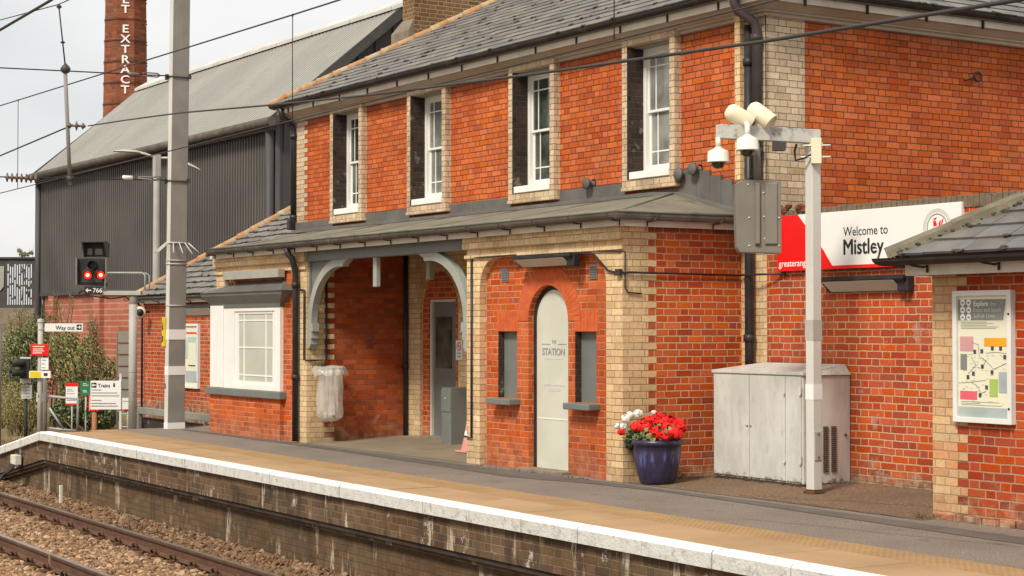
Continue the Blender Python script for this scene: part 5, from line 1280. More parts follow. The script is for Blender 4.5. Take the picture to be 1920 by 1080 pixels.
# display hood hung from the arm
hc = along(.63, -.80) + Vector((.02, 0, 0)); t = thing('display_housing', hc, 'dark grey ribbed steel back of a display hung from the pole arm', 'display')
n_ = Vector((.86, -.5, 0)).normalized(); s_ = Vector((.5, .86, 0)).normalized(); U_ = Vector((0, 0, 1))
def hp(u, w, d): return tuple(hc + s_ * u + U_ * w + n_ * d)
m = MB(); O = [(-.175, -.355), (.225, -.365), (.225, .34), (-.165, .345), (-.225, .30), (-.205, -.31)]
m.poly(O, lambda u, w, d: hp(u, w, d), .05, -.10)
m.build('case', M['housing'], t, bevel=.008)
m = MB()
m.hexa([hp(-.035, -.29, .052), hp(.015, -.29, .052), hp(.015, .32, .052), hp(-.035, .32, .052), hp(-.03, -.27, .085), hp(.01, -.27, .085), hp(.01, .31, .085), hp(-.03, .31, .085)])
m.hexa([hp(.06, -.29, .052), hp(.19, -.29, .052), hp(.19, .32, .052), hp(.06, .32, .052), hp(.07, -.27, .07), hp(.18, -.27, .07), hp(.18, .31, .07), hp(.07, .31, .07)])
m.build('rib', M['housing'], t, bevel=.004)
m = MB()
for (u, w) in ((-.10, .30), (.05, .22), (-.09, -.02), (.055, -.01), (.20, -.02), (.06, -.22), (-.09, -.29), (.20, -.29)): m.lathe(hp(u, w, .056), [(0, .004), (.008, .002), (.008, -.002)], 8, axis=n_)
m.build('rivet', M['sign_w'], t)
MB().tube([along(.63, -.07), hc + U_ * .6, hc + U_ * .34], .034, 10).build('hanger', M['housing'], t)
cc = along(.50, -.12) + Vector((.08, .06, 0)); MB().obox(cc, s_, .06, n_, .04, U_, .045).build('junction_box', M['dgrey'], t, bevel=.004)
MB().tube([hp(-.1, .345, -.02), hp(-.05, .385, -.02), hp(0, .35, -.02)], .006, 6).build('lifting_eye', M['dgrey'], t)

# ------------------------------------------------------------------ flower pot
PX, PY = -14.925, 11.325; pz = .012
PT = thing('plant_pot', (PX, PY, pz), 'dark blue glazed plant pot by the cream brick corner', 'pot')
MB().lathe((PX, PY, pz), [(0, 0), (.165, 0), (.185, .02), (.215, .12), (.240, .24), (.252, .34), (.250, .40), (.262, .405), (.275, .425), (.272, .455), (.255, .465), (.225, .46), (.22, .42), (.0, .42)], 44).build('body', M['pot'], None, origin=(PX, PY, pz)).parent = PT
PT.children[0].location = (0, 0, 0)
MB().lathe((PX, PY, pz), [(.222, .425), (0, .44)], 24).build('soil', M['moss'], PT)
FL = thing('geraniums', (PX, PY, pz + .43), 'red and white flowering geraniums filling the dark blue pot', 'flowers')
def leaves(mb, c, r, n, size, flat=.5, lobes=True, seed=None, up=0.0, shell=.0):
    c = Vector(c)
    for _ in range(n):
        while True:
            v = Vector((random.uniform(-1, 1), random.uniform(-1, 1), random.uniform(-1, 1)))
            if shell * shell <= v.length_squared <= 1: break
        p = c + Vector((v.x * r[0], v.y * r[1], v.z * r[2])); s = size * random.uniform(.6, 1.35)
        nrm = (v + Vector((random.uniform(-1, 1), random.uniform(-1, 1), random.uniform(-.6, 1.2 + up)))).normalized()
        a = nrm.cross(Vector((random.random(), random.random(), random.random() + .1))).normalized(); b = nrm.cross(a)
        if lobes:
            m_ = 6; pts = [p + (a * cos(2 * pi * k / m_) + b * sin(2 * pi * k / m_)) * s * random.uniform(.35, .55) + nrm * random.uniform(-.15, .15) * s for k in range(m_)]
            mb.quad(*pts)
        else:
            w = flat * .5
            mb.quad(p - a * s * .5, p + b * s * w * .5 , p + a * s * .5 + nrm * s * .12, p - b * s * w * .5)
    return mb
random.seed(77)
m = MB(); leaves(m, (PX, PY, pz + .50), (.25, .25, .10), 620, .055); leaves(m, (PX - .20, PY - .13, pz + .45), (.13, .10, .12), 380, .05)
m.build('foliage', M['leaf_d'], FL, fix=False)
m = MB(); leaves(m, (PX, PY, pz + .52), (.29, .27, .13), 300, .06); leaves(m, (PX - .21, PY - .14, pz + .45), (.12, .09, .11), 130, .045)
m.build('foliage', M['leaf'], FL, fix=False)
def bloom(mb, c, r, n=60):
    c = Vector(c)
    for _ in range(n):
        v = Vector((random.gauss(0, 1), random.gauss(0, 1), random.gauss(0, 1))).normalized(); p = c + Vector((v.x * r, v.y * r, v.z * r * .8)); s = r * .42
        a = v.cross(Vector((random.random(), random.random(), 1))).normalized(); b = v.cross(a)
        mb.quad(*[p + (a * cos(2 * pi * k / 5) + b * sin(2 * pi * k / 5)) * s * random.uniform(.7, 1.1) + v * random.uniform(-.2, .2) * s for k in range(5)])
SD = Vector((.5373, .8434, 0)); FW = Vector((.8434, -.5373, 0))      # to the right / towards the platform edge
def at(u, h, f=0): return Vector((PX, PY, pz)) + SD * u + FW * f + Vector((0, 0, h))
red = [(-.12, .60, .12), (-.04, .67, .05), (.03, .64, .10), (.0, .57, .19), (-.13, .63, .0), (.08, .66, .02), (.14, .60, .10), (.20, .64, .0), (.235, .60, .08), (.06, .52, .24), (.12, .54, .20), (-.03, .52, .2), (-.17, .60, .08), (.02, .70, .0), (.16, .55, .16), (.24, .64, .02), (-.07, .565, .16), (.09, .60, .12), (-.22, .60, .04), (.27, .585, .05), (.19, .53, .18), (-.10, .67, .03), (.13, .665, .0)]
for (u, h, f) in red:
    m = MB(); bloom(m, at(u, h, f), random.uniform(.048, .064), 60); m.build('flower_head', M['petal_r'], FL, fix=False)
m = MB(); bloom(m, at(-.385, .545, .06), .040, 54); m.build('flower_head', M['petal_r'], FL, fix=False)
for (u, h, f, r) in ((-.33, .685, .02, .05), (-.29, .72, .0, .042), (-.20, .735, .0, .05), (-.36, .60, .04, .042), (-.42, .605, .05, .036), (-.03, .745, -.06, .028)):
    m = MB(); bloom(m, at(u, h, f), r, 50); m.build('flower_head', M['petal_w'], FL, fix=False)
m = MB()
for (u, h, f) in red[::2] + [(-.33, .66, .02), (-.2, .70, 0), (-.385, .52, .06), (-.02, .73, -.05)]: m.tube([at(u * .5, .44, f * .4), at(u, h - .03, f)], .004, 5)
m.build('flower_stem', M['leaf'], FL)

# ------------------------------------------------------------------ small things on the platform
t = thing('ash_bin', (-20.98, 12.40, .045), 'tall grey metal post bin standing beside the grey porch door', 'bin')
MB().box(-21.12, -20.86, 12.30, 12.55, .045, .83).build('body', M['grey_paint'], t, bevel=.006)
MB().box(-21.115, -20.865, 12.29, 12.30, .50, .80).build('lid', M['grey_paint'], t, bevel=.003)
MB().lathe((-21.0, 12.286, .68), [(0, -.006), (.012, -.006), (.012, .01)], 10, axis=(0, 1, 0)).build('lock', M['diff'], t)
t = thing('traffic_cone', (-19.72, 11.90, .03), 'faded pink traffic cone half hidden behind the cream brick pier', 'cone')
cx, cy = -19.72, 11.90
MB().lathe((cx, cy, .03), [(.11, .03), (.085, .12), (.068, .20)], 20).lathe((cx, cy, .03), [(.052, .285), (.03, .42), (.02, .47), (0, .47)], 20).build('cone', M['cone_p'], t)
MB().lathe((cx, cy, .03), [(.0685, .20), (.052, .285)], 20).build('white_band', M['sign_w'], t)
MB().box(cx - .14, cx + .14, cy - .14, cy + .14, .032, .06).build('base', M['cone_p'], t, bevel=.02)
MB().lathe((cx + .02, cy, .50), [(.0, 0), (.025, .01), (.03, .05), (.0, .1)], 12).build('tip', M['moss'], t)
t = thing('no_smoking_sign', (-21.40, 12.74, 1.2), 'small white no smoking notice on the cream brick beside the porch door', 'notice')
MB().box(-21.49, -21.31, YM - .012, YM - .001, 1.20, 1.475).build('plate', M['sign_w'], t, bevel=.002)
MB().poly(arc(-21.40, 1.39, .06, .06, 0, 345, 24), FY, YM - .015, YM - .012, [arc(-21.40, 1.39, .046, .046, 0, 345, 24)]).poly([(-21.44, 1.425), (-21.43, 1.433), (-21.36, 1.355), (-21.37, 1.347)], FY, YM - .0155, YM - .012).build('prohibition_ring', M['sign_r'], t)
MB().box(-21.43, -21.375, YM - .0145, YM - .012, 1.385, 1.395).box(-21.46, -21.34, YM - .0145, YM - .012, 1.29, 1.30).box(-21.45, -21.35, YM - .0145, YM - .012, 1.25, 1.257).box(-21.44, -21.36, YM - .0145, YM - .012, 1.235, 1.24).build('print', M['sign_k'], t)
# clear bag on a hoop
bc = Vector((-22.70, 11.38, 1.07))
t = thing('bin_bag', bc, 'clear plastic rubbish bag hanging from a hoop on the porch brickwork', 'bin bag')
MB().tube([bc + Vector((.19 * cos(a), .19 * sin(a), 0)) for a in [2 * pi * i / 24 for i in range(25)]], .012, 6, cap=False).box(XC1 + .004, -22.87, 11.33, 11.43, 1.02, 1.12).build('hoop', M['dgrey'], t)
random.seed(12); V = MB(); n = 72; rows = []
prof = [(-.09, .255), (-.05, .262), (.0, .235), (.035, .205), (.03, .19), (-.02, .172), (-.12, .168), (-.25, .172), (-.40, .178), (-.52, .184), (-.62, .188), (-.69, .17), (-.735, .12), (-.75, .05), (-.75, .0)]
for i, (dz, r) in enumerate(prof):
    row = []
    for j in range(n):
        a = 2 * pi * j / n; w = 1 + .16 * noise.noise((cos(a) * 2.0 + 5, sin(a) * 2.0, dz * 3.0)) + .13 * noise.noise((cos(a) * 7, sin(a) * 7 + 3, dz * 5.0)) + .05 * noise.noise((cos(a) * 18, sin(a) * 18, dz * 9))
        row.append((bc.x + r * w * cos(a) + .02 * dz, bc.y + r * w * sin(a), bc.z + dz + .03 * noise.noise((cos(a) * 2, sin(a) * 2, i * 3))))
    rows.append(row)
for row in rows: V.v += row
for i in range(len(rows) - 1):
    for j in range(n): V.f.append((i * n + j, i * n + (j + 1) % n, (i + 1) * n + (j + 1) % n, (i + 1) * n + j)); V.mi.append(0); V.sm.append(True)
V.build('bag', M['bag'], t, fix=False)
random.seed(5); m = MB()
for k in range(10):
    i0 = len(m.v); c = bc + Vector((random.uniform(-.08, .08), random.uniform(-.08, .08), -.68 + random.uniform(-.03, .03))); r = random.uniform(.03, .05)
    m.v += [tuple(c + v * r) for v in random.choice(rocks)]; m.f += [tuple(i0 + j for j in f) for f in IF]; m.mi += [0] * len(IF); m.sm += [False] * len(IF)
m.build('rubbish', M['white_old'], t, fix=False)
# weeds and leaves at the foot of walls
random.seed(3); m = MB()
for k in range(60):
    x = -10.98 + random.uniform(-.12, .06); y = 11.22 + random.uniform(-.06, .04); h = random.uniform(.03, .10); a = random.uniform(0, 6.28)
    m.quad((x - .004, y, .01), (x + .004, y, .01), (x + cos(a) * .05, y + sin(a) * .05, h))
m.build('weed_tuft', M['leaf_b'], None, fix=False, origin=(-10.98, 11.22, .0), label='brown weed tuft at the cream corner foot of the right hand hut', cat='weed')
def fplace():
    r = random.random()
    if r < .35: return (random.uniform(-15.2, -14.95), random.uniform(11.5, 12.3), .04)
    if r < .6: return (random.uniform(-14.9, -11.2), 12.7 + random.uniform(-.06, .02), .065)
    return (random.uniform(-18.1, -15.6), 11.08 + random.uniform(-.05, .03), .004)
scatter('grit', 160, fplace, .004, .013, M['rust'], 'scattered grit and leaf litter along the foot of the walls', 'litter', seed=2)
# ------------------------------------------------------------------ overhead line mast
MT = thing('overhead_line_mast', (-27.47, 10.92, 0), 'tall square grey steel mast with white bands and a spiked collar', 'mast')
mx, my = -27.47, 10.93; LEAN = .0125
def lean(mb): mb.v = [(x + (z) * LEAN * .5, y + z * LEAN * .6, z) for x, y, z in mb.v]; return mb
for (z0, z1, mt, nm, e) in ((0, 9.5, 'mast', 'shaft', 0),):
    lean(MB().box(mx - .075, mx + .075, my - .145, my + .145, z0, z1)).build(nm, M[mt], MT, bevel=.008)
lean(MB().box(mx - .077, mx + .077, my - .149, my - .1455, .0, 9.5)).build('lit_flange', M['polewhite'], MT)  # pale sheet, paints this side of the mast as brighter lit
for z, h in ((1.46, .165), (.88, .145), (.0, .10)): lean(MB().box(mx - .081, mx + .081, my - .153, my + .151, z, z + h)).build('white_band', M['sign_w'], MT)
def clamp(z, name='clamp'):
    lean(MB().box(mx - .13, mx - .078, my - .20, my - .09, z - .05, z + .04).tube([(mx - .08, my - .16, z), (mx + .09, my - .16, z - .01), (mx + .09, my + .16, z - .015), (mx - .08, my + .16, z)], .012, 6).box(mx + .078, mx + .11, my + .12, my + .17, z - .04, z + .03)).build(name, M['dgrey'], MT)
clamp(5.79); clamp(4.075)
m = MB()
for z in (2.76, 2.70, 2.02): m.tube([(mx - .085, my - .155, z), (mx + .083, my - .155, z), (mx + .083, my + .155, z), (mx - .085, my + .155, z), (mx - .085, my - .155, z)], .009, 6)
lean(m).build('strap', M['ring'], MT)
m = MB(); z = 3.05
m.tube([(mx - .09, my - .16, z), (mx + .09, my - .16, z), (mx + .09, my + .16, z), (mx - .09, my + .16, z), (mx - .09, my - .16, z)], .012, 6)
for (ax1, ay1, dx1, dy1) in ((-.09, -.16, -.1, -.16), (-.03, -.16, -.05, -.17), (.05, -.16, .02, -.2), (.09, -.10, .17, -.06), (.09, .0, .18, .0), (.09, .1, .17, .07), (.09, .16, .12, .15), (-.09, .16, -.1, .16), (-.09, 0, -.2, 0)):
    m.tube([(mx + ax1, my + ay1, z), (mx + ax1 + dx1, my + ay1 + dy1, z - .16 - random.uniform(0, .04))], .010, 5)
lean(m).build('anti_climb_collar', M['polewhite'], MT)
lean(MB().box(mx - .10, mx - .04, my - .20, my - .156, 1.35, 1.83)).build('warning_plate', M['sign_y'], MT)
lean(MB().poly([(mx - .095, 1.62), (mx - .045, 1.62), (mx - .07, 1.76)], FY, my - .203, my - .2).box(mx - .092, mx - .048, my - .203, my - .2, 1.42, 1.52)).build('warning_mark', M['sign_k'], MT)
text('mast_number', '8', .12, (mx - .03, my - .155, .66), M['sign_k'], MT, ext=.001, align='CENTER')

# cross span wires and fittings
def cross(name, z0, z1, y0, y1, label, zfit):
    t = thing(name, (-27.5, y1, z1), label, 'span wire', 'cross span wires')
    MB().tube([(-27.5, y0, z0), (-27.5, (y0 + y1) / 2, (z0 + z1) / 2 - .02), (-27.5, y1, z1)], .011, 6).build('wire', M['wire'], t)
    return t
t = cross('cross_span_wire', 5.66, 5.80, 5.0, 10.80, 'thin cross wire joining the mast near the top of the picture', 0)
MB().lathe((-27.5, 10.22, 5.775), [(.0, -.10), (.035, -.09), (.04, 0), (.03, .09), (0, .1)], 12, axis=(0, 1, 0)).tube([(-27.5, 10.36, 5.80), (-27.5, 10.40, 5.825), (-27.5, 10.62, 5.825), (-27.5, 10.66, 5.80)], .012, 6).tube([(-27.5, 10.36, 5.775), (-27.5, 10.62, 5.765), (-27.5, 10.66, 5.79)], .012, 6).build('tensioner', M['porc'], t)
t = cross('cross_span_wire', 3.97, 4.08, 5.0, 10.80, 'thin lower cross wire with a ribbed brown insulator at far left', 0)
m = MB(); 
prof = [(0, -.30)]
for k in range(7):
    y = -.24 + k * .075; prof += [(.02, y - .02), (.075, y), (.02, y + .02)]
prof += [(0, .28)]
m.lathe((-27.5, 8.40, 4.005), prof, 14, axis=(0, 1, 0)); m.build('insulator', M['porc'], t)
MB().lathe((-27.5, 10.12, 4.09), [(.0, -.09), (.035, -.08), (.035, .08), (0, .09)], 12, axis=(0, 1, 0)).build('insulator', M['sign_w'], t)
MB().tube([(-27.5, 10.30, 4.10), (-27.5, 10.34, 4.115), (-27.5, 10.60, 4.115), (-27.5, 10.66, 4.09)], .012, 6).tube([(-27.5, 10.30, 4.09), (-27.5, 10.6, 4.065), (-27.5, 10.66, 4.08)], .012, 6).build('tensioner', M['mast'], t)
# vertical registration tube
t = thing('registration_tube', (-27.5, 9.12, 3.9), 'upright grey tube hanging between the two cross wires with a side insulator', 'support tube')
MB().tube([(-27.5, 9.073, 5.80), (-27.5, 9.165, 3.93)], .032, 10).build('tube', M['mast'], t)
MB().tube([(-27.5, 8.963, 6.80), (-27.5, 9.073, 5.85)], .012, 7).lathe((-27.5, 8.97, 6.76), [(0, -.04), (.05, 0), (0, .05)], 10).lathe((-27.5, 9.033, 6.2), [(0, -.03), (.045, 0), (0, .03)], 10).build('suspension_rod', M['wire'], t)
MB().lathe((-27.5, 9.08, 5.78), [(0, -.08), (.06, -.06), (.085, 0), (.05, .05), (0, .1)], 12).lathe((-27.5, 9.165, 4.03), [(0, -.05), (.06, -.04), (.06, .03), (0, .06)], 12).build('fitting', M['dgrey'], t)
MB().lathe((-27.46, 9.15, 4.875), [(.018, -.06), (.05, 0.0), (.02, .02), (.02, .07), (.09, .10), (.02, .12), (.02, .17), (.06, .19), (.0, .25)], 14, axis=(.35, .94, -.02)).build('insulator', M['porc'], t)
# running wires
def wirey(x): return 9.16 + (x + 27.4) * -.014
CT = thing('catenary_wire', (-27.5, 9.15, 4.1), 'thin contact wire and carrier wire with droppers running across the station front', 'overhead wire')
MB().tube([(x, wirey(x), 4.06 + (x + 31) * .0045) for x in (-80, -55, -40, -31, -27.4, -23, -19, -14, -11, -9, -4)], .008, 6).build('contact_wire', M['wire'], CT)
mz = lambda x: 5.62 + (x + 31.1) * -.0205 + (0.0 if x < -17 else (x + 17) * .006)
MB().tube([(x, wirey(x), mz(x)) for x in (-80, -55, -40, -31, -27.4, -23, -19, -14, -11, -9, -4)], .010, 6).build('carrier_wire', M['wire'], CT)
for x in (-30.4, -19.05, -12.4): MB().tube([(x, wirey(x), mz(x)), (x, wirey(x), 4.06 + (x + 31) * .0045)], .006, 5).lathe((x, wirey(x), mz(x)), [(0, -.05), (.016, 0), (0, .02)], 8).build('dropper', M['wire'], CT)
def cab(name, pts, r, label):
    MB().tube(pts, r, 8).build(name, M['wire'], None, origin=pts[0], label=label, cat='cable', group='overhead cables')
cab('overhead_cable', [(-27.27, 9.38, 4.865), (-24.5, 9.0, 4.66), (-21.5, 8.62, 4.43), (-17.5, 8.02, 4.06), (-14.0, 7.42, 3.74), (-10.4, 6.80, 3.44), (-7.27, 6.27, 3.20), (-5.2, 5.9, 3.06), (-3, 5.5, 2.98)], .0105, 'thick black cable sweeping low from the side insulator across the upper windows')
cab('overhead_cable', [(-60, 8.9, 3.9), (-40, 9.05, 4.42), (-31.1, 9.10, 4.69), (-27.5, 9.16, 4.87)], .0135, 'black cable arriving from the left edge at the upright tube')
cab('overhead_cable', [(-60, 6.6, 5.2), (-26, 7.0, 5.65), (-22, 7.05, 5.8), (-18, 7.05, 6.0), (-6, 6.6, 6.2)], .019, 'thick black cable crossing the top left corner in front of the brick stack')
cab('overhead_cable', [(-60, 9.0, 7.6), (-31.1, 9.05, 7.08), (-27.5, 8.963, 6.80), (-24, 8.95, 6.75), (-10, 8.8, 6.8)], .009, 'thin wire meeting the top of the upright tube at the top left')

# ------------------------------------------------------------------ signal
SGN = thing('railway_signal', (-27.92, 10.38, 0), 'black railway signal showing two red lights on a grey post with plate 766', 'signal')
px_, py_ = -27.92, 10.38
MB().tube([(px_, py_, -.05), (px_, py_, 2.20)], .068, 18).build('post', M['mast_lt'], SGN)
MB().lathe((px_, py_, 2.06), [(.068, -.02), (.075, 0), (.075, .1), (.068, .12)], 18).lathe((px_, py_, .92), [(.068, -.01), (.072, 0), (.068, .01)], 18).lathe((px_, py_, .60), [(.068, -.01), (.072, 0), (.068, .01)], 18).build('post_collar', M['mast'], SGN)
# frame of the head: right-hand direction and outward normal (it looks along the line towards the camera)
hr = Vector((.52, .854, 0)).normalized(); hn = Vector((.854, -.52, 0)).normalized(); hz_ = Vector((0, 0, 1))
H0 = Vector((px_, py_, 0)) - hr * .64
def H(u, w, d): return tuple(H0 + hr * u + hz_ * w + hn * d)
def hbox(mb, u0, u1, w0, w1, d0, d1): return mb.hexa([H(u0, w0, d0), H(u1, w0, d0), H(u1, w0, d1), H(u0, w0, d1), H(u0, w1, d0), H(u1, w1, d0), H(u1, w1, d1), H(u0, w1, d1)])
hbox(MB(), -.05, .78, 2.19, 2.26, -.06, .10).build('arm', M['mast_lt'], SGN, bevel=.006)
m = MB(); m.tube([H(-.05, 2.2, .06), H(-.14, 2.26, .06), H(-.2, 2.26, .06), H(-.24, 2.22, .06)], .016, 6); m.tube([H(0.0, 2.17, .0), H(.3, 2.13, .05), H(.52, 2.17, .03), H(.60, 2.1, .05)], .012, 6)
m.build('cable', M['cable'], SGN)
m = MB(); m.tube([H(.20, 2.26, .1), H(.20, 2.50, .1), H(.24, 2.56, .1), H(.80, 2.56, .1), H(.85, 2.52, .1), H(.85, 2.28, .1)], .013, 8)
m.tube([H(.20, 2.26, -.3), H(.20, 2.50, -.3), H(.24, 2.56, -.3), H(.80, 2.56, -.3), H(.85, 2.52, -.3), H(.85, 2.28, -.3)], .013, 8)
m.build('guard_rail', M['railing'], SGN)
hd = MB().poly([(-.25, 2.36), (.20, 2.34), (.205, 2.80), (-.25, 2.80)], H, .06, -.12).build('head', M['black'], SGN, bevel=.008)
MB().poly([(-.19, 2.40), (.165, 2.40), (.17, 2.56), (.04, 2.74), (-.04, 2.74), (-.17, 2.58)], H, .075, .05).build('face_plate', M['dgrey'], hd)
m = MB(); hbox(m, -.275, -.255, 2.36, 2.80, -.14, .14); hbox(m, .205, .22, 2.40, 2.80, -.1, .12); m.build('side_plate', M['mast'], hd)
for u, w in ((-.09, 2.52), (.125, 2.52)):
    c = H(u, w, .08); 
    MB().lathe(c, [(0, .012), (.04, .010), (.062, .0)], 22, axis=hn).build('red_lens', M['redlamp'], hd)
    MB().lathe(c, [(0, .020), (.022, .016), (.03, .011)], 14, axis=hn).build('lamp_core', M['redcore'], hd)
    mm = MB(); seg = 16; R_ = .072
    for k in range(seg):
        a0 = pi * (-.12 + 1.24 * k / seg); a1 = pi * (-.12 + 1.24 * (k + 1) / seg)
        def q(a, d): return tuple(Vector(c) + hr * (R_ * cos(a)) + hz_ * (R_ * sin(a)) + hn * d)
        dep = lambda a: .05 + .14 * max(0, sin(a))
        mm.quad(q(a0, -.01), q(a1, -.01), q(a1, dep(a1)), q(a0, dep(a0)))
    mm.build('lamp_hood', M['black'], hd, fix=False)
c = H(.0, 2.68, .07); MB().lathe(c, [(0, .005), (.05, .004), (.065, 0), (.072, .02), (.075, .13), (.07, .13), (.066, .01)], 20, axis=hn).build('dark_lens', M['black'], hd)
hb = MB().poly([(-.16, 2.83), (.185, 2.83), (.20, 3.06), (-.15, 3.07)], H, -.02, -.25).build('indicator_box', M['black'], SGN)
mm = MB(); hbox(mm, -.165, .205, 3.055, 3.075, -.1, .22); mm.hexa([H(-.17, 2.82, -.1), H(-.15, 2.82, -.1), H(-.15, 2.82, .02), H(-.17, 2.82, .02), H(-.17, 3.06, -.1), H(-.15, 3.06, -.1), H(-.15, 3.06, .22), H(-.17, 3.06, .22)])
mm.hexa([H(.19, 2.82, -.1), H(.205, 2.82, -.1), H(.205, 2.82, .02), H(.19, 2.82, .02), H(.19, 3.06, -.1), H(.205, 3.06, -.1), H(.205, 3.06, .22), H(.19, 3.06, .22)]); mm.build('visor', M['dgrey'], hb)
mm = MB(); hbox(mm, -.12, -.04, 2.86, 2.96, -.02, -.012); hbox(mm, .01, .13, 2.86, 2.96, -.02, -.012); mm.build('indicator_window', M['mast'], hb)
pl_ = MB().poly([(-.13, 2.205), (.15, 2.205), (.15, 2.33), (-.13, 2.33)], H, .135, .105).build('number_plate', M['black'], SGN)
text('lettering', '766', .105, H(.005, 2.232, .137), M['sign_w'], pl_, xdir=hr, ext=.001, weight=.002)
MB().poly([(-.078, 2.259), (-.02, 2.259), (-.02, 2.277), (-.078, 2.277)], H, .138, .135).poly([(-.115, 2.268), (-.075, 2.230), (-.075, 2.306)], H, .1385, .135).build('arrow', M['sign_w'], pl_)
# bullet camera on the wing corner
t = thing('wall_camera', (-33.4, 12.6, 2.0), 'small white round camera bracketed to the corner of the low wing', 'camera')
MB().lathe((-33.28, 12.52, 1.96), [(0, -.10), (.07, -.08), (.11, 0), (.12, .03), (.09, .05), (0, .05)], 18, axis=(.84, -.5, -.1)).build('body', M['cream'], t)
MB().lathe((-33.24, 12.50, 1.955), [(.075, .01), (.07, .03), (0, .035)], 14, axis=(.84, -.5, -.1)).build('lens', M['black'], t)
MB().tube([(-33.45, 12.75, 1.97), (-33.36, 12.6, 1.97)], .02, 8).build('bracket', M['dgrey'], t)
# handrail down to the ramp
t = thing('handrail', (-31, 12.55, -.8), 'grey painted handrail along the foot of the low wing wall', 'handrail')
MB().beam((-33.3, 12.52, .03), (-29.6, 12.52, .03), .06, .13).beam((-33.3, 12.52, .085), (-33.3, 12.52, -.9), .06, .08).beam((-30.0, 12.52, -.05), (-30.0, 12.52, -.6), .05, .05).build('rail', M['mast'], t, bevel=.01)
MB().box(-33.6, -26.3, 12.60, 12.75, -1.0, -.12).build('ramp_kerb_wall', M['brick_dark'], None, origin=(-30, 12.7, -1), label='low dark brick kerb wall under the handrail', cat='kerb wall')

# ------------------------------------------------------------------ signs and gate beyond the ramp
def board(name, c, w, h, mat, label, post=None, parts=(), facing=(.854, -.52, 0), cat='sign', thick=.02, postmat='mast_lt', postr=.03, postoff=0.0, bottom=-.9, group=None):
    n_ = Vector(facing).normalized(); r_ = Vector((-n_.y, n_.x, 0)); c = Vector(c)
    t = thing(name, (c.x, c.y, bottom if post else c.z), label, cat, group)
    P = lambda u, v, d: tuple(c + r_ * u + Vector((0, 0, v)) + n_ * d)
    MB().poly(rect(-w / 2, w / 2, -h / 2, h / 2), P, 0, -thick).build('plate', M[mat], t, bevel=.003)
    for (u0, u1, v0, v1, mt, nm) in parts:
        MB().poly(rect(-w / 2 + w * u0, -w / 2 + w * u1, -h / 2 + h * v0, -h / 2 + h * v1), P, .003, .0).build(nm, M[mt], t)
    if post:
        q = P(postoff, 0, -thick - postr); MB().tube([(q[0], q[1], bottom), (q[0], q[1], post)], postr, 12).build('post', M[postmat], t)
    return t, P, r_, n_
def lines(w, rows, u0=.08, mt='sign_g', seed=1, th=.03):
    random.seed(seed); return [(u0, random.uniform(.55, .92), v, v + th, mt, 'print_line') for v in rows]
# way out sign on its post
t = thing('way_out_sign', (-32.58, 10.31, -.6), 'tall pale post carrying the white Way out sign with arrow', 'sign')
MB().tube([(-32.58, 10.31, -.7), (-32.58, 10.31, 1.80)], .050, 14).build('post', M['mast_lt'], t)
MB().lathe((-32.58, 10.31, 1.80), [(.06, -.05), (.062, .01), (0, .03)], 14).lathe((-32.58, 10.31, 1.62), [(.055, -.01), (.055, .01)], 14).build('cap', M['mast_lt'], t)
wr_ = Vector((.46, .888, 0)).normalized(); wn = Vector((.888, -.46, 0)).normalized(); wc = Vector((-32.58, 10.31, 1.66)) + wr_ * .08
WP = lambda u, v, d: tuple(wc + wr_ * u + Vector((0, 0, v)) + wn * d)
MB().poly(rect(0, .70, -.075, .075), WP, .02, -.01).build('plate', M['sign_w'], t, bevel=.004)
text('lettering', 'Way out', .115, WP(.20, -.045, .0215), M['sign_k'], t, xdir=wr_, ext=.001, weight=.0015, sx=.85)
ar = MB().poly(rect(.585, .675, -.045, .055), WP, .0225, .02).build('arrow_panel', M['sign_k'], t)
MB().poly([(.597, -.004), (.640, -.004), (.640, .014), (.597, .014)], WP, .024, .0225).poly([(.632, -.032), (.668, .005), (.632, .042)], WP, .0245, .0225).build('arrow', M['sign_w'], ar)
text('mast_number', '6', .10, (-32.555, 10.255, .35), M['sign_k'], t, xdir=wr_, ext=.001)
MB().poly(rect(-.145, -.035, -1.38, -1.22), WP, .03, .025).build('number_patch', M['ring'], t)
board('warning_notice', (-32.50, 10.27, 1.245), .33, .205, 'sign_r', 'red notice with white lines clipped to the tall pale post', parts=lines(.33, (.18, .36, .54, .76), .12, 'sign_w', 3, .07))
board('small_notice', (-32.50, 10.36, .985), .155, .235, 'sign_w', 'narrow white notice on the tall pale post beneath the red notice', parts=lines(.15, (.15, .45, .75), .2, 'sign_g', 4, .06))
board('yellow_notice', (-32.48, 10.27, .785), .40, .13, 'sign_w', 'white notice with a yellow panel on the tall pale post', parts=((.04, .55, .08, .92, 'sign_y', 'yellow_panel'), (.68, .86, .3, .7, 'sign_k', 'pictogram')))
# small crossing lamp on black post
t, P, r_, n_ = board('crossing_signal', (-33.72, 10.38, .84), .20, .50, 'ring', 'black twin hooded crossing lamp on a white backboard and dark post', post=.45, postmat='green_d', postr=.035, bottom=-.8)
MB().poly(rect(-.08, .10, -.16, .22), lambda u, v, d: P(u, v, d), .10, .0).build('lamp_box', M['green_d'], t, bevel=.01)
for v in (.13, -.05):
    c = P(-.02, v, .10); MB().lathe(c, [(.062, 0), (.068, .02), (.06, .26), (.055, .26), (.06, .01), (0, .005)], 16, axis=Vector((.25, -.95, 0))).build('hood', M['green_d'], t)
board('crossing_notice', (-33.70, 10.40, .42), .20, .26, 'ring', 'pale lined notice on the dark post below the crossing lamp', parts=lines(.2, (.12, .38, .60, .82), .1, 'sign_g', 5, .05))
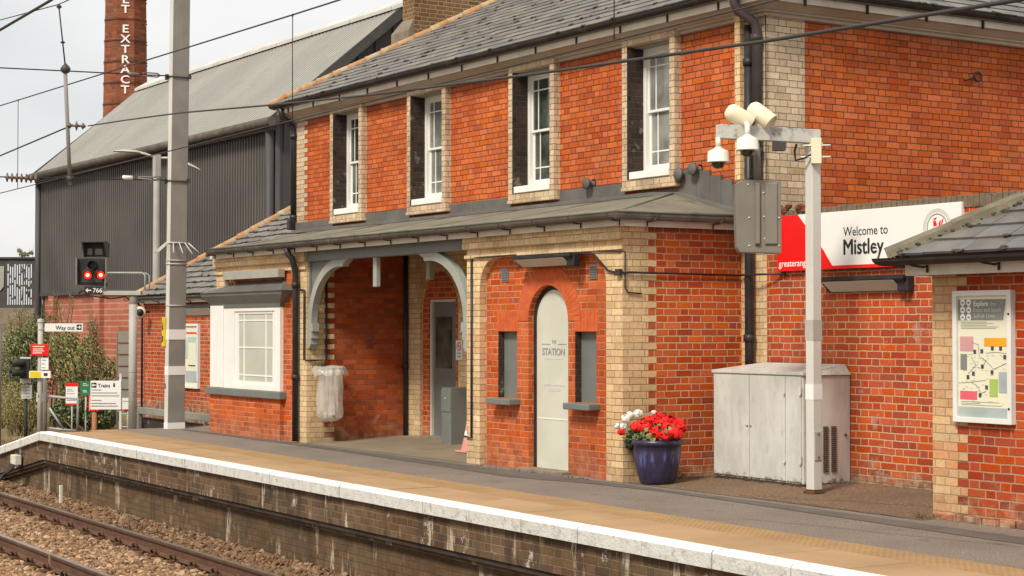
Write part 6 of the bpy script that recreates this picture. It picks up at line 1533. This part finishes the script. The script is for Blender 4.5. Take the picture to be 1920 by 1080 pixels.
# gate
MB().tube([(-35.0, 11.12, -1.0), (-35.0, 11.12, .60)], .10, 14).lathe((-35.0, 11.12, .60), [(.1, 0), (.09, .03), (0, .05)], 14).build('gate_post', M['post_conc'], None, origin=(-35.0, 11.12, -1), label='stout weathered concrete gate post beside the tall pale post', cat='post')
t = thing('metal_gate', (-34.8, 11.5, -.9), 'galvanised tubular pedestrian gate with a diagonal brace', 'gate')
g0_, g1_ = Vector((-34.93, 11.24, 0)), Vector((-34.68, 11.74, 0)); Z = Vector((0, 0, 1))
MB().tube([g0_ + Z * .28, g1_ + Z * .22, g1_ + Z * -.42], .028, 8).tube([g0_ - Z * .36, g1_ - Z * .42], .022, 8).tube([g0_ + Z * .05, (g0_ + g1_) / 2 + Vector((.0, .0, -.38))], .022, 8).build('frame', M['railing'], t)
# group of signs in the ivy
board('red_white_notice', (-38.9, 13.03, .165), .27, .50, 'sign_w', 'white notice with red header and foot standing in the ivy behind the gate', post=.1, parts=((0, 1, .84, 1, 'sign_r', 'header'), (0, 1, 0, .08, 'sign_r', 'foot')) + tuple(lines(.2, (.2, .3, .5, .62, .7), .1, 'sign_g', 6, .03)), postr=.02, bottom=-1)
board('green_notice', (-38.7, 13.28, .295), .23, .31, 'sign_green', 'dark green notice with pale lettering in the ivy', post=.1, parts=lines(.2, (.2, .3, .68, .8), .25, 'ring', 7, .06), postr=.02, bottom=-1)
board('hatched_board', (-38.2, 13.30, -.02), .24, .36, 'sign_r', 'red hatched board on an orange timber post left of the Trains sign', post=-.1, postmat='wood', postr=.06, bottom=-1.2, parts=[(.1 + k * .16, .14 + k * .16, .08, .92, 'petal_w', 'hatch_line') for k in range(6)])
fd = Vector((.60, -.80, 0)); fr_ = Vector((.80, .60, 0))
t, P, r_, n_ = board('trains_sign', (-35.80, 12.72, .245), .66, .60, 'sign_w', 'white Trains direction board with arrow and lines of destinations', post=None, facing=(.78, -.62, 0), parts=[(.03, .04 + w_, v, v + .035, 'sign_g', 'print_line') for v, w_ in ((.10, .86), (.19, .80), (.30, .32), (.46, .9), (.56, .84), (.66, .32))])
text('lettering', 'Trains', .105, P(-.17, .165, .003), M['sign_k'], t, xdir=r_, ext=.001, weight=.002)
MB().poly(rect(-.31, -.20, .155, .26), P, .003, 0).build('arrow_panel', M['sign_k'], t)
MB().poly([(-.265, .197), (-.213, .197), (-.213, .218), (-.265, .218)], P, .005, .003).poly([(-.300, .2075), (-.262, .170), (-.262, .245)], P, .0055, .003).build('arrow', M['sign_w'], t)
MB().poly([(.16, .17), (.20, .17), (.20, .22), (.19, .26), (.17, .26), (.16, .22)], P, .003, 0).build('train_pictogram', M['sign_k'], t)
MB().poly(rect(.28, .33, -.9, .45), P, -.03, -.07).build('post', M['polewhite'], t)
board('white_notice', (-36.4, 13.42, .02), .26, .26, 'sign_w', 'small white notice partly behind the right edge of the Trains board', post=.1, postr=.02, bottom=-1, parts=((0, 1, 0, .08, 'sign_r', 'foot'),))
t = thing('louvred_screen', (-36.5, 13.5, -1), 'tall grey louvred metal panel standing between the Trains board and signal post', 'screen')
sr = Vector((.5, .86, 0)); sc = Vector((-36.55, 13.40, 0))
m = MB()
for k in range(7):
    z = -.15 + k * .25; a = sc - sr * .14 + Z * z; b = sc + sr * .14 + Z * z; nn = Vector((.86, -.5, 0))
    m.hexa([a + nn * .04, b + nn * .04, b - nn * .03, a - nn * .03, a + Z * .235 + nn * .0, b + Z * .235, b + Z * .235 - nn * .05, a + Z * .235 - nn * .05])
m.build('louvre', M['housing'], t, each=True)
MB().beam(sc - sr * .15 + Z * -1, sc - sr * .15 + Z * 1.55, .02, .03).beam(sc + sr * .15 + Z * -1, sc + sr * .15 + Z * 1.6, .02, .03).build('frame', M['housing'], t)
t = thing('low_railing', (-35.2, 13.2, -1), 'low galvanised railing between the Trains board and the signal post', 'railing')
ra0, ra1 = Vector((-35.6, 12.98, 0)), Vector((-34.9, 13.9, 0))
MB().tube([ra0 + Z * .12, ra1 + Z * .12], .014, 6).tube([ra0 - Z * .15, ra1 - Z * .15], .014, 6).tube([ra0 - Z * .42, ra1 - Z * .40], .014, 6).tube([(ra0 + ra1) / 2 + Z * .2, (ra0 + ra1) / 2 - Z], .025, 8).build('rail', M['railing'], t)
MB().tube([(-33.05, 9.60, -1.1), (-33.05, 9.60, 1.72)], .12, 14).build('grey_post', M['mast'], None, origin=(-33.05, 9.60, -1.1), label='plain grey post cut by the left edge of the picture', cat='post')

# ------------------------------------------------------------------ maltings shed behind the station
SH = thing('malting_shed', (-53, 22, -1), 'large corrugated dark maltings shed with pale grey roof behind the station', 'shed')
sx0, sx1, sy0, rg = -63.0, -42.9, 20.0, 23.85; EZ, RZ, CZ = 7.2, 10.62, 2.80
def corr(mb, P, Q, top, depth, pitch, nrm):
    """trapezoid ribs from P to Q (bottom) rising by vector top."""
    P = Vector(P); Q = Vector(Q); top = Vector(top); nrm = Vector(nrm).normalized(); n = int((Q - P).length / pitch); d = (Q - P) / n
    for i in range(n):
        a = P + d * i
        pts = [a, a + d * .5, a + d * .58 + nrm * depth, a + d * .92 + nrm * depth, a + d]
        for p, q in zip(pts, pts[1:]): mb.quad(p, q, q + top, p + top)
m = MB(); corr(m, (sx0, sy0, CZ), (sx1, sy0, CZ), (0, 0, EZ - CZ), .11, .18, (0, -1, 0)); m.build('cladding', M['corr'], SH, fix=False)
m = MB(); 
n = 14; w = (2 * (rg - sy0)) / n
for i in range(n):
    y0_ = sy0 + i * w; y1_ = y0_ + w; f = lambda y: EZ + (RZ - EZ) * (1 - abs(y - rg) / (rg - sy0)) - .06
    m.hexa([(sx1, y0_, -1), (sx1 - .2, y0_, -1), (sx1 - .2, y1_, -1), (sx1, y1_, -1), (sx1, y0_, f(y0_)), (sx1 - .2, y0_, f(y0_)), (sx1 - .2, y1_, f(y1_)), (sx1, y1_, f(y1_))])
    m.hexa([(sx1 + .05, y0_ + .1, -1), (sx1, y0_ + .1, -1), (sx1, y0_ + .35, -1), (sx1 + .05, y0_ + .35, -1), (sx1 + .05, y0_ + .1, f(y0_)), (sx1, y0_ + .1, f(y0_)), (sx1, y0_ + .35, f(y0_)), (sx1 + .05, y0_ + .35, f(y0_))])
    m.hexa([(sx0, y0_, -1), (sx0 + .2, y0_, -1), (sx0 + .2, y1_, -1), (sx0, y1_, -1), (sx0, y0_, f(y0_)), (sx0 + .2, y0_, f(y0_)), (sx0 + .2, y1_, f(y1_)), (sx0, y1_, f(y1_))])
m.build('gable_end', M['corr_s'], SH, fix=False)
m = MB(); sl_ = Vector((0, rg - sy0 + .3, RZ - EZ + .2)); corr(m, (sx0 - .2, sy0 - .3, EZ - .08), (sx1 + .35, sy0 - .3, EZ - .08), (0, rg - sy0 + .3, RZ - EZ + .14), .075, .24, (0, -.66, .75)); m.quad((sx0 - .2, rg, RZ + .05), (sx1 + .35, rg, RZ + .05), (sx1 + .35, 2 * rg - sy0 + .3, EZ - .1), (sx0 - .2, 2 * rg - sy0 + .3, EZ - .1))
rs = m.build('roof', M['corr_r'], SH, fix=False)
m = MB(); 
x = sx0
while x < sx1:
    m.hexa([(x, rg - .42, RZ - .14), (x + 2.45, rg - .42, RZ - .14), (x + 2.45, rg + .1, RZ + .10), (x, rg + .1, RZ + .10), (x, rg - .42, RZ - .04), (x + 2.45, rg - .42, RZ - .04), (x + 2.45, rg + .1, RZ + .26), (x, rg + .1, RZ + .26)]); x += 2.5
m.build('ridge_sheet', M['ridgecap'], rs)
MB().beam((sx1 + .33, sy0 - .38, EZ - .10), (sx1 + .33, rg, RZ + .02), .06, .26).beam((sx0 - .2, sy0 - .38, EZ - .1), (sx0 - .2, rg, RZ + .0), .06, .16).build('verge_trim', M['dgrey'], rs, each=True)
MB().tube([(sx0 - .2, sy0 - .42, EZ - .1), (sx1 + .4, sy0 - .42, EZ - .1)], .13, 8).build('gutter', M['gutter_g'], SH)
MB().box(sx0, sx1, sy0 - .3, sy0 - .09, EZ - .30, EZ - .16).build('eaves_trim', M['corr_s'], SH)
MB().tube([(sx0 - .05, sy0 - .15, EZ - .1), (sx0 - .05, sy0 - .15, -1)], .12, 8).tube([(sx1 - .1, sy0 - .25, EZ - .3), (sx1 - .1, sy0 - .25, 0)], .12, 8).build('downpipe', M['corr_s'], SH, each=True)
m = MB(); m.box(sx0 + .1, sx1 - .1, sy0 + .02, sy0 + .5, -1.2, CZ); m.build('brick_plinth', M['brick_mill'], SH)
m = MB()
for x in (-61.9, -57.1, -52.3, -47.5): m.box(x, x + .55, sy0 - .14, sy0 + .02, -1.2, CZ - .02)
m.build('brick_pier', M['brick_mill'], SH, each=True)
MB().box(sx0, sx1, sy0 - .12, sy0 + .05, CZ - .01, CZ + .10).build('drip_trim', M['corr_s'], SH)

# brick chimney stack with painted letters
ST = thing('chimney_stack', (-84, 30.7, -1), 'tall tapering octagonal red brick stack with white letters EXTRACT', 'chimney stack')
kc = Vector((-84.6, 31.0, 0)); face = Vector((.93, -.36, 0)).normalized(); a0_ = atan2(face.y, face.x)
def oct_(z, r): return [Vector((kc.x + r * cos(a0_ + pi / 8 + k * pi / 4), kc.y + r * sin(a0_ + pi / 8 + k * pi / 4), z)) for k in range(8)]
def rad(z): return 1.17 - (z - 12) * .016
zz_ = [-1, 6, 10, 12, 14, 16, 18, 20, 24, 30]
m = MB()
for za, zb in zip(zz_, zz_[1:]):
    A_, B_ = oct_(za, rad(za)), oct_(zb, rad(zb))
    for k in range(8): m.quad(A_[k], A_[(k + 1) % 8], B_[(k + 1) % 8], B_[k])
m.build('shaft', M['brick_stack'], ST, fix=False)
m = MB(); z = 10.6
while z < 20:
    A_, B_ = oct_(z, rad(z) + .035), oct_(z + .07, rad(z) + .035)
    for k in range(8): m.quad(A_[k], A_[(k + 1) % 8], B_[(k + 1) % 8], B_[k])
    z += 1.05
m.build('iron_band', M['rust'], ST, fix=False, each=True)
fr2 = Vector((-face.y, face.x, 0))
def letter(s, z, size):
    ap = rad(z) * cos(pi / 8) + .03; c = kc + face * ap + fr2 * .0; text('painted_letter', s, size, (c.x, c.y, z), M['sign_w'], ST, xdir=fr2, ext=.01, align='CENTER', sx=1.2, weight=.014)
LET = [('T', 13.42), ('C', 13.92), ('A', 14.42), ('R', 14.92), ('T', 15.43), ('X', 15.94), ('E', 16.44), ('T', 17.42), ('L', 17.90), ('A', 18.4), ('M', 18.9)]
for s, z in LET: letter(s, z - .19, .56)
for z in (16.93, 12.94):
    ap = rad(z) * cos(pi / 8) + .03; c = kc + face * ap
    MB().obox(c, (fr2 + Vector((0, 0, 1))), .10, face, .02, (-fr2 + Vector((0, 0, 1))), .10).build('painted_dot', M['sign_w'], ST)

# street lamp with two heads in front of the shed
t = thing('street_lamp', (-42.74, 16.50, -1), 'slim pale street lamp with two arms in front of the corrugated shed', 'street lamp')
MB().tube([(-42.74, 16.50, -1), (-42.74, 16.50, 4.8), (-42.74, 16.50, 6.06)], [.11, .085, .08], 12).box(-42.83, -42.65, 16.42, 16.58, 5.5, 6.06).build('column', M['mast_lt'], t, bevel=.01)
lr = Vector((.5373, .8434, 0)); lc = Vector((-42.74, 16.50, 5.98))
for s, nm in ((-1, 'arm'), (1, 'arm')):
    a = lc; b = lc + lr * s * .28 + Z * (.10 if s < 0 else .0); 
    MB().tube([a, b, b + lr * s * .15 + Z * (.04 if s < 0 else -.02)], .032, 8).build('arm', M['mast_lt'], t)
    e0_ = b + lr * s * .15 + Z * (.04 if s < 0 else -.02); e1_ = e0_ + lr * s * .68 + Z * (.04 if s < 0 else -.28)
    m = MB(); 
    pts = [(0, .05), (.15, .10), (.55, .11), (.85, .06), (1, .02)]
    prev = None
    fwd = (e1_ - e0_); sd_ = Vector((.8434, -.5373, 0))
    for u, w in pts:
        c = e0_ + fwd * u; r = [c + sd_ * w * 1.2, c + Z * w * .55, c - sd_ * w * 1.2, c - Z * .025]
        if prev:
            for k in range(4): m.quad(prev[k], prev[(k + 1) % 4], r[(k + 1) % 4], r[k])
        else: m.quad(*r)
        prev = r
    m.quad(*prev); m.build('lamp_head', M['mast_lt'], t)

# footbridge screen at the far left
BR_ = thing('bridge_screen', (-60, 14, -1), 'dark slotted metal bridge screen above a grey wall at the far left', 'bridge')
Dr = Vector((.5373, .8434, 0)); Dn = Vector((.8434, -.5373, 0)); base = Vector((-66.0 * .8434, 66.0 * .5373, 0)) 
bx_ = lambda px: base + Dr * ((px - 960) / 3312 * 66.0)
def bq(u, z, d): return tuple(base + Dr * u + Z * z + Dn * d)
uL, uR = -22.5, -17.55; zb_, zt_ = 2.40, 4.24
pitch_ = (4.35 * 66 / 3312)
random.seed(19); m = MB()
hb_ = lambda u0, u1, z0, z1, d0=-.02, d1=.02: m.hexa([bq(u0, z0, d0), bq(u1, z0, d0), bq(u1, z0, d1), bq(u0, z0, d1), bq(u0, z1, d0), bq(u1, z1, d0), bq(u1, z1, d1), bq(u0, z1, d1)])
us = -18.90; hb_(uL, us, zb_, zt_)
hb_(us, uR, zt_ - .20, zt_); hb_(us, uR, zb_, zb_ + .12)
u = us
while u < uR:
    hb_(u, u + pitch_ * .45, zb_ + .12, zt_ - .20)
    z = zb_ + .12
    solid = random.random() < .12
    while z < zt_ - .20:
        g_ = random.uniform(.15, .75); s_l = random.uniform(.05, .14)
        if solid: g_ = 0; s_l = .5
        hb_(u + pitch_ * .45, u + pitch_, min(z + g_, zt_ - .2), min(z + g_ + s_l, zt_ - .2)); z += g_ + s_l
    u += pitch_
m.build('slotted_panel', M['dgrey'], BR_, fix=False)
MB().poly([(uL, zb_ + .35), (-19.1, zb_ + .65), (-18.98, 3.2), (-18.97, zt_ - .28), (uL, zt_ - .24)], bq, .06, .03).build('pale_shield', M['tray'], BR_)
m = MB(); m.hexa([bq(uL, zt_, -.1), bq(uR, zt_, -.1), bq(uR, zt_, .1), bq(uL, zt_, .1), bq(uL, zt_ + .06, -.1), bq(uR, zt_ + .06, -.1), bq(uR, zt_ + .06, .1), bq(uL, zt_ + .06, .1)]); m.build('top_rail', M['dgrey'], BR_)
m = MB(); m.hexa([bq(uL - 6, -1.2, -.5), bq(uR, -1.2, -.5), bq(uR, -1.2, .1), bq(uL - 6, -1.2, .1), bq(uL - 6, zb_, -.5), bq(uR, zb_, -.5), bq(uR, zb_, .1), bq(uL - 6, zb_, .1)]); m.build('abutment', M['stone'], BR_)

# ------------------------------------------------------------------ shrubs
def px3(px, py, D):
    """point seen in this direction from eye height; used only as a survey of where each shrub grows."""
    return Vector((0, 0, 1.65)) + (Vector((-.8434, .5373, 0)) + Dr * ((px - 960) / 3312) + Z * ((615 - py) / 3312)) * D
def shrub(name, blobs, label, mats, n, size, base, seed, lob=False, cat='shrub', group=None, flat=.5, nst=14):
    random.seed(seed); t = thing(name, base, label, cat, group)
    for k, mt in enumerate(mats):
        m = MB()
        for (c, r) in blobs: leaves(m, c, r, int(n * r[0] * r[2] * mt[1] * 5), size, flat, lob, shell=.25)
        m.build('foliage', M[mt[0]], t, fix=False)
    m = MB()
    for k in range(nst):
        c, r = random.choice(blobs); tip = Vector(c) + Vector((random.uniform(-.7, .7) * r[0], random.uniform(-.7, .7) * r[1], random.uniform(0, .9) * r[2]))
        b = Vector(base) + Vector((random.uniform(-.25, .25), random.uniform(-.25, .25), 0)); mid = (b + tip) / 2 + Vector((random.uniform(-.2, .2), random.uniform(-.2, .2), 0))
        m.tube([b, mid, tip, tip + Vector((random.uniform(-.12, .12), random.uniform(-.12, .12), random.uniform(.1, .35)))], [.03, .02, .008, .004], 5)
    m.build('stem', M['bark'], t)
    return t
G = [('leaf', 1), ('leaf_d', .8), ('leaf_y', .25)]
def P3(px, py, D): return tuple(px3(px, py, D))
shrub('shrub', [(P3(60, 690, 44), (.7, .7, 1.0)), (P3(80, 640, 44), (.42, .5, .8)), (P3(40, 650, 44), (.5, .5, .5))], 'dark green shrub behind the tall pale post at the left', [('leaf_d', 1.1), ('leaf', .8), ('leaf_y', .35)], 430, .11, (P3(60, 740, 44)[0], P3(60, 740, 44)[1], -.8), 1)
shrub('shrub', [(P3(30, 620, 46), (.38, .4, .45)), (P3(14, 660, 46), (.3, .4, .35)), (P3(45, 596, 46), (.22, .25, .22))], 'yellow flowering bush below the slotted bridge screen', [('leaf_y', 1.2), ('leaf_b', .3), ('leaf', .35)], 760, .06, (P3(30, 740, 46)[0], P3(30, 740, 46)[1], -.8), 2)
shrub('shrub', [(P3(150, 690, 42), (.68, .6, .68)), (P3(118, 655, 42), (.34, .5, .42)), (P3(196, 705, 42), (.34, .5, .40)), (P3(135, 640, 42), (.16, .2, .3)), (P3(205, 690, 42), (.14, .2, .3)), (P3(165, 650, 42), (.2, .2, .3)), (P3(150, 735, 42), (.7, .5, .4))], 'broad yellow green shrub in front of the brick plinth', [('leaf', 1.0), ('leaf_y', .9), ('leaf_d', .3)], 400, .12, (P3(150, 780, 42)[0], P3(150, 780, 42)[1], -.8), 3)
shrub('buddleia', [(P3(178, 640, 41), (.10, .12, .55)), (P3(170, 610, 41), (.06, .1, .3)), (P3(186, 665, 41), (.16, .15, .3))], 'slender buddleia spike with brown seed heads beside the brick pier', [('leaf_b', 1.2), ('leaf_y', 1), ('leaf', .5)], 1500, .055, (P3(178, 760, 41)[0], P3(178, 760, 41)[1], -.8), 4, nst=4)
shrub('buddleia', [(P3(118, 600, 43), (.26, .2, .5)), (P3(104, 570, 43), (.13, .1, .24)), (P3(134, 565, 43), (.12, .1, .28)), (P3(115, 640, 43), (.3, .3, .3))], 'thin brown seeded buddleia reaching over the cladding edge', [('leaf_b', .8), ('leaf', .6), ('leaf_y', .3)], 520, .05, (P3(115, 760, 43)[0], P3(115, 760, 43)[1], -.8), 5, nst=9)
shrub('ivy', [(P3(190, 775, 40), (.75, .4, .38)), (P3(130, 775, 40.5), (.6, .4, .36)), (P3(210, 735, 41), (.35, .3, .34))], 'dark ivy bank behind the gate and the Trains board', [('leaf_d', 1.3), ('leaf', .8)], 1000, .055, (P3(180, 800, 40)[0], P3(180, 800, 40)[1], -.9), 6, lob=True)
shrub('shrub', [(P3(30, 760, 40), (.5, .4, .55)), (P3(60, 775, 40), (.35, .4, .5)), (P3(5, 745, 41), (.35, .4, .6))], 'pale grassy bush with dry stalks at the lower left', [('leaf_g', 1.2), ('leaf_y', .9), ('leaf', .6)], 760, .06, (P3(35, 815, 40)[0], P3(35, 815, 40)[1], -.9), 7, nst=14)
shrub('shrub', [(P3(20, 705, 43), (.5, .4, .5)), (P3(48, 720, 43), (.3, .3, .4))], 'dark bramble clump behind the crossing lamp', [('leaf_d', 1.4), ('leaf', .5), ('leaf_y', .15)], 800, .065, (P3(20, 760, 43)[0], P3(20, 760, 43)[1], -.9), 8)
shrub('shrub', [(P3(45, 477, 70), (.32, .2, .10)), (P3(36, 470, 70), (.12, .1, .1)), (P3(58, 474, 70), (.14, .1, .08))], 'small leafy twigs showing over the top of the bridge screen', [('leaf', 1)], 1400, .11, P3(45, 560, 70), 10, nst=3)
def grassplace():
    x = random.uniform(-52, -34); y = random.uniform(11.0, 18)
    return x, y
random.seed(33); m = MB()
for k in range(9000):
    x, y = grassplace(); h = random.uniform(.05, .28); a = random.uniform(0, 6.28); z = gz(x, 9) - .02
    m.quad((x - .008, y, z), (x + .008, y, z), (x + cos(a) * h * .4, y + sin(a) * h * .4, z + h))
m.build('rough_grass', M['leaf_g'], None, fix=False, label='rough dry grass covering the ground beyond the platform ramp', cat='grass', kind='stuff')

# ------------------------------------------------------------------ sky, sun, camera
Wd = bpy.data.worlds.new('World'); SC.world = Wd; Wd.use_nodes = True; nt = Wd.node_tree; nt.nodes.clear()
EL, AZ = radians(46), radians(205)
sky = nt.nodes.new('ShaderNodeTexSky'); sky.sky_type = 'NISHITA'; sky.sun_disc = False; sky.sun_elevation = EL; sky.sun_rotation = AZ; sky.air_density = 1.0; sky.dust_density = 3.0
tc = nt.nodes.new('ShaderNodeTexCoord'); mp = nt.nodes.new('ShaderNodeMapping'); mp.inputs['Scale'].default_value = (1, 1, 3.2)
nt.links.new(tc.outputs['Generated'], mp.inputs[0])
nz = nt.nodes.new('ShaderNodeTexNoise'); nz.inputs['Scale'].default_value = 2.0; nz.inputs['Detail'].default_value = 6; nz.inputs['Roughness'].default_value = .5; nt.links.new(mp.outputs[0], nz.inputs['Vector'])
cr_ = nt.nodes.new('ShaderNodeValToRGB'); nt.links.new(nz.outputs[0], cr_.inputs[0])
cr_.color_ramp.elements[0].position = .40; cr_.color_ramp.elements[0].color = (2.82, 2.88, 2.90, 1)
cr_.color_ramp.elements[1].position = .60; cr_.color_ramp.elements[1].color = (3.72, 3.66, 3.56, 1)
mx_ = nt.nodes.new('ShaderNodeMix'); mx_.data_type = 'RGBA'; mx_.inputs[0].default_value = .93
nt.links.new(sky.outputs[0], mx_.inputs[6]); nt.links.new(cr_.outputs[0], mx_.inputs[7])
bg = nt.nodes.new('ShaderNodeBackground'); bg.inputs[1].default_value = 0.10; out = nt.nodes.new('ShaderNodeOutputWorld')
nt.links.new(mx_.outputs[2], bg.inputs[0]); nt.links.new(bg.outputs[0], out.inputs[0])
sd = bpy.data.lights.new('sun', 'SUN'); sd.energy = 1.5; sd.angle = radians(12); sd.color = (1.0, .93, .81)
so = bpy.data.objects.new('sun', sd); COL.objects.link(so)
sdir = Vector((cos(EL) * .46, -cos(EL) * .888, sin(EL)))          # direction towards the sun
so.rotation_euler = (-sdir).to_track_quat('-Z', 'Y').to_euler()
sky.sun_rotation = atan2(sdir.x, sdir.y)
cd = bpy.data.cameras.new('camera'); cam = bpy.data.objects.new('camera', cd); COL.objects.link(cam); SC.camera = cam
cd.sensor_width = 36; cd.lens = 3312 / 1920 * 36; cd.clip_start = .1; cd.clip_end = 2000
pt = atan(75 / 3312)
fw = Vector((-cos(radians(32.5)) * cos(pt), sin(radians(32.5)) * cos(pt), sin(pt)))
cam.location = (0, 0, 1.65); cam.rotation_euler = fw.to_track_quat('-Z', 'Y').to_euler()
SC.render.engine = 'CYCLES'; SC.cycles.max_bounces = 6
SC.view_settings.view_transform = 'Standard'; SC.view_settings.look = 'None'; SC.view_settings.gamma = 1; SC.view_settings.exposure = 1.36
for o in list(bpy.data.objects):
    if '_w' in o: del o['_w']
